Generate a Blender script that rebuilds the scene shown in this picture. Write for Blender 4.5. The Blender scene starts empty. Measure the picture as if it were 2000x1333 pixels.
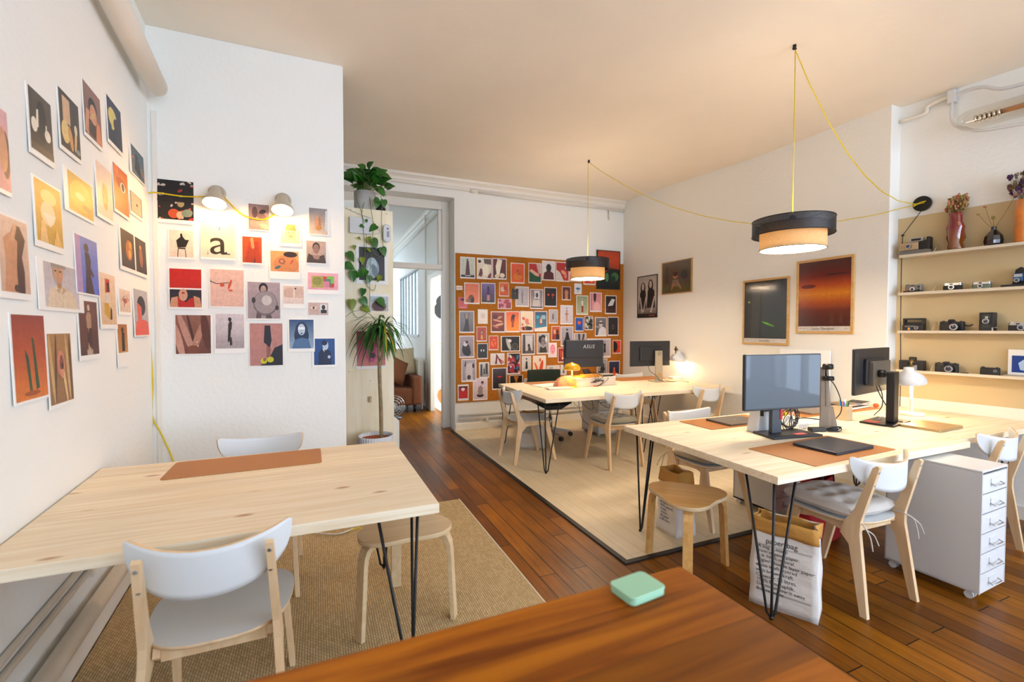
import bpy, bmesh, math, random
from mathutils import Vector, Matrix
R = math.radians
PI = math.pi
random.seed(7)
C = bpy.context.scene.collection
sc = bpy.context.scene

# ------------------------------------------------------------------ camera (16 mm lens on a full frame body)
CAMH = 1.42
FPX, CX, CY, HOR, VX = 889.0, 1000.0, 666.5, 643.0, 620.0
PITCH = math.atan((CY - HOR) / FPX)
YAW = math.atan((CX - VX) * math.cos(PITCH) / FPX)
FW = Vector((math.sin(YAW) * math.cos(PITCH), math.cos(YAW) * math.cos(PITCH), -math.sin(PITCH)))
RT = Vector((math.cos(YAW), -math.sin(YAW), 0))
UP = RT.cross(FW)
CO = Vector((0, 0, CAMH))

def ray(u, v):
    return FW + RT * ((u - CX) / FPX) - UP * ((v - CY) / FPX)
def on_plane(u, v, p0, n):
    d = ray(u, v); p0 = Vector(p0); n = Vector(n)
    return CO + d * ((p0 - CO).dot(n) / d.dot(n))
def Z(u, v, z=0.0): return on_plane(u, v, (0, 0, z), (0, 0, 1))
def Y(u, v, y): return on_plane(u, v, (0, y, 0), (0, 1, 0))
def X(u, v, x): return on_plane(u, v, (x, 0, 0), (1, 0, 0))

cd = bpy.data.cameras.new('camera'); cam = bpy.data.objects.new('camera', cd); C.objects.link(cam)
cam.location = CO
cam.rotation_euler = (R(90) - PITCH, 0, -YAW)
cd.sensor_width = 36; cd.lens = FPX / 2000 * 36; cd.clip_start = 0.03
cd.dof.use_dof = True; cd.dof.focus_distance = 3.4; cd.dof.aperture_fstop = 2.4
sc.camera = cam

# ------------------------------------------------------------------ colours and materials
def lin(h):
    if isinstance(h, (tuple, list)): return tuple(h[:3])
    h = h.lstrip('#'); v = [int(h[i:i + 2], 16) / 255 for i in (0, 2, 4)]
    return tuple(x / 12.92 if x <= .04045 else ((x + .055) / 1.055) ** 2.4 for x in v)
MATS = {}
def base_mat(name):
    m = bpy.data.materials.new(name); m.use_nodes = True
    nt = m.node_tree; b = nt.nodes['Principled BSDF']
    return m, nt, b
def mat(name, col='#cccccc', rough=.5, metal=0., bump=0., bscale=60, var=0., vscale=8, coat=0., sheen=0., trans=0., emit=None, es=0.):
    if name in MATS: return MATS[name]
    m, nt, b = base_mat(name)
    c = lin(col)
    b.inputs['Base Color'].default_value = (*c, 1)
    b.inputs['Roughness'].default_value = rough
    b.inputs['Metallic'].default_value = metal
    if coat: b.inputs['Coat Weight'].default_value = coat
    if sheen: b.inputs['Sheen Weight'].default_value = sheen
    if trans: b.inputs['Transmission Weight'].default_value = trans
    if emit: b.inputs['Emission Color'].default_value = (*lin(emit), 1); b.inputs['Emission Strength'].default_value = es
    if var or bump:
        tc = nt.nodes.new('ShaderNodeTexCoord')
        if var:
            n = nt.nodes.new('ShaderNodeTexNoise'); n.inputs['Scale'].default_value = vscale; n.inputs['Detail'].default_value = 5
            nt.links.new(tc.outputs['Object'], n.inputs['Vector'])
            r = nt.nodes.new('ShaderNodeValToRGB')
            r.color_ramp.elements[0].position = .3; r.color_ramp.elements[1].position = .7
            r.color_ramp.elements[0].color = (*[x * (1 - var) for x in c], 1); r.color_ramp.elements[1].color = (*[min(1, x * (1 + var * .6)) for x in c], 1)
            nt.links.new(n.outputs['Fac'], r.inputs['Fac']); nt.links.new(r.outputs['Color'], b.inputs['Base Color'])
        if bump:
            n = nt.nodes.new('ShaderNodeTexNoise'); n.inputs['Scale'].default_value = bscale; n.inputs['Detail'].default_value = 4
            nt.links.new(tc.outputs['Object'], n.inputs['Vector'])
            bp = nt.nodes.new('ShaderNodeBump'); bp.inputs['Strength'].default_value = bump; bp.inputs['Distance'].default_value = .01
            nt.links.new(n.outputs['Fac'], bp.inputs['Height']); nt.links.new(bp.outputs['Normal'], b.inputs['Normal'])
    MATS[name] = m; return m

def wood(name, c1, c2, knot, plank=.12, along='x', rough=.5, stretch=14, knots=1., coat=0., mix=.0, vary=.25, spec=.5):
    """boards glued side by side, grain running along one axis of the object"""
    if name in MATS: return MATS[name]
    m, nt, b = base_mat(name); L = nt.links.new
    tc = nt.nodes.new('ShaderNodeTexCoord'); sp = nt.nodes.new('ShaderNodeSeparateXYZ'); L(tc.outputs['Object'], sp.inputs[0])
    a, o = ('X', 'Y') if along == 'x' else (('Y', 'X') if along == 'y' else ('Z', 'X'))
    def M(op, *ins):
        n = nt.nodes.new('ShaderNodeMath'); n.operation = op
        for i, v in enumerate(ins):
            if isinstance(v, (int, float)): n.inputs[i].default_value = v
            else: L(v, n.inputs[i])
        return n.outputs[0]
    idx = M('FLOOR', M('DIVIDE', sp.outputs[o], plank))
    wn = nt.nodes.new('ShaderNodeTexWhiteNoise'); wn.noise_dimensions = '1D'; L(idx, wn.inputs['W'])
    al = M('ADD', sp.outputs[a], M('MULTIPLY', wn.outputs['Value'], 37.))
    cb = nt.nodes.new('ShaderNodeCombineXYZ'); L(M('MULTIPLY', al, 1.0), cb.inputs[0]); L(M('MULTIPLY', sp.outputs[o], stretch), cb.inputs[1])
    L(M('MULTIPLY', sp.outputs['Z' if along != 'z' else 'Y'], stretch), cb.inputs[2])
    n1 = nt.nodes.new('ShaderNodeTexNoise'); n1.inputs['Scale'].default_value = 2.2; n1.inputs['Detail'].default_value = 7; n1.inputs['Distortion'].default_value = .6
    L(cb.outputs[0], n1.inputs['Vector'])
    r = nt.nodes.new('ShaderNodeValToRGB'); e = r.color_ramp.elements
    e[0].position = .3; e[0].color = (*lin(c1), 1); e[1].position = .72; e[1].color = (*lin(c2), 1)
    L(n1.outputs['Fac'], r.inputs['Fac'])
    # board to board variation
    mx = nt.nodes.new('ShaderNodeMix'); mx.data_type = 'RGBA'; mx.blend_type = 'MULTIPLY'
    L(r.outputs['Color'], mx.inputs['A'])
    v = M('ADD', M('MULTIPLY', wn.outputs['Value'], vary), 1 - vary)
    cc = nt.nodes.new('ShaderNodeCombineXYZ'); L(v, cc.inputs[0]); L(v, cc.inputs[1]); L(v, cc.inputs[2])
    mx.inputs['Factor'].default_value = 1; L(cc.outputs[0], mx.inputs['B'])
    out = mx.outputs['Result']
    if knots:
        cb2 = nt.nodes.new('ShaderNodeCombineXYZ'); L(M('MULTIPLY', al, 3.2), cb2.inputs[0]); L(M('MULTIPLY', sp.outputs[o], 8.), cb2.inputs[1])
        vo = nt.nodes.new('ShaderNodeTexVoronoi'); vo.inputs['Scale'].default_value = 1.; L(cb2.outputs[0], vo.inputs['Vector'])
        sx = nt.nodes.new('ShaderNodeSeparateColor'); L(vo.outputs['Color'], sx.inputs[0])
        gate = M('GREATER_THAN', sx.outputs[0], .3)
        rr = nt.nodes.new('ShaderNodeMapRange'); rr.inputs['From Min'].default_value = .04; rr.inputs['From Max'].default_value = .13
        rr.inputs['To Min'].default_value = knots; rr.inputs['To Max'].default_value = 0; L(vo.outputs['Distance'], rr.inputs['Value'])
        k = nt.nodes.new('ShaderNodeMix'); k.data_type = 'RGBA'; L(M('MULTIPLY', rr.outputs[0], gate), k.inputs['Factor'])
        L(out, k.inputs['A']); k.inputs['B'].default_value = (*lin(knot), 1); out = k.outputs['Result']
    L(out, b.inputs['Base Color']); b.inputs['Roughness'].default_value = rough; b.inputs['Specular IOR Level'].default_value = spec
    if coat: b.inputs['Coat Weight'].default_value = coat; b.inputs['Coat Roughness'].default_value = .18
    MATS[name] = m; return m

def floorboards(name, cols, plank, length, rough=.38, gap='#1c0f06', stain=.5, paint=False):
    m, nt, b = base_mat(name); L = nt.links.new
    tc = nt.nodes.new('ShaderNodeTexCoord'); mp = nt.nodes.new('ShaderNodeMapping'); mp.inputs['Rotation'].default_value = (0, 0, R(90))
    L(tc.outputs['Object'], mp.inputs['Vector'])
    br = nt.nodes.new('ShaderNodeTexBrick'); br.inputs['Scale'].default_value = 1; br.offset = .37; br.offset_frequency = 2; br.squash = 1.3; br.squash_frequency = 3
    br.inputs['Brick Width'].default_value = length; br.inputs['Row Height'].default_value = plank
    br.inputs['Mortar Size'].default_value = .0032 if not paint else .0012; br.inputs['Mortar Smooth'].default_value = .3
    br.inputs['Color1'].default_value = (*lin(cols[0]), 1); br.inputs['Color2'].default_value = (*lin(cols[1]), 1); br.inputs['Mortar'].default_value = (*lin(gap), 1)
    L(mp.outputs[0], br.inputs['Vector'])
    mp2 = nt.nodes.new('ShaderNodeMapping'); mp2.inputs['Scale'].default_value = (22, 1.2, 1); L(tc.outputs['Object'], mp2.inputs['Vector'])
    n = nt.nodes.new('ShaderNodeTexNoise'); n.inputs['Scale'].default_value = 2.; n.inputs['Detail'].default_value = 8; n.inputs['Roughness'].default_value = .65
    L(mp2.outputs[0], n.inputs['Vector'])
    n2 = nt.nodes.new('ShaderNodeTexNoise'); n2.inputs['Scale'].default_value = 1.7; n2.inputs['Detail'].default_value = 6; L(tc.outputs['Object'], n2.inputs['Vector'])
    def mul(src, fac, lo, hi, a=.3, z=.7):
        r = nt.nodes.new('ShaderNodeValToRGB'); r.color_ramp.elements[0].position = a; r.color_ramp.elements[1].position = z
        r.color_ramp.elements[0].color = (lo, lo, lo, 1); r.color_ramp.elements[1].color = (hi, hi, hi, 1)
        L(fac, r.inputs['Fac'])
        x = nt.nodes.new('ShaderNodeMix'); x.data_type = 'RGBA'; x.blend_type = 'MULTIPLY'; x.inputs['Factor'].default_value = 1
        L(src, x.inputs['A']); L(r.outputs['Color'], x.inputs['B']); return x.outputs['Result']
    c = mul(br.outputs['Color'], n.outputs['Fac'], 1 - stain * .7, 1.)
    c = mul(c, n2.outputs['Fac'], 1 - stain * .6, 1.08, .35, .65)
    L(c, b.inputs['Base Color']); b.inputs['Roughness'].default_value = rough; b.inputs['Specular IOR Level'].default_value = .22
    bp = nt.nodes.new('ShaderNodeBump'); bp.inputs['Strength'].default_value = .35; bp.inputs['Distance'].default_value = .002; bp.invert = True
    L(br.outputs['Fac'], bp.inputs['Height']); L(bp.outputs['Normal'], b.inputs['Normal'])
    MATS[name] = m; return m

def rug_mat():
    m, nt, b = base_mat('woven_rug'); L = nt.links.new
    tc = nt.nodes.new('ShaderNodeTexCoord'); mp = nt.nodes.new('ShaderNodeMapping'); mp.inputs['Rotation'].default_value = (0, 0, R(90)); L(tc.outputs['Object'], mp.inputs['Vector'])
    br = nt.nodes.new('ShaderNodeTexBrick'); br.inputs['Scale'].default_value = 1; br.inputs['Brick Width'].default_value = .022; br.inputs['Row Height'].default_value = .011
    br.inputs['Mortar Size'].default_value = .0016; br.inputs['Mortar Smooth'].default_value = .8
    br.inputs['Color1'].default_value = (*lin('#cdb386'), 1); br.inputs['Color2'].default_value = (*lin('#b89e70'), 1); br.inputs['Mortar'].default_value = (*lin('#7c6a48'), 1)
    L(mp.outputs[0], br.inputs['Vector']); L(br.outputs['Color'], b.inputs['Base Color']); b.inputs['Roughness'].default_value = .95
    bp = nt.nodes.new('ShaderNodeBump'); bp.invert = True; bp.inputs['Strength'].default_value = .8; bp.inputs['Distance'].default_value = .003
    L(br.outputs['Fac'], bp.inputs['Height']); L(bp.outputs['Normal'], b.inputs['Normal'])
    return m
def attr_mat(name, rough):
    m, nt, b = base_mat(name); a = nt.nodes.new('ShaderNodeAttribute'); a.attribute_name = 'Col'
    tc = nt.nodes.new('ShaderNodeTexCoord'); n = nt.nodes.new('ShaderNodeTexNoise'); n.inputs['Scale'].default_value = 38; n.inputs['Detail'].default_value = 6; n.inputs['Roughness'].default_value = .7
    nt.links.new(tc.outputs['Object'], n.inputs['Vector']); r = nt.nodes.new('ShaderNodeMapRange'); r.inputs['From Min'].default_value = .3; r.inputs['From Max'].default_value = .7; r.inputs['To Min'].default_value = .80; r.inputs['To Max'].default_value = 1.12
    nt.links.new(n.outputs['Fac'], r.inputs['Value']); v = nt.nodes.new('ShaderNodeVectorMath'); v.operation = 'SCALE'; nt.links.new(a.outputs['Color'], v.inputs[0])
    # the white paper border stays even: only the inked colours carry the grain
    sp = nt.nodes.new('ShaderNodeSeparateColor'); sp.mode = 'HSV'; nt.links.new(a.outputs['Color'], sp.inputs[0]); g = nt.nodes.new('ShaderNodeMath'); g.operation = 'LESS_THAN'; g.inputs[1].default_value = .8; nt.links.new(sp.outputs[2], g.inputs[0])
    mx = nt.nodes.new('ShaderNodeMix'); mx.inputs['A'].default_value = 1.; nt.links.new(g.outputs[0], mx.inputs['Factor']); nt.links.new(r.outputs[0], mx.inputs['B']); nt.links.new(mx.outputs['Result'], v.inputs['Scale'])
    nt.links.new(v.outputs[0], b.inputs['Base Color']); b.inputs['Roughness'].default_value = rough
    return m
def cork_mat():
    m, nt, b = base_mat('cork'); L = nt.links.new
    tc = nt.nodes.new('ShaderNodeTexCoord'); n = nt.nodes.new('ShaderNodeTexNoise'); n.inputs['Scale'].default_value = 110; n.inputs['Detail'].default_value = 5; n.inputs['Roughness'].default_value = .8
    L(tc.outputs['Object'], n.inputs['Vector']); r = nt.nodes.new('ShaderNodeValToRGB'); e = r.color_ramp.elements
    e[0].position = .35; e[0].color = (*lin('#7e4406'), 1); e[1].position = .62; e[1].color = (*lin('#c87c1a'), 1)
    L(n.outputs['Fac'], r.inputs['Fac']); L(r.outputs['Color'], b.inputs['Base Color']); b.inputs['Roughness'].default_value = .9
    return m
def shade_mat(name, col, trans=.5):
    m, nt, b = base_mat(name); L = nt.links.new
    tc = nt.nodes.new('ShaderNodeTexCoord'); mp = nt.nodes.new('ShaderNodeMapping'); mp.inputs['Scale'].default_value = (60, 60, 420); L(tc.outputs['Object'], mp.inputs['Vector'])
    n = nt.nodes.new('ShaderNodeTexNoise'); n.inputs['Scale'].default_value = 1; n.inputs['Detail'].default_value = 3; L(mp.outputs[0], n.inputs['Vector'])
    r = nt.nodes.new('ShaderNodeValToRGB'); c = lin(col); r.color_ramp.elements[0].color = (*[x * .75 for x in c], 1); r.color_ramp.elements[1].color = (*c, 1)
    r.color_ramp.elements[0].position = .3; r.color_ramp.elements[1].position = .7
    L(n.outputs['Fac'], r.inputs['Fac']); L(r.outputs['Color'], b.inputs['Base Color']); b.inputs['Roughness'].default_value = .9
    t = nt.nodes.new('ShaderNodeBsdfTranslucent'); L(r.outputs['Color'], t.inputs['Color'])
    mx = nt.nodes.new('ShaderNodeMixShader'); mx.inputs[0].default_value = trans
    o = nt.nodes['Material Output']; L(b.outputs[0], mx.inputs[1]); L(t.outputs[0], mx.inputs[2]); L(mx.outputs[0], o.inputs['Surface'])
    return m
def glass_mat(name, tint='#ffffff', fac=.12, rough=.02):
    m, nt, b = base_mat(name); L = nt.links.new
    t = nt.nodes.new('ShaderNodeBsdfTransparent'); t.inputs['Color'].default_value = (*lin(tint), 1)
    g = nt.nodes.new('ShaderNodeBsdfGlossy'); g.inputs['Roughness'].default_value = rough
    mx = nt.nodes.new('ShaderNodeMixShader'); mx.inputs[0].default_value = fac
    o = nt.nodes['Material Output']; L(t.outputs[0], mx.inputs[1]); L(g.outputs[0], mx.inputs[2]); L(mx.outputs[0], o.inputs['Surface'])
    return m

WALL = mat('painted_wall', '#edede8', .85, bump=.25, bscale=35)
CEIL = mat('ceiling_paint', '#f3eada', .9, bump=.2, bscale=20, var=.04, vscale=1.2)
TRIM = mat('gloss_trim_paint', '#e8e2d6', .5, bump=.1, bscale=25)
BEIGE = mat('beige_panel', '#c9b48a', .8)
SHELFP = mat('shelf_paint', '#d8ccb5', .6)
PINE = wood('spruce_board', '#e8d2ac', '#faefd8', '#a8703a', .12, 'x', .55, 22, .85, vary=.1)
PINEY = wood('spruce_panel', '#f4e4be', '#fdf4dc', '#c29a62', .6, 'z', .6, 5, .0, vary=.04)
PINED = wood('spruce_cleat', '#bb8a4c', '#d6a868', '#8a5a2a', .14, 'x', .6, 16, .3, vary=.08)
BIRCH = wood('birch', '#d9b689', '#e8cda6', '#b08050', .5, 'z', .45, 10, 0, vary=.05)
BIRCHD = wood('birch_veneer', '#c9954f', '#dcae6c', '#b08050', .5, 'x', .4, 10, 0, vary=.05)
BIRCHM = wood('birch_light_veneer', '#c8ac82', '#d8c09a', '#b08050', .5, 'x', .4, 10, 0, vary=.05)
BLOCK = wood('oiled_block_wood', '#7e3c04', '#c0700e', '#401a02', .115, 'x', .5, 12, .5, vary=.5, spec=.18)
OAK = floorboards('oak_floorboards', ('#b06a0a', '#7e4606'), .105, 1.15, .36, stain=.7)
PAINTED = floorboards('white_painted_boards', ('#dfd0b2', '#dac9a8'), .105, 1.15, .45, gap='#a89a80', stain=.14, paint=True)
BLACK = mat('black_metal', '#181818', .45, .3)
STEEL = mat('brushed_steel', '#b8b8b4', .3, 1.)
DKPLA = mat('dark_plastic', '#232326', .45)
BLKPLA = mat('black_plastic', '#121214', .4)
WHITEP = mat('white_lacquer', '#d4d5d6', .35)
WHLAM = mat('white_laminate', '#d8dcde', .4)
YCORD = mat('yellow_cord', '#e0c400', .6, bump=.4, bscale=500)
LEATHER = mat('tan_leather', '#ae7238', .55, bump=.12, bscale=300)
KRAFT = mat('brown_kraft_paper', '#c08a3e', .8, bump=.5, bscale=25)
PAPERW = mat('white_bag_paper', '#dcd6cf', .8, bump=.8, bscale=14)
PAPER = mat('white_paper', '#eeebe6', .7)
INK = mat('print_ink', '#2a2724', .8)
PRINT = attr_mat('photo_print_paper', .45)
CORK = cork_mat(); RUG = rug_mat()

# ------------------------------------------------------------------ mesh building
class MB:
    def __init__(s): s.v = []; s.f = []; s.m = []; s.sm = []; s.mats = []; s.c = {}
    def mi(s, m):
        if m not in s.mats: s.mats.append(m)
        return s.mats.index(m)
    def add(s, vs, fs, m, smooth=False, M=None):
        o = len(s.v); k = s.mi(m)
        for p in vs:
            p = Vector(p); s.v.append(M @ p if M else p)
        for f in fs: s.f.append([i + o for i in f]); s.m.append(k); s.sm.append(smooth)
        return o
    def box(s, x0, y0, z0, x1, y1, z1, m, M=None):
        vs = [(x, y, z) for z in (z0, z1) for y in (y0, y1) for x in (x0, x1)]
        s.add(vs, [(0, 2, 3, 1), (4, 5, 7, 6), (0, 1, 5, 4), (2, 6, 7, 3), (0, 4, 6, 2), (1, 3, 7, 5)], m, False, M); return s
    def prism(s, poly, axis, a, b, m, M=None, smooth=False, sidem=None, shear=None):
        """polygon (list of 2D) extruded along an axis from a to b"""
        n = len(poly)
        def pt(p, t):
            q = {'x': (t, p[0], p[1]), 'y': (p[0], t, p[1]), 'z': (p[0], p[1], t)}[axis]
            return shear(q) if shear else q
        vs = [pt(p, a) for p in poly] + [pt(p, b) for p in poly]
        o = s.add(vs, [list(range(n))[::-1], [n + i for i in range(n)]], m, False, M)
        k = s.mi(sidem or m)
        for i in range(n):
            j = (i + 1) % n; s.f.append([o + i, o + j, o + n + j, o + n + i]); s.m.append(k); s.sm.append(smooth)
        return s
    def cyl(s, p0, p1, r0, r1=None, m=None, seg=16, caps=True, smooth=True):
        r1 = r0 if r1 is None else r1
        p0 = Vector(p0); p1 = Vector(p1); d = (p1 - p0).normalized()
        a = d.orthogonal().normalized(); b = d.cross(a)
        vs = []
        for p, r in ((p0, r0), (p1, r1)):
            for i in range(seg): t = 2 * PI * i / seg; vs.append(p + (a * math.cos(t) + b * math.sin(t)) * r)
        fs = [(i, (i + 1) % seg, seg + (i + 1) % seg, seg + i) for i in range(seg)]
        o = s.add(vs, fs, m, smooth)
        if caps:
            k = s.mi(m); s.f += [[o + i for i in range(seg)][::-1], [o + seg + i for i in range(seg)]]; s.m += [k, k]; s.sm += [False, False]
        return s
    def lathe(s, prof, m, c=(0, 0, 0), seg=32, smooth=True, fn=None, M=None):
        """profile [(r,z)...] about z through c"""
        vs = []; n = len(prof)
        for (r, z) in prof:
            for i in range(seg):
                t = 2 * PI * i / seg; rr = fn(r, z, t) if fn else r
                vs.append((c[0] + rr * math.cos(t), c[1] + rr * math.sin(t), c[2] + z))
        fs = [(j * seg + i, j * seg + (i + 1) % seg, (j + 1) * seg + (i + 1) % seg, (j + 1) * seg + i) for j in range(n - 1) for i in range(seg)]
        s.add(vs, fs, m, smooth, M); return s
    def tube(s, pts, r, m, seg=8, caps=True):
        pts = [Vector(p) for p in pts]; n = len(pts)
        vs = []; up = None
        for i, p in enumerate(pts):
            d = (pts[min(i + 1, n - 1)] - pts[max(i - 1, 0)]).normalized()
            if up is None: up = d.orthogonal().normalized()
            up = (up - d * up.dot(d))
            up = up.normalized() if up.length > 1e-6 else d.orthogonal().normalized()
            b = d.cross(up); rr = r[i] if isinstance(r, (list, tuple)) else r
            for k in range(seg): t = 2 * PI * k / seg; vs.append(p + (up * math.cos(t) + b * math.sin(t)) * rr)
        fs = [(j * seg + i, j * seg + (i + 1) % seg, (j + 1) * seg + (i + 1) % seg, (j + 1) * seg + i) for j in range(n - 1) for i in range(seg)]
        o = s.add(vs, fs, m, True)
        if caps:
            k = s.mi(m); s.f += [[o + i for i in range(seg)][::-1], [o + (n - 1) * seg + i for i in range(seg)]]; s.m += [k, k]; s.sm += [False] * 2
        return s
    def ball(s, c, rx, ry, rz, m, seg=16, rings=10):
        prof = [(max(1e-4, math.sin(PI * j / rings)), -math.cos(PI * j / rings)) for j in range(rings + 1)]
        M = Matrix.Translation(c) @ Matrix.Diagonal((rx, ry, rz, 1))
        return s.lathe(prof, m, seg=seg, M=M)
    def grid(s, fn, nu, nv, m, thick=0, smooth=True, edgem=None):
        """fn(i/nu, j/nv)->(point, normal); with thickness a closed sheet"""
        A = [[fn(i / nu, j / nv) for i in range(nu + 1)] for j in range(nv + 1)]
        W = nu + 1
        vs = [Vector(A[j][i][0]) for j in range(nv + 1) for i in range(W)]
        fs = [(j * W + i, j * W + i + 1, (j + 1) * W + i + 1, (j + 1) * W + i) for j in range(nv) for i in range(nu)]
        if not thick: s.add(vs, fs, m, smooth); return s
        back = [Vector(A[j][i][0]) - Vector(A[j][i][1]) * thick for j in range(nv + 1) for i in range(W)]
        N = len(vs); o = s.add(vs + back, fs + [tuple(N + q for q in reversed(f)) for f in fs], m, smooth)
        ring = [i for i in range(W)] + [j * W + nu for j in range(1, nv + 1)] + [nv * W + i for i in range(nu - 1, -1, -1)] + [j * W for j in range(nv - 1, 0, -1)]
        k = s.mi(edgem or m)
        for q in range(len(ring)):
            a, b = ring[q], ring[(q + 1) % len(ring)]
            s.f.append([o + b, o + a, o + N + a, o + N + b]); s.m.append(k); s.sm.append(False)
        return s
    def build(s, name, parent=None, bevel=0, subsurf=0, loc=None, rz=None, rot=None, seg=2):
        me = bpy.data.meshes.new(name); me.from_pydata([tuple(p) for p in s.v], [], s.f)
        for m in s.mats: me.materials.append(m)
        me.polygons.foreach_set('material_index', s.m); me.polygons.foreach_set('use_smooth', s.sm)
        bm = bmesh.new(); bm.from_mesh(me); bmesh.ops.recalc_face_normals(bm, faces=bm.faces); bm.to_mesh(me); bm.free()
        me.update()
        o = bpy.data.objects.new(name, me); C.objects.link(o)
        if parent: o.parent = parent
        if loc is not None: o.location = loc
        if rz is not None: o.rotation_euler = (0, 0, rz)
        if rot is not None: o.rotation_euler = rot
        if bevel:
            b = o.modifiers.new('bevel', 'BEVEL'); b.width = bevel; b.segments = seg; b.limit_method = 'ANGLE'; b.angle_limit = R(35)
        if subsurf:
            b = o.modifiers.new('sub', 'SUBSURF'); b.levels = subsurf; b.render_levels = subsurf
        return o

USED = {}
def tag(o, label, cat, group=None, kind=None):
    o['label'] = label; o['category'] = cat
    if group: o['group'] = group
    if kind: o['kind'] = kind
    USED.setdefault(label, []).append(o.name)
    return o
def thing(name, label, cat, loc=(0, 0, 0), rz=0, group=None):
    o = bpy.data.objects.new(name, None); C.objects.link(o); o.empty_display_size = .1
    o.location = loc; o.rotation_euler = (0, 0, rz); return tag(o, label, cat, group)
def struct(name, mb, **k):
    o = mb.build(name, **k); o['kind'] = 'structure'; return o
def copy_tree(o, parent=None):
    c = o.copy(); C.objects.link(c)
    if parent: c.parent = parent
    for ch in list(o.children): copy_tree(ch, c)
    return c
def rrect(x0, y0, x1, y1, r, n=5):
    P = []
    for cx, cy, a in ((x1 - r, y1 - r, 0), (x0 + r, y1 - r, 90), (x0 + r, y0 + r, 180), (x1 - r, y0 + r, 270)):
        for i in range(n + 1): t = R(a + 90 * i / n); P.append((cx + r * math.cos(t), cy + r * math.sin(t)))
    return P
def text_mesh(s, size, align='LEFT', spacing=1.0, line=1.0, shear=0.):
    """flat lettering in the local x/z plane facing -y, as raw vertices and faces"""
    cu = bpy.data.curves.new('t', 'FONT'); cu.body = s; cu.size = size; cu.align_x = align; cu.space_character = spacing; cu.space_line = line; cu.shear = shear
    cu.resolution_u = 3
    o = bpy.data.objects.new('t', cu); me = bpy.data.meshes.new_from_object(o)
    vs = [(v.co.x, 0, v.co.y) for v in me.vertices]; fs = [tuple(p.vertices) for p in me.polygons]
    bpy.data.objects.remove(o); bpy.data.curves.remove(cu); bpy.data.meshes.remove(me)
    return vs, fs
def catmull(P, n=8):
    P = [Vector(p) for p in P]; out = []
    Q = [P[0] * 2 - P[1]] + P + [P[-1] * 2 - P[-2]]
    for i in range(1, len(Q) - 2):
        for k in range(n):
            t = k / n; a, b, c, d = Q[i - 1], Q[i], Q[i + 1], Q[i + 2]
            out.append(.5 * ((2 * b) + (c - a) * t + (2 * a - 5 * b + 4 * c - d) * t * t + (3 * b - a - 3 * c + d) * t ** 3))
    out.append(P[-1]); return out

# ================================================================== THE ROOM
YB, XR, ZC, YP = 6.117, 4.578, 3.47, 3.835
def XL(y): return -1.045 + .06 * (YP - y)
LTH = math.atan2(1, -.06)                       # direction of the left wall, seen left to right
NTH = math.atan2(-.991, .1339)                  # direction of the niche wall
N0 = Vector((4.712, 2.37, 0)); ND = Vector((.1339, -.991, 0)); NN = Vector((-.991, -.1339, 0))
WALLS = {'left': (Vector((XL(0), 0, 0)), LTH), 'partition': (Vector((-1, YP, 0)), 0.), 'back': (Vector((0, YB, 0)), 0.),
         'right': (Vector((XR, 6, 0)), -PI / 2), 'niche': (N0, NTH), 'panel': (Vector((0, 4.75, 0)), 0.)}
def wpt(w, u, v, off=0.):
    p0, th = WALLS[w]; n = Vector((math.sin(th), -math.cos(th), 0))
    return on_plane(u, v, p0 + n * off, n)

mb = MB(); mb.box(-2.2, -4.2, -.1, 5.9, YB, 0, OAK); struct('floor', mb)
mb = MB(); mb.box(-1.5, YB, -.1, 1.95, 12.5, 0, OAK); mb.box(1.95, 6.6, -.1, 5, 12.5, 0, mat('pale_tile', '#d8d4cc', .3)); struct('floor', mb)
def sst(t): t = max(0, min(1, t)); return t * t * (3 - 2 * t)
def ceil_f(u, v):
    x, y = -2.2 + 7.9 * u, -4.2 + (YB + 4.2) * v; return (x, y, ZC - .115 * sst((x - 3.2) / 1.4) * sst((YB - y) / 3.0)), (0, 0, -1)
mb = MB(); mb.grid(ceil_f, 60, 60, CEIL); mb.box(-2.2, -4.2, ZC + .02, 5.7, YB, ZC + .1, CEIL); struct('ceiling', mb)
mb = MB(); mb.box(-1.5, YB + .3, ZC, 5, 12.5, ZC + .1, WALL); struct('ceiling', mb)
# left wall, slightly out of square
mb = MB(); mb.prism([(XL(-4.2), -4.2), (XL(YP), YP), (XL(YP) - .2, YP), (XL(-4.2) - .3, -4.2)], 'z', 0, ZC, WALL); struct('wall_left', mb)
mb = MB(); mb.box(-1.3, YP, 0, .203, YP + .16, ZC, WALL); struct('wall_partition', mb, bevel=.004)
# back wall with the opening to the hall
mb = MB(); mb.box(1.75, YB, 0, XR + .3, YB + .38, ZC, WALL); mb.box(-1.3, YB, 3.225, 1.75, YB + .38, ZC, WALL); mb.box(-1.3, YB, 0, .1, YB + .38, 3.225, WALL); struct('wall_back', mb)
mb = MB(); mb.box(-1.3, YP + .16, 0, -1.2, YB, ZC, WALL); struct('wall_alcove', mb)
mb = MB(); mb.box(XR, 2.37, 0, XR + .4, YB, ZC, WALL); struct('wall_right', mb, bevel=.006)
def nb(s0, s1, z0, z1, o0, o1, m, mb):   # box in niche wall coordinates: along, height, distance from the wall
    P = lambda s, o: tuple((N0 + ND * s + NN * o)[:2])
    mb.prism([P(s0, o0), P(s1, o0), P(s1, o1), P(s0, o1)], 'z', z0, z1, m); return mb
mb = nb(-.1, 2.7, 0, ZC, -.2, 0, WALL, MB()); nb(2.7, 6.7, 0, .5, -.2, 0, WALL, mb); nb(2.7, 6.7, 3.1, ZC, -.2, 0, WALL, mb); nb(4.2, 4.7, .5, 3.1, -.2, 0, WALL, mb); nb(6.2, 6.7, .5, 3.1, -.2, 0, WALL, mb); struct('wall_niche', mb)
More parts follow.
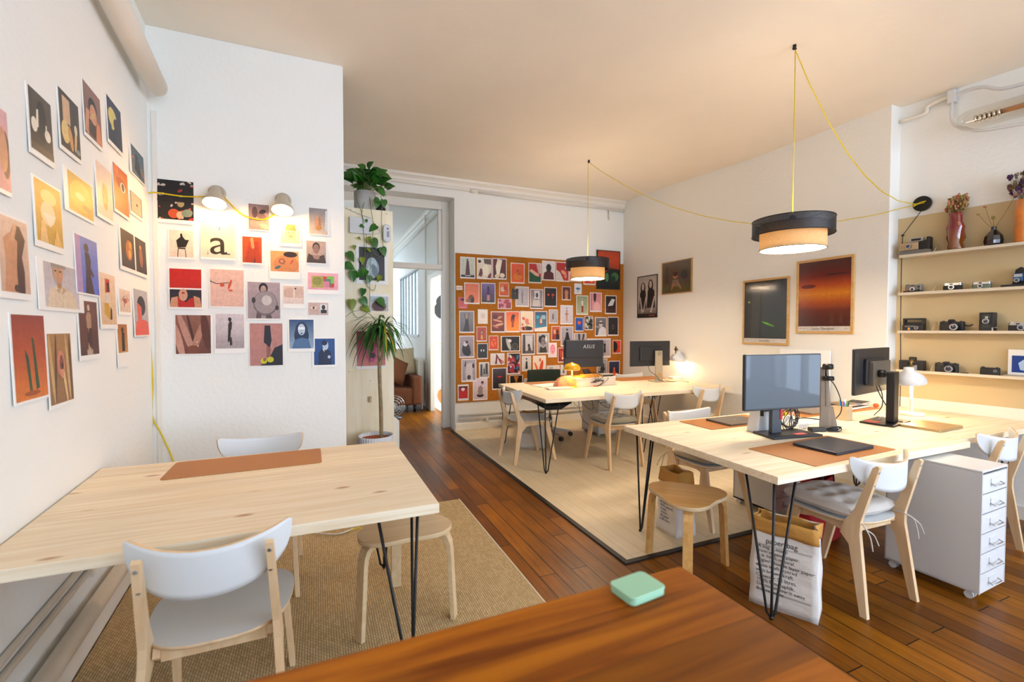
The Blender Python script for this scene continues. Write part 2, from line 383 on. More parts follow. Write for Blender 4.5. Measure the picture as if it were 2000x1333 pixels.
for k_, s0_ in enumerate((2.7, 4.7)):
    mb = MB()
    for a_, b_, z0_, z1_ in ((0, .06, .5, 3.1), (1.44, 1.5, .5, 3.1), (.71, .79, .5, 3.1), (0, 1.5, .5, .57), (0, 1.5, 3.03, 3.1), (0, 1.5, 2.3, 2.35)): nb(s0_ + a_, s0_ + b_, z0_, z1_, -.14, -.08, TRIM, mb)
    struct('window_%d' % (k_ + 6), mb)
struct('trim_1', nb(0.0, 2.6, .826, 2.385, 0, .006, BEIGE, MB()))
struct('trim_2', nb(0.0, 2.6, .70, .826, 0, .018, TRIM, MB()))
struct('trim_3', nb(0.0, 6.7, 0, .1, 0, .015, TRIM, MB()))
# wall behind the camera with three tall windows
mb = MB(); yw = -4.2
wins = [(.55, 1.85), (2.35, 3.65), (4.1, 5.4)]
xs = [-2.2] + [x for w in wins for x in w] + [5.9]
for i in range(0, len(xs), 2): mb.box(xs[i], yw - .25, 0, xs[i + 1], yw, ZC, WALL)
for a, b in wins: mb.box(a, yw - .25, 0, b, yw, .45, WALL); mb.box(a, yw - .25, 3.1, b, yw, ZC, WALL)
struct('wall_front', mb)
for i, (a, b) in enumerate(wins):
    mb = MB(); yy = yw - .12
    for x0, x1, z0, z1 in ((a, a + .06, .45, 3.1), (b - .06, b, .45, 3.1), (a, b, .45, .52), (a, b, 3.03, 3.1), ((a + b) / 2 - .04, (a + b) / 2 + .04, .45, 3.1), (a, b, 1.7, 1.74), (a, b, 2.4, 2.44)):
        mb.box(x0, yy - .03, z0, x1, yy + .03, z1, TRIM)
    struct('window_%d' % (i + 1), mb)
# white painted part of the floor with its black edging strip
mb = MB(); mb.box(1.725, 2.25, 0, XR, YB, .006, PAINTED); struct('floor', mb)
mb = MB(); mb.box(1.69, 2.215, 0, 1.725, YB, .009, BLACK); mb.box(1.725, 2.215, 0, XR, 2.25, .009, BLACK); struct('trim_4', mb)
# cornice, skirting, pipes on the back wall
mb = MB(); prof = [(YB, ZC - .12), (YB - .012, ZC - .12), (YB - .018, ZC - .10), (YB - .03, ZC - .09), (YB - .035, ZC - .06), (YB - .06, ZC - .035), (YB - .075, ZC - .03), (YB - .08, ZC), (YB, ZC)]
mb.prism(prof, 'x', -1.3, XR, TRIM); struct('trim_5', mb)
mb = MB(); mb.prism([(YB, 0), (YB - .022, 0), (YB - .022, .09), (YB - .012, .11), (YB, .115)], 'x', 1.75, XR, TRIM); struct('baseboard_back', mb)
mb = MB(); mb.prism([(XR, 0), (XR - .022, 0), (XR - .022, .09), (XR, .11)], 'y', 2.37, YB, TRIM); struct('baseboard_right', mb)
mb = MB(); mb.cyl((1.8, YB - .03, .215), (XR, YB - .03, .215), .014, m=TRIM, seg=10); mb.cyl((1.8, YB - .028, .16), (XR, YB - .028, .16), .02, m=TRIM, seg=10)
tag(mb.build('skirting_pipe'), 'pair of white painted pipes running low along the back wall above the skirting', 'pipe')
mb = MB(); zz = 3.25
p0 = Y(760, 352, YB - .03); p1 = Y(925, 374, YB - .03); p2 = Y(1216, 412, YB - .03)
mb.cyl((.1, YB - .03, p0.z), (p1.x, YB - .03, p1.z), .009, m=TRIM, seg=8); mb.cyl((p1.x, YB - .03, p1.z), (XR - .01, YB - .03, p2.z), .02, m=TRIM, seg=10)
mb.cyl((p1.x - .04, YB - .03, p1.z), (p1.x + .06, YB - .03, p1.z), .026, m=TRIM, seg=10); mb.cyl((4.28, YB - .03, p2.z), (4.28, YB - .03, p2.z - .16), .012, m=TRIM, seg=8)
tag(mb.build('ceiling_pipe'), 'thin white pipe running under the cornice of the back wall', 'pipe')
# left wall: fat pipe under the ceiling, skirting and duct below
def lw(y, off, z): return Vector((XL(y) + off, y, z))
pa = wpt('left', 305, 168, .09); mb = MB()
mb.tube([lw(-2.3, .09, pa.z + .5), lw(1.0, .09, pa.z + .19), lw(3.0, .09, pa.z + .02), (XL(pa.y) + .09, pa.y, pa.z)], .062, TRIM, seg=20)
mb.ball((XL(pa.y) + .09, pa.y, pa.z), .062, .062, .062, TRIM)
tag(mb.build('heating_pipe'), 'fat white painted pipe with a round end high on the left wall', 'pipe')
def lwstrip(y0, y1, z0, z1, off, m, mb):
    mb.prism([tuple(lw(y0, 0, 0)[:2]), tuple(lw(y1, 0, 0)[:2]), tuple(lw(y1, off, 0)[:2]), tuple(lw(y0, off, 0)[:2])], 'z', z0, z1, m); return mb
struct('baseboard_left', lwstrip(-2.3, YP, 0, .13, .035, TRIM, MB()), bevel=.006)
mb = MB(); mb.tube([lw(-2.3, .05, .19), lw(YP - .02, .05, .19)], .035, TRIM, seg=16)
tag(mb.build('skirting_pipe'), 'thick white pipe lying above the skirting of the left wall under the desk', 'pipe')
mb = MB()
for zz in (.33, .385): mb.tube([lw(-2.3, .014, zz), lw(YP - .02, .014, zz)], .012, TRIM, seg=10)
for yy in (.6, 1.7, 2.62, 3.4): mb.box(XL(yy), yy - .012, .30, XL(yy) + .03, yy + .012, .415, TRIM)
tag(mb.build('thin_pipe'), 'pair of thin white pipes clipped to the left wall under the desk', 'pipe')
mb = MB(); mb.box(-1.02, YP - .010, .0, -.995, YP, 2.9, TRIM)
tag(mb.build('corner_conduit'), 'slim white conduit running up the corner beside the yellow cable', 'conduit')
# socket with plug low on the back wall
t = thing('wall_socket', 'double white socket with a round plug and lead low on the back wall', 'socket', Y(944, 818, YB))
mb = MB(); mb.box(-.075, -.012, -.04, .075, 0, .04, WHITEP); mb.build('plate', t, bevel=.004)
mb = MB(); mb.cyl((-.035, -.016, 0), (-.035, -.011, 0), .026, m=TRIM); mb.build('outlet', t)
mb = MB(); mb.cyl((.045, -.05, 0), (.045, -.012, 0), .024, m=WHITEP); mb.tube(catmull([(.045, -.045, 0), (.1, -.05, -.06), (.3, -.04, -.11), (.8, -.04, -.10)]), .005, WHITEP); mb.build('plug', t)

# frame and transom of the opening, hall behind
YF = 6.36
mb = MB()
jr = 1.70; oh = Y(860, 527, YF).z
mb.box(jr - .06, YF, 0, 1.7495, YF + .1, 3.2245, TRIM); mb.box(.1, YF, 3.11, jr - .0605, YF + .1, 3.2245, TRIM); mb.box(.1, YF, oh, jr - .0605, YF + .1, oh + .075, TRIM)
mb.box(jr - .11, YF + .02, oh + .0755, jr - .0605, YF + .09, 3.1095, TRIM); mb.box(.84, YF + .02, oh + .0755, .91, YF + .09, 3.1095, TRIM); mb.box(jr - .07, YF - .02, 0, jr - .03, YF - .0005, 2.3, TRIM)
struct('door_1', mb, bevel=.006)
mb = MB(); mb.box(.91, YF + .05, oh + .07, jr - .1, YF + .056, 3.11, glass_mat('pane_glass', '#f2f6f8', .10)); struct('window_4', mb)
XH = 1.80
mb = MB()
mb.box(XH, YB + .48, 0, XH + .05, 6.78, ZC, WALL); mb.box(XH, 6.78, 2.28, XH + .05, 7.74, ZC, WALL)
gy0, gy1, gz0, gz1 = 8.8, 10.9, 1.27, 2.6
mb.box(XH, 7.74, 0, XH + .05, gy0, ZC, WALL); mb.box(XH, gy0, 0, XH + .05, gy1, gz0, WALL); mb.box(XH, gy0, gz1, XH + .05, gy1, ZC, WALL); mb.box(XH, gy1, 0, XH + .05, 12.5, ZC, WALL)
struct('wall_hall', mb)
mb = MB(); mb.box(-1.5, 12.4, 0, 5, 12.5, ZC, WALL); struct('wall_hall_end', mb)
mb = MB(); mb.box(-1.6, YB + .38, 0, -1.5, 12.5, ZC, WALL); struct('wall_hall_left', mb)
mb = MB(); mb.box(4.9, 6.6, 0, 5, 12.5, ZC, WALL); mb.box(XH + .14, 6.5, 0, 5, 6.6, ZC, WALL); struct('wall_studio', mb)
mb = MB()
mb.box(XH - .02, 6.70, 0, XH + .06, 6.786, 2.36, TRIM); mb.box(XH - .02, 7.734, 0, XH + .056, 7.94, 2.36, TRIM)
mb.box(XH - .018, 6.787, 2.274, XH + .054, 7.733, 2.358, TRIM); struct('door_2', mb, bevel=.004)
mb = MB(); mb.prism([(XH, ZC), (XH - .07, ZC), (XH - .06, ZC - .03), (XH - .03, ZC - .05), (XH - .03, ZC - .1), (XH, ZC - .12)], 'y', YB + .4, 12.4, TRIM); struct('trim_6', mb)
mb = MB(); mb.cyl((XH - .03, YB + .45, ZC - .22), (XH - .03, 12.3, ZC - .22), .016, m=TRIM, seg=8); mb.cyl((XH - .03, 8.02, 0), (XH - .03, 8.02, ZC), .015, m=TRIM, seg=8)
tag(mb.build('hall_pipe'), 'thin white pipe along and down the side wall of the hall', 'pipe')
mb = MB(); n = 6
mb.box(XH - .01, gy0, gz0, XH + .02, gy1, gz0 + .04, BLACK); mb.box(XH - .01, gy0, gz1 - .04, XH + .02, gy1, gz1, BLACK)
for i in range(n + 1):
    yy = gy0 + (gy1 - gy0) * i / n; mb.box(XH + .002, yy - .045, gz0, XH + .016, yy + .045, gz1, BLACK)
mb.box(XH + .03, gy0, gz0, XH + .036, gy1, gz1, glass_mat('hall_glass', '#dfe8ee', .15)); struct('window_5', mb)

# hall furniture
SOFA = mat('rust_brown_fabric', '#6b3a1c', .9, bump=.4, bscale=160, var=.12, vscale=30)
t = thing('sofa', 'rust brown fabric sofa seen through the doorway', 'sofa', (1.12, 8.15, 0))
def soft(mb_, name, par, bev=.05, **k): return mb_.build(name, par, bevel=bev, seg=4, **k)
mb = MB(); mb.box(-.95, -.42, .12, .42, .42, .42, SOFA); soft(mb, 'seat', t)
mb = MB(); mb.box(.34, -.44, .13, .52, .46, .62, SOFA); soft(mb, 'armrest', t, .04)
mb = MB(); mb.box(-.95, .25, .3, .42, .5, .78, SOFA); soft(mb, 'backrest', t)
for x in (-.8, .4):
    for y in (-.35, .38): mb = MB(); mb.cyl((x, y, 0), (x, y, .13), .02, .03, BLACK, seg=8); mb.build('leg', t)
def pillow(mb_, w, h, d, m):
    def side(sg):
        def f(u, v):
            x, y = u * 2 - 1, v * 2 - 1; e = (1 - x ** 4) * (1 - y ** 4)
            return (x * w / 2 * (1 - .06 * (1 - y * y)), y * h / 2 * (1 - .06 * (1 - x * x)), sg * d / 2 * max(0, e) ** .5), (0, 0, 1)
        return f
    mb_.grid(side(1), 14, 14, m); mb_.grid(side(-1), 14, 14, m); return mb_
mb = pillow(MB(), .48, .48, .16, SOFA); o = mb.build('cushion', loc=(1.22, 8.0, .72), rot=(R(68), R(28), R(20)))
tag(o, 'rust brown square cushion leaning in the corner of the sofa', 'cushion')
mb = pillow(MB(), .52, .52, .18, mat('cream_fur', '#cbb795', .95, bump=1., bscale=90)); o = mb.build('cushion', loc=(1.4, 8.32, .83), rot=(R(70), 0, R(14)))
tag(o, 'fluffy cream cushion standing behind the brown cushion on the sofa', 'cushion')
t = thing('radiator', 'white ribbed radiator on the hall wall beside the sofa', 'radiator', (XH - .11, 8.28, 0))
for i in range(9):
    mb = MB(); yy = -.2 + i * .062; mb.box(-.055, yy, .12, .055, yy + .045, .88, TRIM); mb.build('fin', t, bevel=.014, seg=3)
for zz in (.16, .84): mb = MB(); mb.cyl((0, -.22, zz), (0, .36, zz), .022, m=TRIM, seg=10); mb.build('header_pipe', t)
mb = MB(); mb.tube(catmull([(0, -.2, .16), (0, -.26, .14), (0, -.28, .06), (0, -.28, 0)]), .014, TRIM, seg=10); mb.ball((0, -.26, .16), .03, .03, .035, TRIM); mb.build('valve', t)
# dark cased instrument hanging on the hall end, fan heater on the floor
t = thing('hanging_coat', 'dark coat hanging at the far left of the doorway view', 'coat', (1.27, 9.7, 1.15))
mb = MB(); mb.lathe([(.02, 1.22), (.06, 1.15), (.09, .95), (.11, .5), (.10, .2), (.08, .0)], mat('dark_cloth', '#1b1c20', .9), seg=14); mb.build('coat_body', t)
mb = MB(); mb.cyl((0, 0, -1.15), (0, 0, 1.25), .012, m=BLACK, seg=8); mb.cyl((0, 0, -1.15), (0, 0, -1.13), .16, m=BLACK, seg=20); mb.build('stand', t)
t = thing('floor_fan', 'round chrome table fan standing on the hall floor beside the sofa', 'fan', (1.10, 7.35, 0))
mb = MB(); mb.lathe([(.001, 0), (.13, 0), (.13, .02), (.03, .04), (.02, .1)], BLACK); mb.build('base', t)
mb = MB()
for rr in (.05, .09, .13, .165): mb.tube([(rr * math.cos(a * PI / 12), -.02, .2 + rr * math.sin(a * PI / 12)) for a in range(25)], .004, STEEL, seg=6)
for a in range(12): mb.cyl((0, -.02, .2), (.165 * math.cos(a * PI / 6), -.02, .2 + .165 * math.sin(a * PI / 6)), .003, m=STEEL, seg=5)
mb.cyl((0, -.03, .2), (0, .08, .2), .035, m=STEEL); mb.build('cage', t)
# music room behind the second door
GW = mat('guitar_wood', '#b4722a', .3, coat=.5)
t = thing('guitar', 'orange brown acoustic guitar leaning in the bright room beyond the hall', 'guitar', (2.16, 8.28, 0), R(0))
M = Matrix.Rotation(R(14), 4, 'Y')
body = [(.19 * math.sin(a) * (1 + .0), .24 + .24 * -math.cos(a)) for a in [i * PI / 12 for i in range(24)]]
body = [(x * (.82 if z > .26 else 1) * (1 - .18 * math.exp(-((z - .29) / .05) ** 2)), z) for x, z in body]
mb = MB(); mb.prism(body, 'y', -.05, .05, GW, M=M, smooth=False); mb.cyl(M @ Vector((0, -.052, .31)), M @ Vector((0, -.051, .31)), .045, m=BLACK, seg=18); mb.build('body', t)
mb = MB(); mb.box(-.025, -.06, .46, .025, -.03, .98, mat('dark_wood', '#3a2010', .4), M=M); mb.box(-.035, -.055, .95, .035, -.035, 1.1, GW, M=M); mb.build('neck', t)
t = thing('wall_guitar', 'black guitar with a pale neck hanging on the wall of the bright room', 'guitar', (2.3, 8.95, 1.62))
mb = MB(); mb.prism([(x * .9, z) for x, z in body], 'y', -.03, .03, BLKPLA); mb.build('body', t)
mb = MB(); mb.box(-.035, -.045, .44, .035, -.02, 1.15, mat('maple', '#c9963f', .4)); mb.build('neck', t)
t = thing('side_shelf', 'small pale wall shelf with a black box in the bright room', 'shelf', (2.45, 8.6, 1.12))
mb = MB(); mb.box(-.3, -.12, 0, .3, .12, .025, PINED); mb.build('board', t)
mb = MB(); mb.box(-.16, -.09, .0255, .02, .06, .09, BLKPLA); o = mb.build('speaker_box', loc=(2.45, 8.6, 1.12)); tag(o, 'small black box on the pale wall shelf in the bright room', 'box')
mb = MB(); mb.lathe([(.001, 0), (.09, 0), (.10, .4), (.11, .95), (.09, 1.0), (.001, 1.0)], mat('green_case', '#1d4030', .7), c=(2.42, 9.0, 0), seg=20); tag(mb.build('tall_case'), 'tall dark green case standing behind the orange guitar', 'case')

# ================================================================== FURNITURE
HD = .74; TT = .038
def hairpin(name_parent, fx, fy, sx, sy, top=HD - TT, fl=0.):
    """three-rod hairpin leg: foot at fx,fy; the plate runs inward along sx, sy"""
    a = Vector((fx - sx * .02, fy - sy * .02, top)); 
    pts = [(fx + sx * .135, fy + sy * -.02, top), (fx + sx * -.025, fy + sy * .135, top), (fx - sx * .02, fy - sy * .02, top)]
    f = Vector((fx, fy, fl + .012)); mb = MB()
    for i, (ox, oy) in enumerate(((.02, -.004), (-.006, .02), (0, 0))):
        p = Vector(pts[i]); q = Vector((fx + sx * ox, fy + sy * oy, fl + .03))
        mb.tube([p, q, f], .0062, BLACK, seg=10)
    mb.ball((fx, fy, fl + .012), .0105, .0105, .0115, BLACK, seg=10, rings=6)
    mb.prism([(fx - sx * .035, fy - sy * .035), (fx + sx * .15, fy - sy * .035), (fx + sx * .15, fy - sy * .0), (fx + sx * .0, fy + sy * .15), (fx - sx * .035, fy + sy * .15)], 'z', top - .004, top, BLACK)
    return mb
def desk(label, poly, feet, extra=None):
    t = thing('desk', label, 'desk')
    xs = [p[0] for p in poly]; ys = [p[1] for p in poly]; cx, cy = sum(xs) / len(xs), sum(ys) / len(ys)
    t.location = (cx, cy, 0)
    mb = MB(); mb.prism([(x - cx, y - cy) for x, y in poly], 'z', HD - TT, HD, PINE); mb.build('tabletop', t, bevel=.002)
    for fx, fy, sx, sy in feet:
        mb = hairpin(t, fx - cx, fy - cy, sx, sy, fl=.012 if cx < 0 else 0.); mb.build('leg', t)
    return t, cx, cy
desk('pale spruce desk against the left wall with one tan leather pad', [(-.86 + .0, 1.727), (.43, 1.727), (.421, 2.806), (-.975, 2.806), (-.91, 1.727)],
     [(.34, 1.82, -1, 1), (.345, 2.72, -1, -1)])
desk('pale spruce desk in the middle of the room with a dark laptop and big monitor', [(1.935, 1.425), (3.622, 1.425), (3.622, 2.616), (1.975, 2.616)],
     [(2.02, 1.51, 1, 1), (2.06, 2.54, 1, -1), (3.565, 1.66, -1, 1), (3.565, 2.54, -1, -1)])
desk('pale spruce desk against the camera shelves with the gold laptop', [(3.626, 1.47), (4.81, 1.47), (4.69, 2.355), (4.565, 2.36), (4.565, 2.616), (3.626, 2.616)],
     [(3.72, 2.52, 1, -1), (4.62, 1.62, -1, 1), (4.45, 2.52, -1, -1)])
t, cx, cy = desk('pale spruce desk at the back beside the cork board', [(2.015, 3.887), (4.482, 3.887), (4.482, 5.247), (2.06, 5.247)],
     [(2.04, 3.93, 1, 1), (2.10, 5.17, 1, -1), (3.36, 4.12, 1, 1), (4.43, 5.17, -1, -1)])
mb = MB(); mb.box(4.22 - cx, 4.02 - cy, HD - TT - .075, 4.36 - cx, 5.1 - cy, HD - TT, PINED); mb.build('support_rail', t)
mb = MB(); mb.box(2.10 - cx, 4.28 - cy, HD - TT - .062, 2.44 - cx, 4.62 - cy, HD - TT - .001, wood('dark_tray_wood', '#5c3518', '#7a4a24', '#2a1508', .2, 'x', .5, 12, 0)); mb.build('under_tray', t)

# ---- chairs
def make_chair(label, group=None, top=WHLAM):
    t = thing('chair', label, 'chair', group=group)
    def sheet(u, v):
        s = u * 2 - 1; s = math.sin(s * PI / 2 * .985) ; a = abs(s)
        zt = .752 + .035 * a ** 2.2; zb = .607 + .168 * (1 - (1 - a ** 2.5) ** (1 / 2.5)) if a < 1 else zt
        if a > .93: k = (a - .93) / .07; zt -= .012 * k * k; zb += .006 * k
        z = zb + (zt - zb) * v; x = s * .219; y = -.248 + .092 * s * s - .03 * (z - .68)
        nx = -2 * .092 * s / .219; n = Vector((nx, 1, .03)).normalized()
        return (x, y, z), n
    mb = MB(); mb.grid(sheet, 36, 8, top, .011, edgem=BIRCH); mb.build('backrest', t)
    def seat(r):
        P = []
        for i in range(48):
            a = 2 * PI * i / 48; c, s_ = math.cos(a), math.sin(a)
            n = 2.9; rr = (abs(c) ** n + abs(s_) ** n) ** (-1 / n)
            x, y = c * rr, s_ * rr; P.append((x * (.215 + .018 * y) * r, (y * .212) * r + .012))
        return P
    mb = MB(); mb.prism(seat(1), 'z', .430, .4415, top, smooth=True, sidem=BIRCH); mb.build('seat', t)
    bl = [(-.252, 0), (-.218, 0), (-.150, .33), (-.105, .375), (-.118, .43), (-.170, .52), (-.243, .742), (-.262, .757), (-.274, .75), (-.2, .46), (-.198, .40)]
    fl = [(.232, 0), (.262, 0), (.178, .428), (.118, .428), (.125, .38)]
    rl = [(-.16, .40), (-.12, .37), (-.04, .385), (.06, .388), (.13, .372), (.15, .428), (-.15, .428)]
    for sg in (-1, 1):
        def sh(q, sg=sg):
            x, y, z = q; base = .178 - .012 * max(0, z - .43) / .33 + .022 * max(0, .43 - z) / .43
            return (sg * (base + x), y, z)
        mb = MB(); mb.prism(bl, 'x', -.011, .011, BIRCH, shear=sh)
        for (yy, zz) in ((-.266, .725), (-.246, .655)):
            mb.cyl((sg * .167, yy + .018 - .02, zz), (sg * .167, yy - .004, zz - .0), .0065, m=STEEL, seg=10)
        mb.build('leg', t, bevel=.002)
        mb = MB(); mb.prism(fl, 'x', -.011, .011, BIRCH, shear=sh); mb.build('leg', t, bevel=.002)
        mb = MB(); mb.prism(rl, 'x', -.010, .010, BIRCH, shear=lambda q, sg=sg: (sg * (.155 + q[0]), q[1], q[2])); mb.build('seat_rail', t, bevel=.002)
    mb = MB(); mb.box(-.145, .10, .375, .145, .122, .4295, BIRCH); mb.build('cross_rail', t, bevel=.002); mb = MB(); mb.box(-.145, -.15, .38, .145, -.13, .4295, BIRCH); mb.build('cross_rail', t, bevel=.002)
    return t
ch = make_chair('white and birch chair pulled up to the near side of the left desk')
ch.location = (-.31, 1.84, 0.012); CH0 = ch
def chair(x, y, rz, label, z=0):
    c = copy_tree(CH0); c.location = (x, y, z); c.rotation_euler = (0, 0, R(rz)); c['label'] = label; USED.setdefault(label, []).append(c.name); return c
chB = chair(-.31, 2.865, 180, 'white and birch chair on the far side of the left desk, by the partition', .012)
chC = chair(2.665, 1.57, -2, 'white and birch chair with a pale grey tied cushion beside the white drawer unit')
chD = chair(3.925, 1.60, 1, 'white and birch chair behind the tall white drawer unit at the shelf desk')
chE = chair(2.10, 4.51, -88, 'white and birch chair at the left end of the back desk, over a paper bag', .006)
chF = chair(2.875, 3.985, -2, 'white and birch chair with an olive cushion at the near side of the back desk', .006)
chG = chair(4.02, 4.01, 4, 'white and birch chair at the near right end of the back desk', .006)
chH = chair(2.70, 2.575, 181, 'white and birch chair with a beige cushion across the middle desk', .006)
chI = chair(4.10, 5.17, 176, 'white and birch chair on the far side of the back desk, by the right wall', .006)

def cushion(ch_, label, m, thick=.05, off=(0, 0), ties=True, sc_=1.):
    def side(sg):
        def f(u, v):
            x, y = u * 2 - 1, v * 2 - 1; q = 4.; e = max(0, (1 - abs(x) ** q)) * max(0, (1 - abs(y) ** q))
            tuft = 0
            for cx_ in (-.5, 0, .5):
                for cy_ in (-.5, 0, .5): tuft += math.exp(-((x - cx_) ** 2 + (y - cy_) ** 2) / .022)
            h = thick / 2 * e ** .35 * (1 - .55 * min(1, tuft)) * (1 + .08 * math.sin(9 * x + 5 * y))
            k = (1 - .10 * (y * y)) ; k2 = (1 - .10 * x * x)
            return (x * .205 * k * sc_, y * .2 * k2 * sc_, sg * h), (0, 0, 1)
        return f
    loc = ch_.matrix_basis if False else Matrix.Translation(ch_.location) @ Matrix.Rotation(ch_.rotation_euler.z, 4, 'Z')
    t_ = thing('seat_cushion', label, 'cushion', loc @ Vector((off[0], off[1], .4425)), ch_.rotation_euler.z)
    mb = MB(); mb.grid(side(1), 32, 32, m); mb.grid(side(-1), 32, 32, m)
    o = mb.build('pad', t_, loc=(0, 0, thick / 2))
    if ties:
        for sg in (-1, 1):
            for k, (dx, dz) in enumerate(((.03, -.13), (.075, -.11))):
                mb = MB(); b = Vector((sg * .165 - off[0], -.19 - off[1], .012))
                mb.tube(catmull([b + Vector((-sg * .03, .03, .005)), b, b + Vector((sg * .022, -.035, -.02)), b + Vector((sg * .02 + dx * .6, -.045, dz * .5)), b + Vector((sg * .02 + dx, -.05, dz))], 6), .0028, m, seg=6)
                mb.build('tie', t_)
    return t_
cushion(chC, 'pale grey tufted seat cushion tied to the chair beside the white drawer unit', mat('pale_grey_cotton', '#cfc8c0', .9, bump=.5, bscale=300, sheen=.2), .075, off=(0, .035), sc_=1.04)
cushion(chF, 'olive grey velvet seat cushion on the chair at the back desk', mat('olive_velvet', '#8b8368', .55, bump=.2, bscale=120, sheen=.6), .06, ties=False)
cushion(chH, 'beige tufted seat cushion on the chair across the middle desk', mat('beige_cotton', '#b3a48a', .9, bump=.5, bscale=300), .05)

# ---- stools
def make_stool(label, top):
    t = thing('stool', label, 'stool')
    P = []
    for i in range(72):
        a = 2 * PI * i / 72; r = .205 + .034 * math.cos(3 * (a - PI / 2)); P.append((r * math.cos(a), r * math.sin(a)))
    mb = MB(); mb.prism(P, 'z', .428, .45, top, smooth=True, sidem=BIRCHM); mb.build('seat', t, bevel=.003)
    for k in range(3):
        mb = MB()
        outer = [(.08, .4275), (.152, .4275), (.198, .423), (.227, .405), (.241, .373), (.246, .33), (.264, 0)]
        inner = [(.242, 0), (.223, .33), (.217, .368), (.205, .39), (.186, .402), (.15, .406), (.08, .406)]
        mb.prism(outer + inner, 'y', -.026, .026, top); mb.build('leg', t, bevel=.002).rotation_euler = (0, 0, R(90 + 120 * k))
    return t
s1 = make_stool('honey coloured three-legged stool at the corner of the middle desk', BIRCHD); s1.location = (1.99, 2.035, .006)
s1.rotation_euler = (0, 0, R(90 + 137 - 90) )
s2 = make_stool('pale three-legged stool on the rug under the left desk', BIRCHM); s2.location = (.38, 2.25, .013)

# ---- drawer units
CHR = STEEL
def drawer_unit(label, x, y, rz=0, w=.29, d=.42, h=.69):
    t = thing('drawer_unit', label, 'drawer unit', (x, y, 0), R(rz))
    mb = MB(); z0 = .045
    mb.box(-w / 2, -d / 2, z0, -w / 2 + .006, d / 2, h - .012, WHITEP); mb.box(w / 2 - .006, -d / 2, z0, w / 2, d / 2, h - .012, WHITEP); mb.box(-w / 2, d / 2 - .006, z0, w / 2, d / 2, h - .012, WHITEP); mb.box(-w / 2, -d / 2 + .02, z0, w / 2, d / 2, z0 + .012, WHITEP); mb.build('body', t)
    mb = MB(); mb.box(-w / 2 - .001, -d / 2 - .001, h - .012, w / 2 + .001, d / 2, h, WHITEP); mb.build('top', t, bevel=.003)
    n = 6; dh = (h - .02 - z0) / n
    for i in range(n):
        a = z0 + i * dh + .003; b = z0 + (i + 1) * dh - .003
        mb = MB(); mb.box(-w / 2 + .009, -d / 2, a, w / 2 - .009, -d / 2 + .012, b, WHITEP); dr = mb.build('drawer', t, bevel=.0015)
        mb = MB(); zz = (a + b) / 2
        mb.box(-.05, -d / 2 - .003, zz - .018, .05, -d / 2, zz + .022, WHITEP)
        mb.tube([(-.05, -d / 2 - .002, zz - .005), (-.05, -d / 2 - .02, zz - .012), (.05, -d / 2 - .02, zz - .012), (.05, -d / 2 - .002, zz - .005)], .0028, CHR, seg=6)
        mb.build('handle', dr)
    for sx in (-1, 1):
        for sy in (-1, 1):
            mb = MB(); px_, py_ = sx * (w / 2 - .035), sy * (d / 2 - .04)
            mb.cyl((px_, py_, .035), (px_, py_, z0), .012, m=STEEL, seg=8)
            for q in (-1, 1): mb.cyl((px_ + q * .012 - .005, py_ + .008, .02), (px_ + q * .012 + .005, py_ + .008, .02), .02, m=WHITEP, seg=14)
            mb.build('caster', t)
    return t
drawer_unit('tall white six-drawer unit on casters in front of the shelf desk', 3.265, 1.395, 2)
drawer_unit('white drawer unit under the middle desk behind the paper bag', 3.265, 2.50, 0, .30, .36)
drawer_unit('white drawer unit under the back desk behind the olive cushion', 3.49, 5.17, 0, .29, .40)

# ---- foreground counter of block wood
t = thing('worktop_table', 'oiled orange brown block-wood table in the foreground with a pale green tin on it', 'table')
pc = Z(1330, 1105, .9)
t.location = (0, 0, 0)
mb = MB(); mb.prism(rrect(-.72, -.75, pc.x, pc.y, .01), 'z', .865, .9, BLOCK); mb.build('tabletop', t, bevel=.004)
for x in (-.62, pc.x - .12):
    for y in (-.65, pc.y - .12): mb = MB(); mb.box(x - .035, y - .035, 0, x + .035, y + .035, .865, BLOCK); mb.build('leg', t, bevel=.004)
a = Z(1187, 1140, .915); b = Z(1255, 1117, .915); c_ = Z(1303, 1150, .915); d_ = Z(1235, 1172, .915)
cen = (a + b + c_ + d_) / 4; th = math.atan2((c_ - b).y + (d_ - a).y, (c_ - b).x + (d_ - a).x)
wd = ((c_ - b).length + (d_ - a).length) / 2; ht = ((b - a).length + (c_ - d_).length) / 2
MINT = mat('mint_green_paint', '#9ccfae', .35)
t = thing('green_tin', 'flat mint green tin with rounded corners at the corner of the block-wood table', 'tin', (cen.x, cen.y, .901), th)
mb = MB(); mb.prism(rrect(-wd / 2, -ht / 2, wd / 2, ht / 2, .012), 'z', 0, .011, MINT); mb.build('base', t, bevel=.002)
mb = MB(); mb.prism(rrect(-wd / 2 - .001, -ht / 2 - .001, wd / 2 + .001, ht / 2 + .001, .012), 'z', .0115, .0165, MINT); mb.build('lid', t, bevel=.0015)

# ---- rug
mb = MB(); mb.prism([(XL(.9) + .042, .9), (1.062, .9), (1.062, 3.605), (XL(3.605) + .042, 3.605)], 'z', 0, .012, RUG); o = mb.build('rug'); tag(o, 'taupe woven rug under the left desk', 'rug')
mb2 = MB(); mb2.box(1.06, .9, .001, 1.068, 3.607, .013, mat('rug_edge', '#cfc4ae', .9)); mb2.build('edge_binding', o)

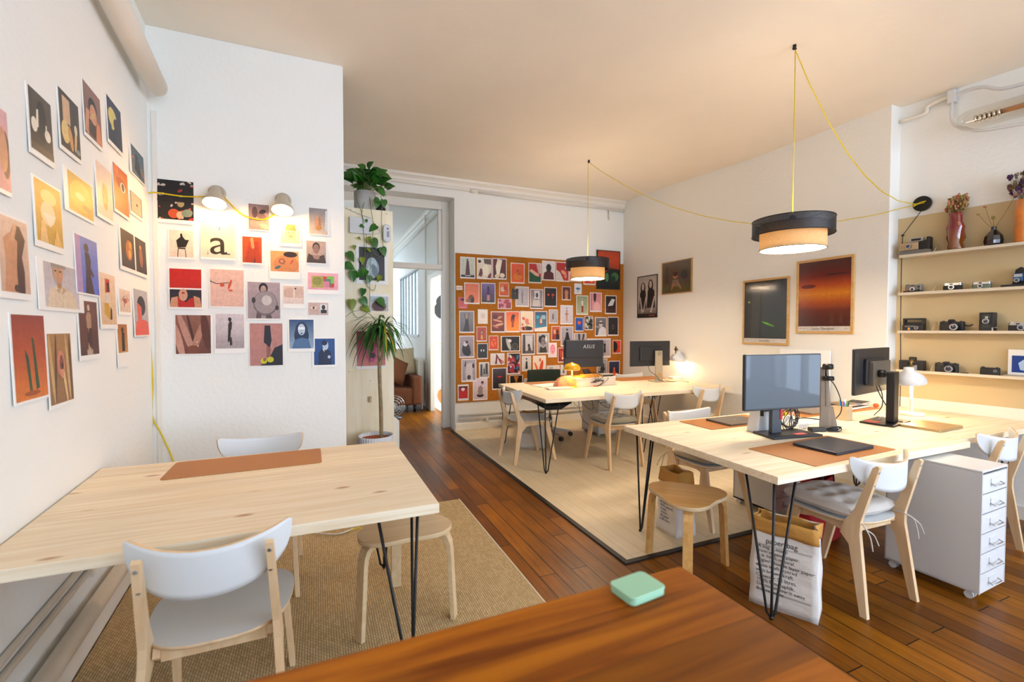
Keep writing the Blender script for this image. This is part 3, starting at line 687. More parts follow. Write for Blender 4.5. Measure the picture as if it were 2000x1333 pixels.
# ---- pads, laptops
def flat_on(label, name, cat, cs, z, th_, m, r=.012, group=None, inset=0):
    """rectangle from four corner points given in order, lying at height z"""
    c = sum(cs, Vector()) / 4; ex = ((cs[1] - cs[0]) + (cs[2] - cs[3])); w = ex.length / 2; ey = ((cs[3] - cs[0]) + (cs[2] - cs[1])); h = ey.length / 2
    an = math.atan2(ex.y, ex.x)
    mb = MB(); mb.prism(rrect(-w / 2, -h / 2, w / 2, h / 2, r), 'z', 0, th_, m)
    o = mb.build(name, loc=(c.x, c.y, z), rz=an, bevel=min(.002, th_ * .3)); tag(o, label, cat, group); return o, w, h
PADS = 'tan leather desk pads'
flat_on('tan leather desk pad on the left desk', 'desk_pad', 'desk pad', [Z(310, 940, HD), Z(630, 905, HD), Z(625, 877, HD), Z(345, 905, HD)], HD + .0005, .003, LEATHER, .02, PADS)
flat_on('tan leather desk pad under the dark blue laptop', 'desk_pad', 'desk pad', [Vector((2.245, 1.46, 0)), Vector((2.985, 1.49, 0)), Vector((2.975, 1.86, 0)), Vector((2.24, 1.83, 0))], HD + .0005, .003, LEATHER, .008, PADS)
flat_on('tan leather desk pad under the grey laptop on the far side of the middle desk', 'desk_pad', 'desk pad', [Vector((2.43, 2.27, 0)), Vector((3.10, 2.27, 0)), Vector((3.10, 2.58, 0)), Vector((2.43, 2.58, 0))], HD + .0005, .003, LEATHER, .02, PADS)
flat_on('tan leather desk pad on the far side of the shelf desk, under the books', 'desk_pad', 'desk pad', [Vector((3.42, 2.31, 0)), Vector((4.40, 2.31, 0)), Vector((4.40, 2.60, 0)), Vector((3.42, 2.60, 0))], HD + .0005, .003, LEATHER, .02, PADS)
flat_on('tan leather desk pad on the back desk behind the silver-stand monitor', 'desk_pad', 'desk pad', [Vector((3.62, 4.86, 0)), Vector((4.42, 4.86, 0)), Vector((4.42, 5.22, 0)), Vector((3.62, 5.22, 0))], HD + .0005, .003, LEATHER, .02, PADS)
flat_on('tan leather desk pad at the left end of the back desk under papers', 'desk_pad', 'desk pad', [Vector((2.38, 4.72, 0)), Vector((2.82, 4.72, 0)), Vector((2.82, 5.2, 0)), Vector((2.38, 5.2, 0))], HD + .0005, .003, LEATHER, .02, PADS)
def laptop(label, c, w, d, an, col, z, logo='#8a8a90', metal=.7):
    t = thing('laptop', label, 'laptop', (c[0], c[1], z), R(an))
    m1 = mat('laptop_' + col[1:], col, .38, metal)
    mb = MB(); mb.prism(rrect(-w / 2, -d / 2, w / 2, d / 2, .012), 'z', .0008, .0085, m1); mb.build('base', t, bevel=.002)
    mb = MB(); mb.prism(rrect(-w / 2, -d / 2, w / 2, d / 2, .012), 'z', .0092, .0155, m1); o = mb.build('lid', t, bevel=.002)
    mb = MB(); mb.prism([(-.012, -.008), (.0, -.013), (.013, -.006), (.011, .006), (.003, .012), (-.01, .008)], 'z', .0156, .0158, mat('logo_' + logo[1:], logo, .3, .8)); mb.build('lid_logo', t)
    return t
LZ = HD + .0036
laptop('closed dark blue laptop on the tan pad of the middle desk', (2.715, 1.665), .36, .245, 2.5, '#3a3f4b', LZ, '#15161a', .4)
laptop('closed space grey laptop on the far side of the middle desk', (2.79, 2.40), .33, .225, -1, '#7c756e', LZ, '#a09a92')
laptop('closed gold laptop at the camera shelf desk', (3.905, 1.745), .33, .225, 3, '#c6ab7c', HD + .0005, '#d9c79e', .6)
laptop('closed silver grey laptop on the pad behind the grey easel stand', (3.72, 2.455), .33, .22, 0, '#9a8d80', LZ, '#b0a598')
flat_on('white tablet lying beside the pen holder', 'tablet', 'tablet', [Vector((3.05, 2.13, 0)), Vector((3.5, 2.10, 0)), Vector((3.52, 2.24, 0)), Vector((3.07, 2.27, 0))], HD + .0005, .006, mat('white_plastic', '#dcdcda', .3))

# ---- monitors
def monitor(label, L, Rr, z0, z1, back, stand, foot, footm, text=None, cov=(.28, .2, .78)):
    """L, Rr: left and right lower corners seen from the screen's front or back; back=True when we see its back"""
    L = Vector(L); Rr = Vector(Rr); c = (L + Rr) / 2; w = (Rr - L).length; an = math.atan2(Rr.y - L.y, Rr.x - L.x); h = z1 - z0
    t = thing('monitor', label, 'monitor', (c.x, c.y, z0), an)
    mb = MB(); mb.prism(rrect(-w / 2, 0, w / 2, h, .006, 2), 'y', -.010, .012, DKPLA); mb.build('housing', t, bevel=.003)
    s = -1 if not back else 1
    fm = mat('dark_screen', '#46505a', .42, coat=.3)
    yy = s * .0125 if back else -.0107
    mb = MB(); mb.box(-w / 2 + .007, min(yy, yy + s * .001), .012, w / 2 - .007, max(yy, yy + s * .001), h - .007, fm); mb.build('screen', t)
    if back:
        mb = MB(); mb.prism(rrect(-w * cov[0], h * cov[1], w * cov[0], h * cov[2], .02, 3), 'y', -.032, -.0102, DKPLA); mb.build('back_cover', t, bevel=.006)
    return t, w, h
# big monitor in the middle, facing us
t, w, h = monitor('large monitor facing the room with its blank screen, on the middle desk', (2.41, 2.01), (2.99, 1.925), .912, 1.262, False, None, None, None)
def loc_part(mb, name, t, **k): return mb.build(name, t, **k)
def local(t, x, y, z):
    M = Matrix.Translation(t.location) @ Matrix.Rotation(t.rotation_euler.z, 4, 'Z'); return M.inverted() @ Vector((x, y, z))
zt = HD - .912
b0 = local(t, 2.76, 1.985, HD); mb = MB()
mb.prism([(b0.x - .19, b0.y - .10), (b0.x + .19, b0.y - .10), (b0.x + .17, b0.y + .09), (b0.x - .17, b0.y + .09)], 'z', zt + .0008, zt + .014, DKPLA); mb.build('stand_base', t, bevel=.003)
mb = MB(); mb.box(b0.x - .105, b0.y - .0, zt + .014, b0.x - .03, b0.y + .03, .24, mat('slate_plastic', '#3b4148', .4)); mb.box(b0.x - .1, -.0, .13, b0.x - .035, b0.y + .02, .23, DKPLA); o = mb.build('stand_neck', t, bevel=.004)
mb = MB(); mb.box(b0.x - .045, b0.y - .004, zt + .10, b0.x - .029, b0.y + .0, zt + .165, mat('red_label', '#c8201c', .5)); mb.build('red_sticker', t)
mb = MB(); mb.box(b0.x + .02, b0.y - .07, zt + .0142, b0.x + .10, b0.y - .035, zt + .0150, mat('coral_label', '#e0605a', .5)); mb.build('red_label', t)
# lenovo style one seen from behind
t, w, h = monitor('black monitor seen from behind on the shelf desk next to the white lamp', (3.494, 2.01), (4.115, 2.122), .945, 1.277, True, None, None, None)
t.rotation_euler.z += 0
zt = HD - .945
b0 = local(t, 3.90, 2.10, HD)
mb = MB(); mb.box(-.13, -.058, .06, .19, -.0105, .24, mat('grey_plastic', '#5a5248', .5)); mb.build('rear_housing', t, bevel=.006)
mb = MB(); mb.box(-.065, -.13, .135, -.02, -.058, .165, BLKPLA); mb.cyl((-.045, -.10, .15), (-.045, -.058, .15), .028, m=BLKPLA); mb.box(-.081, -.165, zt + .012, .003, -.115, .17, BLKPLA); mb.build('stand_neck', t, bevel=.005)
mb = MB(); mb.prism(rrect(-.21, -.20, .13, .0, .006, 2), 'z', zt + .0008, zt + .012, BLKPLA); mb.build('stand_base', t, bevel=.002)
mb = MB(); mb.box(-.19, -.10, zt + .0122, -.09, -.02, zt + .0128, mat('red_orange_label', '#c8452a', .5)); mb.build('base_sticker', t)
mb = MB()
mb.tube(catmull([(-.06, -.045, .075), (-.055, -.07, 0), (-.05, -.11, -.08), (-.03, -.16, zt + .03), (0, -.19, zt + .016)]), .0035, BLKPLA, seg=6)
mb.tube(catmull([(-.01, -.045, .075), (-.01, -.07, 0), (-.04, -.08, -.09), (-.09, -.05, zt + .05)]), .003, BLKPLA, seg=6); mb.build('cable', t)
mb = MB(); vs, fs = text_mesh('ThinkVision', .024); mb.add(vs, fs, mat('dim_grey_print', '#6d6a66', .5), M=Matrix.Translation((-w / 2 + .03, -.0105, h - .03)) @ Matrix.Rotation(R(90), 4, 'Y')); mb.build('lettering', t)
# back desk: monitor seen from behind on the white box
pl = Y(1106, 671, 4.74); pr = Y(1177.5, 671, 4.74)
t, w, h = monitor('black monitor seen from behind on the white box of the back desk', (pl.x - .02, 4.76), (pr.x, 4.74), .955, 1.285, True, None, None, None, cov=(.485, .36, .985))
mb = MB(); vs, fs = text_mesh('ASUS', .062, 'CENTER', 1.18, shear=.2); mb.add(vs, fs, mat('silver_print', '#c9c5bd', .4, .5), M=Matrix.Translation((.05, -.0335, h * .70))); mb.build('lettering', t)
mb = MB(); mb.prism([(-.04, -.02), (.05, -.02), (.09, -.105), (.0, -.105)], 'y', -.05, -.02, BLKPLA); mb.prism(rrect(-.12, -.12, .16, .06, .03, 4), 'z', -.109, -.101, BLKPLA); mb.build('stand', t, bevel=.004)
pl = Y(1231, 671, 4.78); pr = Y(1305.5, 671, 4.78); DELLS = mat('silver_plastic', '#b9ab92', .4, .3)
t, w, h = monitor('black monitor with a silver stand seen from behind on the back desk', (pl.x, 4.78), (pr.x, 4.76), .935, 1.262, True, None, None, None)
zt = HD - .935
mb = MB(); mb.prism([(.03, zt + .01), (.145, zt + .01), (.135, .2), (.035, .2)], 'y', -.075, -.055, DELLS); mb.box(.05, -.06, .12, .12, -.03, .2, BLKPLA)
mb.cyl((.09, -.077, zt + .075), (.09, -.0745, zt + .075), .03, m=PINED, seg=20); mb.tube([(.09 + .024 * math.cos(a * PI / 10), -.078, .165 + .024 * math.sin(a * PI / 10)) for a in range(21)], .002, DKPLA, seg=5); mb.build('stand_neck', t, bevel=.002)
mb = MB(); mb.box(-.05, -.2, zt + .0008, .26, -.02, zt + .01, DELLS); mb.build('stand_base', t, bevel=.002)
mb = MB(); vs, fs = text_mesh('DELL', .014, 'CENTER'); mb.add(vs, fs, DKPLA, M=Matrix.Translation((.09, -.0756, .16))); mb.build('lettering', t)
mb = MB(); mb.tube(catmull([(-.06, -.035, .03), (-.04, -.05, -.06), (.03, -.09, -.12), (.05, -.12, zt + .02), (.05, -.2, zt + .014)]), .0035, BLKPLA, seg=6); mb.build('cable', t)

# ---- lamps
SHW = mat('white_enamel', '#d5d9dc', .35); WARMW = mat('shade_inside', '#f4ead4', .6)
def bulb_mat(s=30): return mat('lit_bulb_%d' % s, '#ffffff', .5, emit='#ffcf8a', es=s)
def pt_light(name, loc, power, col, r=.03, parent=None):
    l = bpy.data.lights.new(name, 'POINT'); l.energy = power; l.color = lin(col); l.shadow_soft_size = r
    o = bpy.data.objects.new(name, l); C.objects.link(o); o.location = loc
    if parent: o.parent = parent
    return o
WARM = '#ffdcae'
def desk_lamp(label, x, y, rz, sc_=1., power=9, box=False):
    t = thing('desk_lamp', label, 'lamp', (x, y, HD + .0005), R(rz))
    mb = MB()
    if box: mb.box(-.085, -.05, 0, .085, .05, .035, WHITEP)
    else: mb.lathe([(.001, 0), (.078, 0), (.082, .008), (.078, .022), (.015, .024), (.001, .024)], WHITEP, seg=40)
    mb.build('base', t, bevel=.003 if box else 0)
    mb = MB(); mb.cyl((0, 0, .022), (0, 0, .30 * sc_), .0105, m=WHITEP, seg=14); mb.build('pole', t)
    tilt = Matrix.Translation((0, -.04, .255 * sc_)) @ Matrix.Rotation(R(8), 4, 'X') @ Matrix.Scale(sc_, 4)
    prof = [(.104, 0), (.106, .004), (.102, .035), (.085, .062), (.055, .085), (.034, .098), (.031, .125), (.001, .127)]
    mb = MB(); mb.lathe(prof, SHW, seg=40, M=tilt); mb.lathe([(r - .003 if r > .01 else r, z - .002) for r, z in prof], WARMW, seg=40, M=tilt); mb.build('lamp_shade', t)
    mb = MB(); brs = mat('aged_brass', '#8c7440', .4, .8)
    mb.cyl((0, -.02, .38 * sc_), (0, .0, .44 * sc_), .012, m=brs, seg=10); mb.cyl((-.022, -.01, .405 * sc_), (.022, -.01, .405 * sc_), .012, m=BLACK, seg=10); mb.cyl((0, 0, .3 * sc_), (0, .0, .405 * sc_), .008, m=brs, seg=8); mb.build('joint', t)
    mb = MB(); mb.ball((0, -.035, .285 * sc_), .024, .024, .03, bulb_mat(25), 12, 8); mb.build('bulb', t)
    pt_light('lamp_light', (0, -.04, .262 * sc_), power, WARM, .03, t)
    return t
desk_lamp('white desk lamp lit beside the gold laptop, by the camera shelves', 4.31, 2.055, -85, 1.0, 4.5)
desk_lamp('white desk lamp lit at the right end of the back desk', 4.455, 4.79, 0, 1.0, 3.6, True)
yl = mat('yellow_enamel', '#d8a400', .25, coat=.5)
p = Z(1117, 757, HD)
t = thing('mushroom_lamp', 'small yellow mushroom lamp lit on the back desk', 'lamp', (p.x, p.y, HD + .0005))
mb = MB(); mb.lathe([(.001, 0), (.062, 0), (.06, .008), (.012, .012), (.001, .012)], yl); mb.build('base', t)
mb = MB(); mb.cyl((0, 0, .01), (0, 0, .20), .008, m=mat('pale_brass', '#e8cf7a', .4)); mb.build('stem', t)
prof = [(.095, .205), (.1, .215), (.098, .235), (.08, .262), (.05, .277), (.02, .283), (.015, .29), (.001, .291)]
mb = MB(); mb.lathe(prof, yl, seg=36); mb.lathe([(max(.001, r - .003), z - .003) for r, z in prof], WARMW, seg=36); mb.build('lamp_shade', t)
mb = MB(); mb.ball((0, 0, .215), .018, .018, .02, bulb_mat(25), 10, 6); mb.build('bulb', t)
pt_light('lamp_light', (0, 0, .195), 2.4, '#ffb858', .02, t).location = (.03, -.03, .2)

# pendants
DRUM = shade_mat('drum_fabric', '#cfae7c', .012); TOPGLOW = mat('added_top_glow', '#f2ead8', .8, emit='#ffe6c8', es=8); PERF = mat('perforated_black', '#1d1d20', .55)
def perf_mat():
    m, nt, b = base_mat('perforated_sheet'); L = nt.links.new
    b.inputs['Base Color'].default_value = (*lin('#26272b'), 1); b.inputs['Roughness'].default_value = .45; b.inputs['Metallic'].default_value = .4
    tc = nt.nodes.new('ShaderNodeTexCoord'); sp = nt.nodes.new('ShaderNodeSeparateXYZ'); L(tc.outputs['Object'], sp.inputs[0])
    def M(op, *ins):
        n = nt.nodes.new('ShaderNodeMath'); n.operation = op
        for i, v in enumerate(ins):
            if isinstance(v, (int, float)): n.inputs[i].default_value = v
            else: L(v, n.inputs[i])
        return n.outputs[0]
    a = M('ARCTAN2', sp.outputs['Y'], sp.outputs['X']); u = M('MULTIPLY', a, 46.0); v = M('MULTIPLY', sp.outputs['Z'], 160.0)
    row = M('FLOOR', v); u2 = M('ADD', u, M('MULTIPLY', row, .5))
    fu = M('SUBTRACT', M('FRACT', u2), .5); fv = M('SUBTRACT', M('FRACT', v), .5)
    d = M('SQRT', M('ADD', M('MULTIPLY', fu, fu), M('MULTIPLY', fv, fv))); hole = M('LESS_THAN', d, .15)
    t = nt.nodes.new('ShaderNodeBsdfTransparent'); mx = nt.nodes.new('ShaderNodeMixShader'); L(hole, mx.inputs[0]); L(b.outputs[0], mx.inputs[1]); L(t.outputs[0], mx.inputs[2])
    L(mx.outputs[0], nt.nodes['Material Output'].inputs['Surface']); return m
PERFM = perf_mat()
def pendant(label, x, y, ztop, ro, ri, hb, hd, ceilz, power):
    t = thing('pendant_lamp', label, 'lamp', (x, y, ztop))
    mb = MB(); mb.lathe([(ro, -hb), (ro, 0)], PERFM, seg=72); mb.build('outer_ring', t)
    mb = MB()
    for zz in (0, -hb): mb.tube([(ro * math.cos(a * PI / 36), ro * math.sin(a * PI / 36), zz) for a in range(73)], .0035, BLACK, seg=6)
    for k in range(3):
        a = k * 2 * PI / 3 + .3; mb.cyl((0, 0, -.02), (ro * math.cos(a), ro * math.sin(a), -.012), .003, m=BLACK, seg=6)
    mb.build('ring_frame', t)
    mb = MB(); mb.lathe([(ri, -hd), (ri, -.035)], DRUM, seg=72); mb.build('lamp_shade', t)
    mb = MB()
    for zz in (-hd, -.035): mb.tube([(ri * math.cos(a * PI / 36), ri * math.sin(a * PI / 36), zz) for a in range(73)], .0032, mat('drum_rim', '#2a2018', .6), seg=6)
    mb.build('shade_rim', t)
    mb = MB(); mb.cyl((0, 0, -hd + .012), (0, 0, -hd + .016), ri - .006, m=mat('lit_diffuser', '#f6ecd4', .8, emit='#ffe6c8', es=power), seg=48); mb.build('diffuser', t)
    mb = MB(); mb.cyl((0, 0, -.05), (0, 0, -.046), ri - .004, m=TOPGLOW, seg=48); mb.build('added_top_disc', t)  # unseen glowing disc, added to set how much light reaches the ceiling
    mb = MB(); mb.cyl((0, 0, -.12), (0, 0, .03), .022, m=BLACK, seg=12); mb.build('socket', t)
    mb = MB(); mb.ball((0, 0, -.15), .03, .03, .038, bulb_mat(40), 12, 8); mb.build('bulb', t)
    pt_light('lamp_light', (0, 0, -.14), 6, WARM, .05, t)
    mb = MB(); mb.tube([(0, 0, .03), (0, 0, (ceilz - ztop) / 2), (0, 0, ceilz - ztop - .02)], .0032, YCORD, seg=8); mb.build('hanging_cord', t)
    return t
PA = Z(1552, 88, ZC); PB_ = Z(1150, 313, ZC)
pendant('large pendant lamp with black ring and beige drum over the middle desk', PA.x + .008, PA.y, 2.215, .262, .212, .11, .215, ZC, 38)
pendant('smaller looking pendant lamp with black ring and beige drum over the back desk', PB_.x - .01, PB_.y, 2.265, .262, .205, .115, .235, ZC, 44)
mk = wpt('niche', 1801, 398, .02)
for P_, lb in ((PA, 'small black ceiling hook holding the cord of the pendant over the middle desk'), (PB_, 'small black ceiling hook holding the cord of the pendant over the back desk')):
    mb = MB(); mb.cyl((0, 0, -.03), (0, 0, 0), .012, m=BLACK, seg=12); mb.cyl((-.014, 0, -.026), (.014, 0, -.026), .008, m=BLACK, seg=8); tag(mb.build('cord_hook', loc=P_), lb, 'hook')
def swag(a, b, sag, n=26, wob=0):
    a = Vector(a); b = Vector(b); return [a.lerp(b, i / n) - Vector((0, 0, sag * 4 * (i / n) * (1 - i / n))) + Vector((0, 0, wob * math.sin(i * 1.7))) for i in range(n + 1)]
dsk = mk + NN * .03
mb = MB(); mb.tube(swag((PA.x, PA.y, ZC - .025), dsk + Vector((0, .01, .0)), .30, wob=.004), .0034, YCORD, seg=8); tag(mb.build('yellow_cord'), 'yellow cord sagging steeply from the near ceiling hook to the black wall disc', 'cord')
mb = MB(); mb.tube(swag((PB_.x, PB_.y, ZC - .025), dsk, .42, 40, wob=.002), .0034, YCORD, seg=8); tag(mb.build('yellow_cord'), 'long yellow cord sagging from the far ceiling hook behind the large pendant to the wall', 'cord')
t = thing('wall_rose', 'round black cord disc on the wall above the camera shelves', 'wall disc', (mk.x, mk.y, mk.z), NTH)
mb = MB(); mb.cyl((0, .02, 0), (0, -.012, 0), .062, m=BLACK, seg=36); mb.build('disc', t, bevel=.003)
mb = MB(); mb.tube(catmull([(.03, -.016, .012), (.0, -.03, .008), (-.03, -.03, -.004), (-.05, -.045, -.012)]), .0035, YCORD, seg=6); mb.tube(catmull([(.02, -.016, .002), (-.02, -.026, -.004), (-.05, -.03, -.02)]), .0035, YCORD, seg=6); mb.build('cord_knot', t)
ca = wpt('niche', 1763, 460, .02); mb = MB()
mb.tube([mk + Vector((0, 0, -.06)) + NN * .01, ca, wpt('niche', 1761, 500, .006), wpt('niche', 1760, 560, .006), wpt('niche', 1759, 640, .006), wpt('niche', 1759, 720, .012), wpt('niche', 1757.5, 798, .022)], .0028, BLACK, seg=6); mb.ball(ca, .011, .011, .008, BLACK, 10, 6)
tag(mb.build('black_cable'), 'thin black cord running from the wall disc down beside the shelves', 'cord')

# wall spot lamps above the prints on the partition
PUT = mat('putty_enamel', '#b5a893', .4)
def spot(label, u, v, power):
    c = Y(u, v, YP)
    t = thing('wall_lamp', label, 'lamp', (c.x, YP - .001, c.z))
    mb = MB(); mb.cyl((0, 0, 0), (0, -.03, 0), .056, .05, m=PUT, seg=32); mb.cyl((0, -.03, .01), (0, -.033, .01), .008, m=BLACK, seg=10); mb.build('wall_plate', t, bevel=.003)
    tilt = Matrix.Translation((0, -.05, .012)) @ Matrix.Rotation(R(-22), 4, 'X')
    prof = [(.074, -.115), (.076, -.112), (.068, -.09), (.048, -.055), (.036, -.02), (.034, .005), (.02, .018), (.001, .02)]
    mb = MB(); mb.lathe(prof, PUT, seg=36, M=tilt); mb.lathe([(max(.001, r - .003), z - .002) for r, z in prof], WARMW, seg=36, M=tilt); mb.build('lamp_shade', t)
    mb = MB(); b = tilt @ Vector((0, 0, -.092)); mb.ball(b, .032, .032, .03, bulb_mat(60), 14, 8); mb.build('bulb', t)
    pt_light('lamp_light', tilt @ Vector((0, 0, -.125)), power, '#ffc070', .03, t)
    return c
c1 = spot('putty grey wall lamp lit over the letter print, beside the dark crowd photo', 424, 378, 3.6)
c2 = spot('putty grey wall lamp lit over the bandana print, beside the leg photo', 553, 392, 3.6)
def yp(u, v, o=.012): return Y(u, v, YP - o)
mb = MB(); mb.tube(catmull([yp(303, 895), yp(322, 860), yp(303, 822), yp(298, 800), yp(297, 740), yp(292, 640), yp(290, 520), yp(288, 440), yp(286, 384), yp(291, 377), yp(310, 377), yp(360, 383), yp(410, 384)][1:] if False else [yp(340, 905), yp(330, 880), yp(316, 850), yp(299, 818), yp(297, 790), yp(298, 740), yp(292, 640), yp(290, 520), yp(287, 440), yp(286, 384), yp(291, 377), yp(310, 377), yp(360, 384), yp(405, 384)], 6), .0046, YCORD, seg=8)
tag(mb.build('yellow_cord'), 'yellow cord running down the left corner from the two wall lamps', 'cord')
mb = MB(); mb.tube(catmull([yp(436, 384), yp(450, 398), yp(463, 412), yp(480, 423), yp(505, 429), yp(522, 427), yp(540, 417)], 6), .0046, YCORD, seg=8)
tag(mb.build('yellow_cord'), 'short yellow cord slung between the two wall lamps', 'cord')
pz = .014
mb = MB(); q = [Z(640, 1044, pz), Z(660, 1045, pz), Z(678, 1040, pz), Z(700, 1033, pz + .01), Z(712, 1038, pz), Z(730, 1030, pz + .01), Z(725, 1040, pz), Z(700, 1042, pz)]
mb.tube(catmull([p + Vector((0, 0, .005)) for p in q]), .004, YCORD, seg=6); tag(mb.build('yellow_cord'), 'yellow cord loops lying on the rug under the left desk', 'cord')
mb = MB(); q = [Z(600, 1042, pz), Z(640, 1047, pz), Z(665, 1046, pz), Z(690, 1036, pz)]
mb.tube(catmull([p + Vector((0, 0, .012)) for p in q]), .004, WHITEP, seg=6); tag(mb.build('white_cable'), 'white cord lying on the rug under the left desk', 'cord')

# ================================================================== SMALL THINGS ON THE DESKS
# back desk
bx = (Z(1130, 757, HD) + Z(1165, 756, HD)) / 2
BOXW = mat('white_box_card', '#d9d2c6', .6)
t = thing('storage_box', 'long white box under the black monitor on the back desk', 'box', (3.04, 4.72, HD + .0005))
mb = MB(); mb.prism(rrect(-.27, -.16, .28, .16, .02, 3), 'z', 0, .085, BOXW); mb.build('body', t, bevel=.003)
mb = MB(); mb.prism(rrect(-.273, -.163, .283, .163, .02, 3), 'z', .0855, .105, BOXW); mb.build('lid', t, bevel=.004)
mb = MB()
for i, (dx, dz) in enumerate(((0, 0), (.02, .01), (.05, 0))):
    mb.tube(catmull([Vector((3.03 + dx, 4.70, HD + .16)), Vector((3.02 + dx * 2, 4.545, HD + .11)), Vector((2.99 - dx, 4.53, HD + .05)), Vector((3.06 + dx, 4.525, HD + .07 + dz)), Vector((3.11, 4.53, HD + .05)), Vector((3.06, 4.525, HD + .02)), Vector((2.97 + dx, 4.50, HD + .006))], 6), .0032, BLKPLA, seg=6)
mb.tube(catmull([Vector((3.2, 4.70, HD + .12)), Vector((3.19, 4.54, HD + .09)), Vector((3.1, 4.52, HD + .03)), Vector((3.0, 4.50, HD + .008))], 6), .003, BLKPLA, seg=6)
tag(mb.build('cable_bundle'), 'black cables hanging in loops over the front of the white box', 'cable')
mb = MB(); mb.box(-.02, -.008, 0, .02, .008, .012, mat('orange_plastic', '#e0601a', .4)); tag(mb.build('cable_tie', loc=(2.965, 4.485, HD + .012), rz=.4), 'small orange plug lying at the foot of the white box', 'plug')
mb = MB(); mb.prism(rrect(-.16, -.10, .16, .10, .01, 2), 'z', 0, .016, mat('kraft_tray', '#c9892e', .6)); mb.prism(rrect(-.1, -.07, .13, .05, .03, 3), 'z', .016, .03, mat('kraft_tray', '#c9892e', .6)); tag(mb.build('wooden_tray', loc=(2.98, 4.66, HD + .1058), rz=.1, bevel=.003), 'amber wooden tray lying on the white box behind the yellow lamp', 'tray')
t = thing('tape_dispenser', 'grey and black hub lying at the right end of the white box', 'box', (3.22, 4.66, HD + .1058))
mb = MB(); mb.box(-.085, -.06, 0, .085, .06, .018, BLKPLA); mb.build('base', t, bevel=.002)
mb = MB(); mb.box(-.09, -.063, .0185, .09, .063, .028, mat('grey_hub', '#a8a294', .4)); mb.build('top_cover', t, bevel=.002)
p = Z(1108, 757, HD)
def lump(u, v):
    a = u * 2 * PI; b = v * PI / 2; r = 1 + .08 * math.sin(5 * a + 3 * b) + .05 * math.sin(9 * a)
    return (.13 * r * math.cos(a) * math.cos(b), .09 * r * math.sin(a) * math.cos(b), .12 * math.sin(b)), (0, 0, 1)
mb = MB(); mb.grid(lump, 40, 10, mat('coral_knit', '#d9967a', .95, bump=1., bscale=70)); tag(mb.build('knitted_pouch', loc=(p.x + .02, p.y + .10, HD + .001)), 'coral knitted pouch leaning on the white box behind the yellow lamp', 'pouch')
for i, (u, v, w_, h_, an, hh, lab) in enumerate(((1085, 755, .34, .24, 12, .004, 'white paper sheets fanned at the foot of the yellow lamp'), (1100, 759, .3, .12, -4, .012, 'thin white book lying in front of the yellow lamp'))):
    p = Z(u, v, HD); mb = MB(); mb.box(-w_ / 2, -h_ / 2, 0, w_ / 2, h_ / 2, hh, PAPER); tag(mb.build('paper_stack', loc=(p.x - .06, p.y + (.10 if i == 0 else -.02), HD + .004), rz=R(an)), lab, 'paper')
# cables lying behind the silver stand
mb = MB(); mb.tube(catmull([Z(1298, 742, HD + .01), Z(1312, 746, HD + .01), Z(1330, 744, HD + .01), Z(1345, 747, HD + .01)], 6), .004, mat('olive_cable', '#8a7430', .5), seg=6); tag(mb.build('lamp_cable'), 'olive cable lying on the desk pad behind the silver stand', 'cable')
# office chair behind the back desk
GRN = mat('dark_green_fabric', '#14241c', .85, bump=.3, bscale=250)
t = thing('office_chair', 'dark green swivel chair on castors behind the back desk', 'office chair', (2.80, 5.28, .006), R(172))
mb = MB(); mb.prism(rrect(-.24, -.23, .24, .22, .07, 6), 'z', .45, .53, GRN); mb.build('seat', t, bevel=.02, seg=3)
mb = MB(); mb.prism([(-.22, .445), (.22, .445), (.10, .38), (-.10, .38)], 'y', -.16, .16, BLKPLA); mb.build('seat_pan', t, bevel=.01)
def bk(u, v):
    x = (u * 2 - 1) * .235; return (x, -.27 + .05 * (u * 2 - 1) ** 2, .62 + .24 * v), (0, 1, 0)
mb = MB(); mb.grid(bk, 14, 6, GRN, .045); mb.build('backrest', t, bevel=.012, seg=3)
mb = MB(); mb.tube([(0, -.1, .42), (0, -.27, .44), (0, -.30, .66)], .018, BLKPLA); mb.build('back_bar', t)
mb = MB(); mb.cyl((0, 0, .12), (0, 0, .26), .03, m=STEEL); mb.cyl((0, 0, .26), (0, 0, .40), .018, m=STEEL); mb.build('gas_column', t)
for k in range(5):
    a = 2 * PI * k / 5 + .5; c, s_ = math.cos(a), math.sin(a)
    mb = MB(); mb.prism([(.02, .07), (.28, .06), (.28, .075), (.03, .13)], 'y', -.018, .018, STEEL, M=Matrix.Rotation(a, 4, 'Z')); mb.build('foot', t, bevel=.004)
    mb = MB(); mb.cyl((.275 * c - s_ * .022, .275 * s_ + c * .022, .028), (.275 * c + s_ * .022, .275 * s_ - c * .022, .028), .028, m=BLKPLA, seg=18); mb.build('caster', t)
# cables hanging under the back desk
mb = MB(); rng = random.Random(3)
for i in range(7):
    x0 = 3.0 + .09 * i; col = YCORD if i % 3 == 0 else (BLKPLA if i % 3 == 1 else WHITEP)
    mb.tube(catmull([(x0, 4.9, HD - TT - .006), (x0 - .06, 4.88, .6), (x0 + .08 * rng.uniform(-1, 1), 4.92, .48), (x0 + .12, 4.9, .40), (x0 + .2 * rng.uniform(-.3, 1), 4.92, .62)], 6), .0035, col, seg=6)
mb.tube(catmull([(3.02, 4.92, HD - TT - .006), (2.98, 4.86, .5), (3.02, 4.84, .3), (3.15, 4.84, .2), (3.2, 4.86, .16)], 6), .0035, BLKPLA, seg=6)
tag(mb.build('hanging_cables'), 'tangle of yellow, black and white cables hanging under the back desk', 'cables')
mb = MB(); mb.tube(catmull([(3.62, 4.3, HD - TT - .001), (3.66, 4.29, .62), (3.72, 4.3, .62), (3.73, 4.3, HD - TT - .001)], 6), .005, BLKPLA, seg=6); tag(mb.build('cable_loop'), 'short black cable loop under the front of the back desk', 'cable')

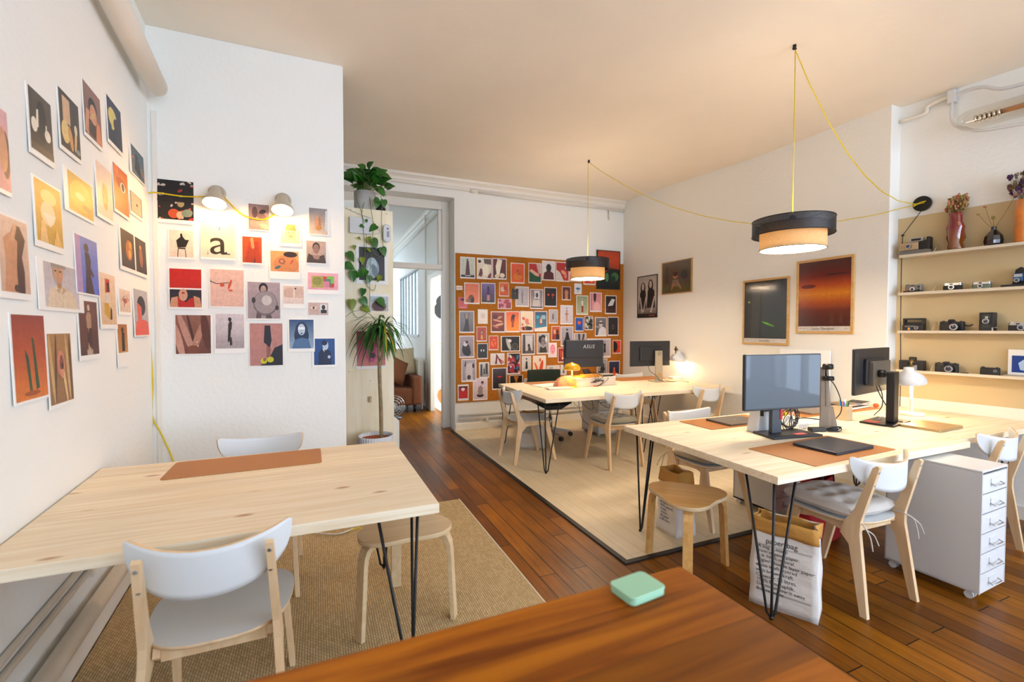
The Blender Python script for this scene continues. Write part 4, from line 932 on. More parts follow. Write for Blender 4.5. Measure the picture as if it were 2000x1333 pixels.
# middle desk
p = Z(1485, 842, HD)
t = thing('clip_lamp_base', 'white tapered stand with a black clip behind the large monitor', 'stand', (p.x, p.y, HD + .0005))
mb = MB(); mb.prism([(-.085, 0), (.075, 0), (.035, .17), (-.045, .17)], 'y', -.04, .04, WHITEP); mb.build('body', t, bevel=.006)
mb = MB(); mb.cyl((-.05, -.045, .14), (.05, -.045, .14), .004, m=BLACK, seg=8); mb.box(-.055, -.055, .11, -.04, -.04, .16, BLACK); mb.box(.03, -.055, .12, .06, -.04, .165, BLACK); mb.build('clip', t)
p = Z(1616, 838, HD)
GR = wood('grey_brown_board', '#7a6a58', '#94836e', '#5a4a3a', .3, 'z', .6, 9, 0)
t = thing('easel_stand', 'tall tapered grey wooden stand with black knobs beside the large monitor', 'stand', (p.x, p.y, HD + .0005), R(-30))
mb = MB(); mb.prism([(-.055, 0), (.062, 0), (.028, .155), (-.05, .155)], 'y', -.012, .0, GR); mb.build('front_board', t, bevel=.002)
mb = MB(); mb.prism([(-.045, .0), (-.014, .0), (-.027, .42), (-.045, .42)], 'y', .0005, .012, GR); mb.prism([(-.008, 0), (.03, 0), (.0, .42), (-.02, .42)], 'y', .0005, .012, GR); mb.build('upright', t)
mb = MB(); mb.cyl((-.04, -.02, .425), (.01, -.02, .425), .020, m=BLACK, seg=16); mb.cyl((.01, -.02, .425), (.016, -.02, .425), .017, m=STEEL, seg=16); mb.cyl((-.035, -.02, .345), (.02, -.02, .345), .016, m=BLACK, seg=14); mb.cyl((-.02, -.01, .345), (-.02, -.01, .425), .004, m=BLACK, seg=8); mb.build('clamp', t)
q = [p + RT * a_ + Vector((0, .02, z_)) for a_, z_ in ((.0, .355), (.055, .31), (.10, .22), (.115, .13), (.085, .075), (.03, .055), (-.08, .065), (-.16, .07), (-.24, .05))]
mb = MB(); mb.tube(catmull(q, 7), .0035, BLKPLA, seg=6); tag(mb.build('black_cable'), 'thin black cable looping from the grey stand down to the desk', 'cable')
c = Z(1547, 843, HD) + Vector((0, .02, .088)); mb = MB(); rng = random.Random(5)
for k in range(5):
    r = .068 + .007 * k; ph = rng.uniform(0, 1); P = []
    for i in range(30):
        a = 2 * PI * i / 29 + ph; P.append(c + Vector((r * math.cos(a) * .95, .012 * math.sin(2 * a + k) + .004 * k - .01, r * math.sin(a) * .85)) + Vector((.004 * rng.uniform(-1, 1), 0, .0)))
    mb.tube(P, .003, BLKPLA, seg=6)
for k in range(3): mb.tube(catmull([c + Vector((-.03 + .02 * k, 0, .12)), c + Vector((.0, -.01, .03)), c + Vector((.02 * k - .02, -.015, -.03)), c + Vector((.01 * k, -.01, -.075))], 6), .003, BLKPLA, seg=6)
cb = tag(mb.build('cable_coil'), 'coil of black cable hanging below the large monitor', 'cable')
mb = MB(); mb.box(-.012, -.02, -.012, .012, -.005, .012, mat('yellow_tape', '#e8c820', .5)); mb.build('yellow_tie', cb, loc=c + Vector((-.058, 0, .03)))
mb = MB()
for k in range(6):
    a0 = k * .5; P = [c + Vector((.08 + .016 * k + .014 * math.cos(a), -.01, -.07 + .02 * math.sin(a))) for a in [2 * PI * i / 12 for i in range(13)]]; mb.tube(P, .0028, WHITEP, seg=5)
mb.tube(catmull([c + Vector((.02, .03, -.05)), c + Vector((.06, .03, .0)), c + Vector((.11, .03, .05))], 6), .004, WHITEP, seg=6)
for k in range(3): mb.tube(catmull([c + Vector((-.02, .02, -.04)), c + Vector((.0 + .02 * k, .01, .01)), c + Vector((.04, .01, -.05)), c + Vector((.08, 0, -.065))], 6), .0034, WHITEP, seg=6)
tag(mb.build('white_cable'), 'white coiled cable lying beside the black cable coil', 'cable')
p1 = Z(1598, 843, HD) + Vector((0, 0, .012)); p2 = Z(1620, 848, HD) + Vector((0, 0, .015)); t = thing('power_adapter', 'black power adapter with a bundled lead lying beside the tan pad', 'adapter', (p1.x, p1.y, HD + .0005), -.35)
mb = MB(); mb.box(-.06, -.022, 0, .045, .022, .026, BLKPLA); mb.build('brick', t, bevel=.005)
mb = MB()
for k in range(4): mb.tube([(.10 + .045 * math.cos(a), .004 * k - .02 + .012 * math.sin(a), .018 + .013 * math.sin(a + k)) for a in [2 * PI * i / 16 for i in range(17)]], .0034, BLKPLA, seg=6)
mb.cyl((.075, -.01, .016), (.12, -.01, .016), .014, m=BLKPLA, seg=8); mb.build('bundled_lead', t)
# pen holder
p = Z(1656, 822, HD)
t = thing('pen_holder', 'pale wooden square pen pot full of pens beside the tall monitor', 'pen pot', (p.x, p.y + .035, HD + .0005), R(5))
mb = MB()
for a_ in ((-.042, -.042, .042, -.036), (-.042, .036, .042, .042), (-.042, -.036, -.036, .036), (.036, -.036, .042, .036), (-.036, -.036, .036, .036)):
    mb.box(a_[0], a_[1], 0, a_[2], a_[3], .105 if a_ != (-.036, -.036, .036, .036) else .005, BIRCHM)
mb.build('pot', t)
rng = random.Random(9)
for i, cc in enumerate(('#1b6fd0', '#2a2a2a', '#e0d020', '#2aa050', '#d8d8d8', '#8a3aa0', '#1590d0', '#f0f0f0')):
    x, y = rng.uniform(-.024, .024), rng.uniform(-.024, .024); mb = MB(); mb.cyl((x * .5, y * .5, .008), (x * 1.2, y * 1.2, .135 + .02 * rng.random()), .0048, m=mat('pen_' + cc[1:], cc, .4), seg=8); mb.cyl((x * .48, y * .48, .006), (x * .5, y * .5, .0081), .003, m=BLACK, seg=6)
    tag(mb.build('pen', loc=t.location), ['blue', 'black', 'yellow', 'green', 'light grey', 'purple', 'light blue', 'white'][i] + ' pen standing in the wooden pen pot', 'pen', 'pens in the wooden pot')
# books and odds behind the black monitor
for i, (dx, dy, w_, d_, h_, an, col, lab) in enumerate(((0, 0, .30, .2, .02, 6, '#2a1c14', 'dark brown notebook lying on the pad behind the black monitor'), (.04, .01, .24, .16, .012, -8, '#a87d42', 'tan booklet on top of the dark brown notebook'), (.10, -.02, .18, .13, .012, 12, '#1e1c1a', 'black notebook topmost on the pile behind the black monitor'))):
    mb = MB(); m_ = mat('book_' + col[1:], col, .5); mb.box(-w_ / 2, -d_ / 2, 0, w_ / 2, d_ / 2, .002, m_); mb.box(-w_ / 2, -d_ / 2, h_ - .002, w_ / 2, d_ / 2, h_, m_); mb.box(-w_ / 2 + .003, -d_ / 2 + .003, .002, w_ / 2 - .003, d_ / 2 - .003, h_ - .002, PAPER)
    tag(mb.build('notebook', loc=(4.22 + dx, 2.47 + dy, HD + .0042 + (0, .0205, .033)[i]), rz=R(an)), lab, 'notebook', 'notebooks behind the black monitor')
mb = MB(); mb.ball((0, 0, .018), .026, .02, .018, mat('orange_rubber', '#e0561c', .5)); tag(mb.build('eraser', loc=(4.44, 2.37, HD + .0006)), 'small orange ball beside the notebooks behind the black monitor', 'ball')
mb = MB(); mb.tube(catmull([Z(1716, 822, HD + .006), Z(1722, 815, HD + .03), Z(1735, 810, HD + .035), Z(1752, 810, HD + .01), Z(1770, 804, HD + .01), Z(1782, 802, HD + .01)], 7), .0038, WHITEP, seg=6); tag(mb.build('white_cable'), 'white cable arching over the foot of the black monitor to the lamp', 'cable')
# white board leaning against the right wall
a = X(1526, 684, XR - .03); b = X(1624, 683, XR - .03); c_ = X(1627, 781, XR - .03)
t = thing('white_board', 'white blank board leaning against the right wall behind the large monitor', 'board', (XR - .045, (a.y + b.y) / 2, HD + .0005 if False else .001), -PI / 2)
wv = abs(a.y - b.y); ztop = (a.z + b.z) / 2
mb = MB(); mb.box(-wv / 2, -.006, HD - .1, wv / 2, .006, ztop, mat('white_card', '#fafcff', .6)); mb.box(-wv / 2, -.006, 0, wv / 2, .006, HD - .1, mat('white_card', '#fafcff', .6)); mb.build('board', t)
# red bag under the middle desk
RED = mat('red_cloth', '#a8141c', .7, bump=.4, bscale=40)
t = thing('red_bag', 'red bag with black handles standing on the floor behind the grey cushion chair', 'bag', (3.18, 2.04, 0), R(10))
mb = MB(); mb.grid(lambda u, v: ((.17 + .02 * math.sin(PI * v)) * math.cos(2 * PI * u), .10 * math.sin(2 * PI * u) * (1 - .55 * v), .38 * v), (0, 0, 1)) if False else None
def rb(u, v):
    a = 2 * PI * u; return ((.18 + .015 * math.sin(PI * v)) * math.copysign(abs(math.cos(a)) ** .6, math.cos(a)), (.10 - .05 * v + .01 * math.sin(3 * a)) * math.copysign(abs(math.sin(a)) ** .6, math.sin(a)), .40 * v + .01 * math.sin(4 * a) * v), (0, 0, 1)
mb = MB(); mb.grid(rb, 40, 8, RED); mb.box(-.17, -.09, .001, .17, .09, .006, RED); mb.build('body', t)
mb = MB()
for sy in (-1, 1): mb.tube(catmull([(-.08, sy * .06, .36), (-.07, sy * .05, .48), (.0, sy * .04, .54), (.07, sy * .05, .48), (.08, sy * .06, .36)], 6), .008, BLACK, seg=6)
mb.build('handle', t)
mb = MB(); mb.prism([(-.08, .2), (.02, .16), (.09, .22), (.07, .30), (-.04, .33)], 'y', -.105, -.099, BLACK); mb.build('print', t)

# ---- paper bags
def paper_bag(label, A, B, depth, h, text, size, title=None, cuff=.075, seed=1, flip=False):
    """A, B: bottom front corners on the floor"""
    A = Vector(A); B = Vector(B); w = (B - A).length; an = math.atan2(B.y - A.y, B.x - A.x); c = (A + B) / 2
    t = thing('paper_bag', label, 'paper bag', (c.x, c.y, A.z), an); rng = random.Random(seed)
    W, Dp = w / 2, depth
    per = []
    n = 10
    for i in range(n): per.append((-W + 2 * W * i / n, 0))
    for i in range(4): per.append((W, Dp * i / 4))
    for i in range(n): per.append((W - 2 * W * i / n, Dp))
    for i in range(4): per.append((-W, Dp - Dp * i / 4))
    ph = [rng.uniform(0, 6) for _ in range(4)]
    def f(x, y, z):
        k = z / h; side = (abs(x) > W - 1e-4) and 1e-4 < y < Dp - 1e-4
        xx = x * (1 - .05 * k) + (.0 if not side else -math.copysign(.02 * k, x) * math.sin(PI * y / Dp))
        yy = y if y < Dp / 2 else y
        yy = Dp / 2 + (y - Dp / 2) * (1 - .28 * k)
        yy += .005 * math.sin(9 * z / h * 2 + ph[0] + x * 14) * min(1, k * 3); xx += .004 * math.sin(11 * k + ph[1] + y * 20) * min(1, k * 3)
        return (xx, yy, z)
    def shell(z0, z1, nz, m, o=0., inner=False):
        mb = MB(); N = len(per); vs = []
        for j in range(nz + 1):
            z = z0 + (z1 - z0) * j / nz
            for (x, y) in per:
                p = Vector(f(x, y, z)); cdir = Vector((p.x, p.y - Dp / 2, 0)); p += cdir.normalized() * o
                if inner or o: p.z += .004 * math.sin(p.x * 40 + ph[2]) * (1 if j in (0, nz) else 0)
                vs.append(p)
        fs = [(j * N + i, j * N + (i + 1) % N, (j + 1) * N + (i + 1) % N, (j + 1) * N + i) for j in range(nz) for i in range(N)]
        mb.add(vs, fs, m, True)
        return mb
    mb = shell(0, h, 12, PAPERW); mb.add([f(x, y, 0.002) for x, y in per], [list(range(len(per)))], PAPERW); o = mb.build('body', t)
    sm = o.modifiers.new('th', 'SOLIDIFY'); sm.thickness = .0012; sm.offset = -1
    o = shell(h - cuff, h + .004, 4, KRAFT, .0035, True).build('folded_cuff', t); sm = o.modifiers.new('th', 'SOLIDIFY'); sm.thickness = .0015; sm.offset = 1
    o = shell(.3, h, 4, KRAFT, -.009, False).build('kraft_lining', t)
    if text:
        mb = MB(); vs, fs = text_mesh(text, size, 'LEFT', 1.0, 1.0)
        x0 = -W + .03; zt = h - cuff - .075
        V = []
        for v in vs:
            X_, Z_ = x0 + v[0], zt + v[2]; q = f(min(W, max(-W, X_)), 0, max(.01, Z_)); V.append((q[0], q[1] - .0022, q[2]))
        mb.add(V, fs, INK)
        if title:
            vs, fs = text_mesh(title, size * 1.5, 'LEFT'); V = []
            for v in vs:
                X_, Z_ = x0 + .035 + v[0], zt + .028 + v[2]; q = f(X_, 0, Z_); V.append((q[0], q[1] - .0022, q[2]))
            mb.add(V, fs, INK)
            for zz in (zt + .018, zt + .013, .085, .08):
                V = [f(x0, 0, zz), f(W - .03, 0, zz), f(W - .03, 0, zz + .0012), f(x0, 0, zz + .0012)]; V = [(q[0], q[1] - .0028, q[2]) for q in V]; mb.add(V, [(0, 1, 2, 3)], INK)
        mb.build('printed_text', t)
    return t
TXT = 'A bag is made\nfrom organic paper.\nIt is 100% natural.\n90g/m² double layer paper:\nwhite kraft layered\nwith brown kraft.\nCapacity: 53 litres.\n100% Ecographik.\nDo not throw it away.\nIt is reusable.'
paper_bag('white printed paper bag with crumpled brown cuff behind the near desk leg', (2.055, 1.665, 0), (2.19, 1.395, 0), .16, .445, TXT, .0245, 'paper bag', .072, 2)
a = Z(1277, 1029, .006); b = Z(1316, 1054, .006)
paper_bag('white paper bag with an open brown cuff behind the honey stool', (2.205, 2.545, .0065), (2.20, 2.345, .0065), .17, .43, 'Le sac\nen papier\nest fabrique\nen papier\n100% naturel,\ndouble\ncouche\nde papier\nkraft blanc.', .024, None, .085, 5)
paper_bag('small looking white paper bag on the floor under the chair at the back desk', (2.19, 4.90, .0065), (2.43, 4.73, .0065), .17, .42, 'LE SAC EN PAPIER\nest fabrique en papier\n100% naturel\nContenance : 53 litres\nNe le jetez pas !\nIl est reutilisable.\nLe sac en papier\nest fabrique en papier\n100% naturel', .021, None, .0, 8)

# ================================================================== SHELVES AND CAMERAS
def npx(u, v, off):
    p = wpt('niche', u, v, off); return (p - N0 - NN * off).dot(ND), p.z
SH = []
SDEP = .125
for nm, u, v in (('top', 1999, 474), ('second', 2000, 561), ('third', 2000, 651), ('lowest', 2000, 739)):
    z = (npx(u, v, SDEP)[1] + npx(1755.5, {'top': 500, 'second': 573, 'third': 645, 'lowest': 723}[nm], SDEP)[1]) / 2
    t = thing('wall_shelf', {'top': 'top beige wall shelf carrying the vases', 'second': 'second beige wall shelf from the top with the small silver cameras', 'third': 'third beige wall shelf from the top with the tall black camera', 'lowest': 'lowest beige wall shelf above the lit lamp'}[nm], 'shelf', group='beige camera shelves')
    t.location = (0, 0, 0)
    nb(.05, 1.9, z - .016, z, .006, SDEP, SHELFP, MB()).build('board', t, bevel=.001)
    nb(.05, 1.9, z + .0, z + .006, SDEP - .006, SDEP, SHELFP, MB()).build('front_lip', t)
    for s_ in (.27, 1.2):
        mb = MB(); P = lambda s, o, zz: N0 + ND * s + NN * o + Vector((0, 0, zz))
        mb.tube([P(s_, .008, z + .075), P(s_, .10, z + .004)], .0035, SHELFP, seg=6); mb.build('bracket', t)
    SH.append(z)
CBLK = mat('camera_black', '#17171a', .4, bump=.3, bscale=400); CSIL = mat('camera_silver', '#b9babb', .3, .8); CGRY = mat('camera_grey', '#77736b', .5); LENS = mat('lens_glass', '#20243c', .05, coat=1.)
CGRN = mat('camera_green_grey', '#6f7a6a', .5); CTAN = mat('camera_tan', '#b39a78', .5)
def cam_thing(label, shelf, u0, u1, off=.065, name='camera'):
    z = SH[shelf]; vv = {0: 485, 1: 560, 2: 642, 3: 722}[shelf]
    s0, s1 = npx(u0, vv, off)[0], npx(u1, vv, off)[0]; c = (s0 + s1) / 2; w = s1 - s0
    p = N0 + ND * c + NN * off
    t = thing('vintage_' + name if name == 'camera' else name, label, 'camera' if name == 'camera' else name, (p.x, p.y, z + .0065 - .006), NTH); return t, w
def lens(t, x, z, y, r, d, m=None, glass=True):
    mb = MB(); mb.cyl((x, y, z), (x, y - d, z), r, r * .94, m or CBLK, 24); mb.cyl((x, y - d, z), (x, y - d - .003, z), r * .96, m=CSIL, seg=24); L_ = mb.build('lens', t)
    mb = MB(); mb.ball((x, y - d - .001, z), r * .72, .006, r * .72, LENS, 16, 8); mb.build('lens_glass', L_)
CG = 'old cameras on the beige shelves'
# top shelf: folding land camera
t, w = cam_thing('large beige and grey folding camera at the left end of the top shelf', 0, 1759, 1822, .055); t['group'] = CG
mb = MB(); mb.prism([(-w / 2, 0), (w / 2, 0), (w / 2, .028), (w * .42, .04), (-w * .46, .04), (-w / 2, .02)], 'y', -.045, .045, CGRY); mb.build('base', t, bevel=.003)
mb = MB(); mb.box(-w * .46, -.05, .042, w * .12, .03, .105, CTAN); mb.build('front_plate', t, bevel=.004)
mb = MB(); mb.prism([(w * .13, .042), (w * .40, .042), (w * .40, .12), (w * .13, .105)], 'y', -.04, .03, CBLK); mb.build('bellows', t, bevel=.003)
mb = MB(); mb.box(w * .36, -.045, .03, w * .46, .03, .14, CBLK); mb.build('grip', t, bevel=.006)
mb = MB(); mb.box(-w * .18, -.03, .112, w * .24, .01, .142, CSIL); mb.box(-w * .12, -.032, .118, w * .18, -.029, .136, CBLK); mb.build('viewfinder', t, bevel=.002)
lens(t, -w * .17, .073, -.05, .02, .012)
def boxcam(label, shelf, u0, u1, h, body, topm, lensx=.0, lr=.017, ld=.018, off=.065, top_h=.3, prism=0, dots=(), strap=False, d=.05, lz=.45):
    t, w = cam_thing(label, shelf, u0, u1, off); t['group'] = CG
    hb = h * (1 - top_h)
    mb = MB(); mb.prism(rrect(-w / 2, -d / 2, w / 2, d / 2, .012, 3), 'z', .0003, hb, body); mb.build('body', t, bevel=.002)
    mb = MB(); mb.prism(rrect(-w / 2 + .001, -d / 2 + .002, w / 2 - .001, d / 2 - .001, .012, 3), 'z', hb + .0004, h, topm)
    mb.cyl((-w * .36, 0, h), (-w * .36, 0, h + .006), .010, m=topm, seg=16); mb.cyl((w * .36, 0, h), (w * .36, 0, h + .005), .008, m=topm, seg=16); mb.box(-w * .12, -d / 2 - .0005, hb + (h - hb) * .25, w * .05, -d / 2 + .003, h - (h - hb) * .2, LENS); mb.build('top_plate', t, bevel=.001)
    if prism: mb = MB(); mb.prism([(-w * .16, h), (w * .16, h), (w * .09, h + prism), (-w * .09, h + prism)], 'y', -d * .6, d * .2, body); mb.build('viewfinder', t, bevel=.003)
    lens(t, w * lensx, h * lz, -d / 2, lr, ld, CSIL if topm is CSIL else CBLK)
    for (x, zf, r, m) in dots: mb = MB(); mb.cyl((w * x, -d / 2, h * zf), (w * x, -d / 2 - .003, h * zf), r, m=m, seg=14); mb.build('button', t)
    if strap: mb = MB(); mb.tube(catmull([(w / 2, 0, h * .6), (w / 2 + .03, -.01, h * .55), (w / 2 + .05, -.01, h * .7)], 6), .005, CBLK, seg=6); mb.build('strap', t)
    return t, w
REDP = mat('red_button', '#d8321c', .4)
# second shelf
t, w = boxcam('grey instant camera with a red button at the left end of the second shelf', 1, 1769, 1802, .07, CGRY, CGRY, .0, .017, .012, dots=((-.35, .35, .007, REDP), (.34, .7, .008, CBLK), (.34, .35, .007, CBLK)), top_h=.2)
mb = MB(); mb.box(-w * .5, -.055, .0004, w * .62, -.026, .018, CBLK); mb.build('film_door', t, bevel=.002)
boxcam('silver topped black compact camera on the second shelf', 1, 1843, 1879, .062, CBLK, CSIL, .02, .018, .02)
boxcam('silver topped green grey compact camera on the second shelf', 1, 1899, 1936, .056, CGRN, CSIL, .0, .015, .012)
t, w = cam_thing('large black bellows camera at the right end of the second shelf', 1, 1958, 2012, .06); t['group'] = CG
mb = MB(); mb.box(-w * .5, -.055, .0004, w * .5, .04, .022, CBLK); mb.build('base', t, bevel=.003)
mb = MB(); mb.prism([(-w * .12, .022), (w * .45, .022), (w * .4, .12), (w * .2, .15), (-.0, .13)], 'y', -.03, .035, CBLK); mb.build('hood', t, bevel=.005)
mb = MB(); mb.box(-w * .05, -.05, .045, w * .3, -.03, .10, mat('camera_blue_panel', '#2a5a8a', .3)); mb.box(-w * .02, -.052, .075, w * .28, -.05, .095, CSIL); mb.build('front_panel', t)
lens(t, w * .1, .05, -.05, .015, .01)
# third shelf
t, w = cam_thing('black square flip-up instant camera with a rainbow mark on the third shelf', 2, 1766, 1806, .06); t['group'] = CG
mb = MB(); mb.box(-w / 2, -.045, .0004, w / 2, .03, .052, CBLK); mb.build('body', t, bevel=.003)
mb = MB()
for x0, x1, z0, z1 in ((-w / 2, -w / 2 + .012, .053, .11), (w / 2 - .012, w / 2, .053, .11), (-w / 2, w / 2, .097, .11)): mb.box(x0, -.03, z0, x1, .03, z1, CBLK)
mb.box(-w * .38, -.012, .054, w * .38, .0, .075, CBLK); mb.build('flip_flash', t, bevel=.002)
mb = MB()
for i, cc in enumerate(('#d83020', '#e89020', '#e8d020', '#30a050', '#3060c0')): mb.box(-w * .22 + i * .004, -.0468, .012, -w * .22 + (i + 1) * .004, -.0455, .030, mat('stripe_' + cc[1:], cc, .5))
mb.build('rainbow_stripe', t)
mb = MB(); mb.box(-w * .35, -.0465, .036, w * .1, -.0455, .046, CSIL); mb.box(-w * .33, -.0468, .038, w * .08, -.0463, .044, CBLK); mb.build('exposure_dial', t)
lens(t, w * .22, .028, -.045, .014, .008)
boxcam('black single-lens reflex camera on the third shelf', 2, 1836, 1884, .078, CBLK, CBLK, .18, .026, .045, prism=.018, strap=True)
t, w = cam_thing('tall upright black box camera on the third shelf', 2, 1915, 1944, .065); t['group'] = CG
mb = MB(); mb.box(-w / 2, -.04, .0004, w / 2, .04, .145, CBLK); mb.build('body', t, bevel=.004)
mb = MB(); mb.box(-w * .3, -.043, .03, w * .3, -.04, .13, mat('camera_face', '#26302c', .35)); mb.box(-w * .08, -.0445, .1, w * .12, -.043, .115, CSIL); mb.build('face_plate', t)
lens(t, 0, .078, -.043, .02, .012)
mb = MB(); mb.cyl((w * .5, -.03, .03), (w * .7, -.03, .03), .003, m=CSIL, seg=8); mb.box(w * .38, -.046, .005, w * .48, -.04, .03, CSIL); mb.build('lever', t)
boxcam('silver topped black compact camera at the right end of the third shelf', 2, 1970, 2012, .066, CBLK, CSIL, .15, .02, .02)
# lowest shelf
t, w = cam_thing('wide black instant camera with a raised flash at the left end of the lowest shelf', 3, 1758, 1806, .06); t['group'] = CG
mb = MB(); mb.box(-w / 2, -.03, .0004, w / 2, .035, .085, CBLK); mb.build('body', t, bevel=.004)
mb = MB(); mb.box(-w * .12, -.02, .0855, w * .16, .02, .115, CBLK); mb.build('flash', t, bevel=.008)
mb = MB(); mb.box(-w * .02, -.05, .005, w * .28, -.031, .048, CSIL); mb.build('face_plate', t, bevel=.002); lens(t, w * .08, .028, -.05, .013, .006)
boxcam('black reflex camera with a blue tinted lens on the lowest shelf', 3, 1827, 1872, .075, CBLK, CBLK, .2, .027, .04, prism=.014)
mb = MB(); s_, z_ = npx(1884, 725, .06); p = N0 + ND * s_ + NN * .06; mb.cyl((0, 0, .0065), (0, 0, .013), .024, m=CBLK, seg=24); tag(mb.build('lens_cap', loc=(p.x, p.y, SH[3] - .006)), 'flat black lens cap lying on the lowest shelf', 'lens cap')
boxcam('plain black compact camera on the lowest shelf', 3, 1915, 1953, .058, CBLK, CBLK, .32, .010, .004, top_h=.15, lz=.6)
BLUEP = mat('cyanotype_blue', '#123a8a', .3)
t, w = cam_thing('clear box with a blue print at the right end of the lowest shelf', 3, 1963, 2020, .05, 'print_box'); t['category'] = 'box'
mb = MB(); mb.box(-w / 2, -.05, .0004, w / 2, .035, .012, mat('box_tray', '#a89f90', .4)); mb.build('tray', t, bevel=.002)
mb = MB(); mb.box(-w / 2 + .01, .02, .0125, w / 2 - .01, .03, .20, PAPER); mb.build('card', t)
mb = MB(); mb.box(-w / 2 + .03, .0185, .03, w / 2 - .02, .0198, .155, BLUEP); mb.prism([(.0, .05), (.04, .04), (.05, .1), (.02, .13), (-.01, .1)], 'y', .0178, .0184, mat('pale_blue_ink', '#a8c4e0', .4)); mb.build('blue_print', t)

# vases with dried flowers on the top shelf
zs = SH[0] + .0005
def vase_at(u, off=.065):
    s_, z_ = npx(u, 487, off); return N0 + ND * s_ + NN * off
REDG = None
def amber_red():
    m, nt, b = base_mat('red_amber_glass'); L = nt.links.new
    tc = nt.nodes.new('ShaderNodeTexCoord'); sp = nt.nodes.new('ShaderNodeSeparateXYZ'); L(tc.outputs['Object'], sp.inputs[0])
    r = nt.nodes.new('ShaderNodeMapRange'); r.inputs['From Min'].default_value = .0; r.inputs['From Max'].default_value = .3; L(sp.outputs['Z'], r.inputs['Value'])
    cr = nt.nodes.new('ShaderNodeValToRGB'); cr.color_ramp.elements[0].position = .25; cr.color_ramp.elements[0].color = (*lin('#8a4a10'), 1); cr.color_ramp.elements[1].position = .6; cr.color_ramp.elements[1].color = (*lin('#8f2320'), 1)
    L(r.outputs[0], cr.inputs['Fac']); L(cr.outputs['Color'], b.inputs['Base Color']); b.inputs['Roughness'].default_value = .08; b.inputs['Coat Weight'].default_value = 1
    b.inputs['Transmission Weight'].default_value = .25
    return m
p = vase_at(1866)
t = thing('twisted_vase', 'tall twisted red and amber glass vase with dried flowers on the top shelf', 'vase', (p.x, p.y, zs))
def tw(r, z, th): return r * (1 + .10 * math.sin(2 * th + z * 28) + .05 * math.sin(3 * th - z * 20))
mb = MB(); prof = [(.001, .0), (.052, .0), (.056, .02), (.046, .06), (.056, .10), (.048, .145), (.055, .185), (.044, .225), (.043, .27), (.045, .30), (.041, .30), (.038, .26)]
mb.lathe(prof, amber_red(), seg=48, fn=tw); mb.build('body', t)
def flowers(t_, stems, cols, z0, seed, spread=.05, hh=(.08, .14), rr=.012):
    rng = random.Random(seed)
    st = MB(); heads = MB()
    for i in range(stems):
        a = rng.uniform(0, 2 * PI); r1 = spread * math.sqrt(rng.random()); h = rng.uniform(*hh)
        b = Vector((.012 * math.cos(a), .012 * math.sin(a), z0 - .03)); e = Vector((r1 * math.cos(a), r1 * math.sin(a), z0 + h))
        st.tube(catmull([b, b.lerp(e, .5) + Vector((0, 0, .01)), e], 3), .0014, mat('dry_stem', '#8a7440', .8), seg=4)
        m = cols[i % len(cols)]
        for k in range(5): heads.ball(e + Vector((rng.uniform(-1, 1), rng.uniform(-1, 1), rng.uniform(-1.6, 1))) * rr * .8, rr * rng.uniform(.4, .7), rr * rng.uniform(.4, .7), rr * rng.uniform(.5, 1), m, 6, 4)
    st.build('stem', t_); o = heads.build('blossom', t_); o['kind'] = 'stuff'; return o
FL = [mat('dry_olive', '#857a3c', .9), mat('dry_pink', '#b87a5c', .9), mat('dry_tan', '#a88a58', .9)]
tt = thing('dried_flowers', 'dense bunch of dry olive and pink flowers in the red twisted vase', 'dried flowers', (p.x, p.y, zs)); flowers(tt, 60, FL, .30, 4, .062, (.03, .125), .014)
mb = MB(); mb.tube(catmull([(-.02, -.02, .30), (-.06, -.04, .31), (-.085, -.05, .28), (-.08, -.05, .21)], 6), .0015, FL[2], seg=4); mb.ball((-.08, -.05, .2), .01, .008, .016, FL[1], 8, 6); mb.build('drooping_stem', tt)
p = vase_at(1940, .065)
t = thing('bottle_vase', 'small black faceted bottle vase on the top shelf', 'vase', (p.x, p.y, zs))
mb = MB(); mb.lathe([(.001, 0), (.042, 0), (.052, .02), (.055, .045), (.048, .08), (.03, .108), (.016, .125), (.014, .15), (.010, .15), (.010, .12)], mat('black_glass', '#101014', .12, coat=1.), seg=9, smooth=False); mb.build('body', t)
tt = thing('dried_flowers', 'three thin dry stems with seed heads in the black vase', 'dried stems', (p.x, p.y, zs))
DPK = mat('dry_rose', '#b07a68', .9)
for i, e in enumerate((Vector((-.085, -.01, .26)), Vector((-.05, .0, .31)), Vector((.115, -.02, .36)), Vector((-.005, 0, .22)))):
    mb = MB(); e2 = Vector((ND.x * e.x + NN.x * -e.y, ND.y * e.x + NN.y * -e.y, e.z)); mb.tube(catmull([(0, 0, .13), Vector((0, 0, .13)).lerp(e2, .5) + Vector((0, 0, -.01)), e2], 5), .0016, mat('dry_stem', '#8a7440', .8), seg=5); mb.ball(e2, .012, .012, .009, [FL[2], DPK, DPK, FL[0]][i], 8, 6)
    if i == 3: mb.ball(e2, .016, .012, .014, FL[0], 8, 6)
    mb.build('stem', tt)
p = vase_at(2001, .07)
t = thing('orange_vase', 'tall orange cylinder vase at the right end of the top shelf', 'vase', (p.x, p.y, zs))
mb = MB(); mb.lathe([(.001, 0), (.05, 0), (.053, .02), (.053, .12), (.05, .16), (.053, .2), (.053, .315), (.048, .315), (.047, .2)], mat('orange_glaze', '#e0842e', .3, coat=.6, var=.2, vscale=10), seg=40); mb.build('body', t)
tt = thing('dried_flowers', 'spreading bunch of purple and brown dried flowers in the orange vase', 'dried flowers', (p.x, p.y, zs)); FP = [mat('dry_purple', '#4a2f5a', .9), mat('dry_brown', '#7a5a34', .9), mat('dry_grey', '#8f8478', .9), mat('dry_mauve', '#7a5266', .9)]
flowers(tt, 46, FP, .315, 8, .09, (.05, .22), .014)

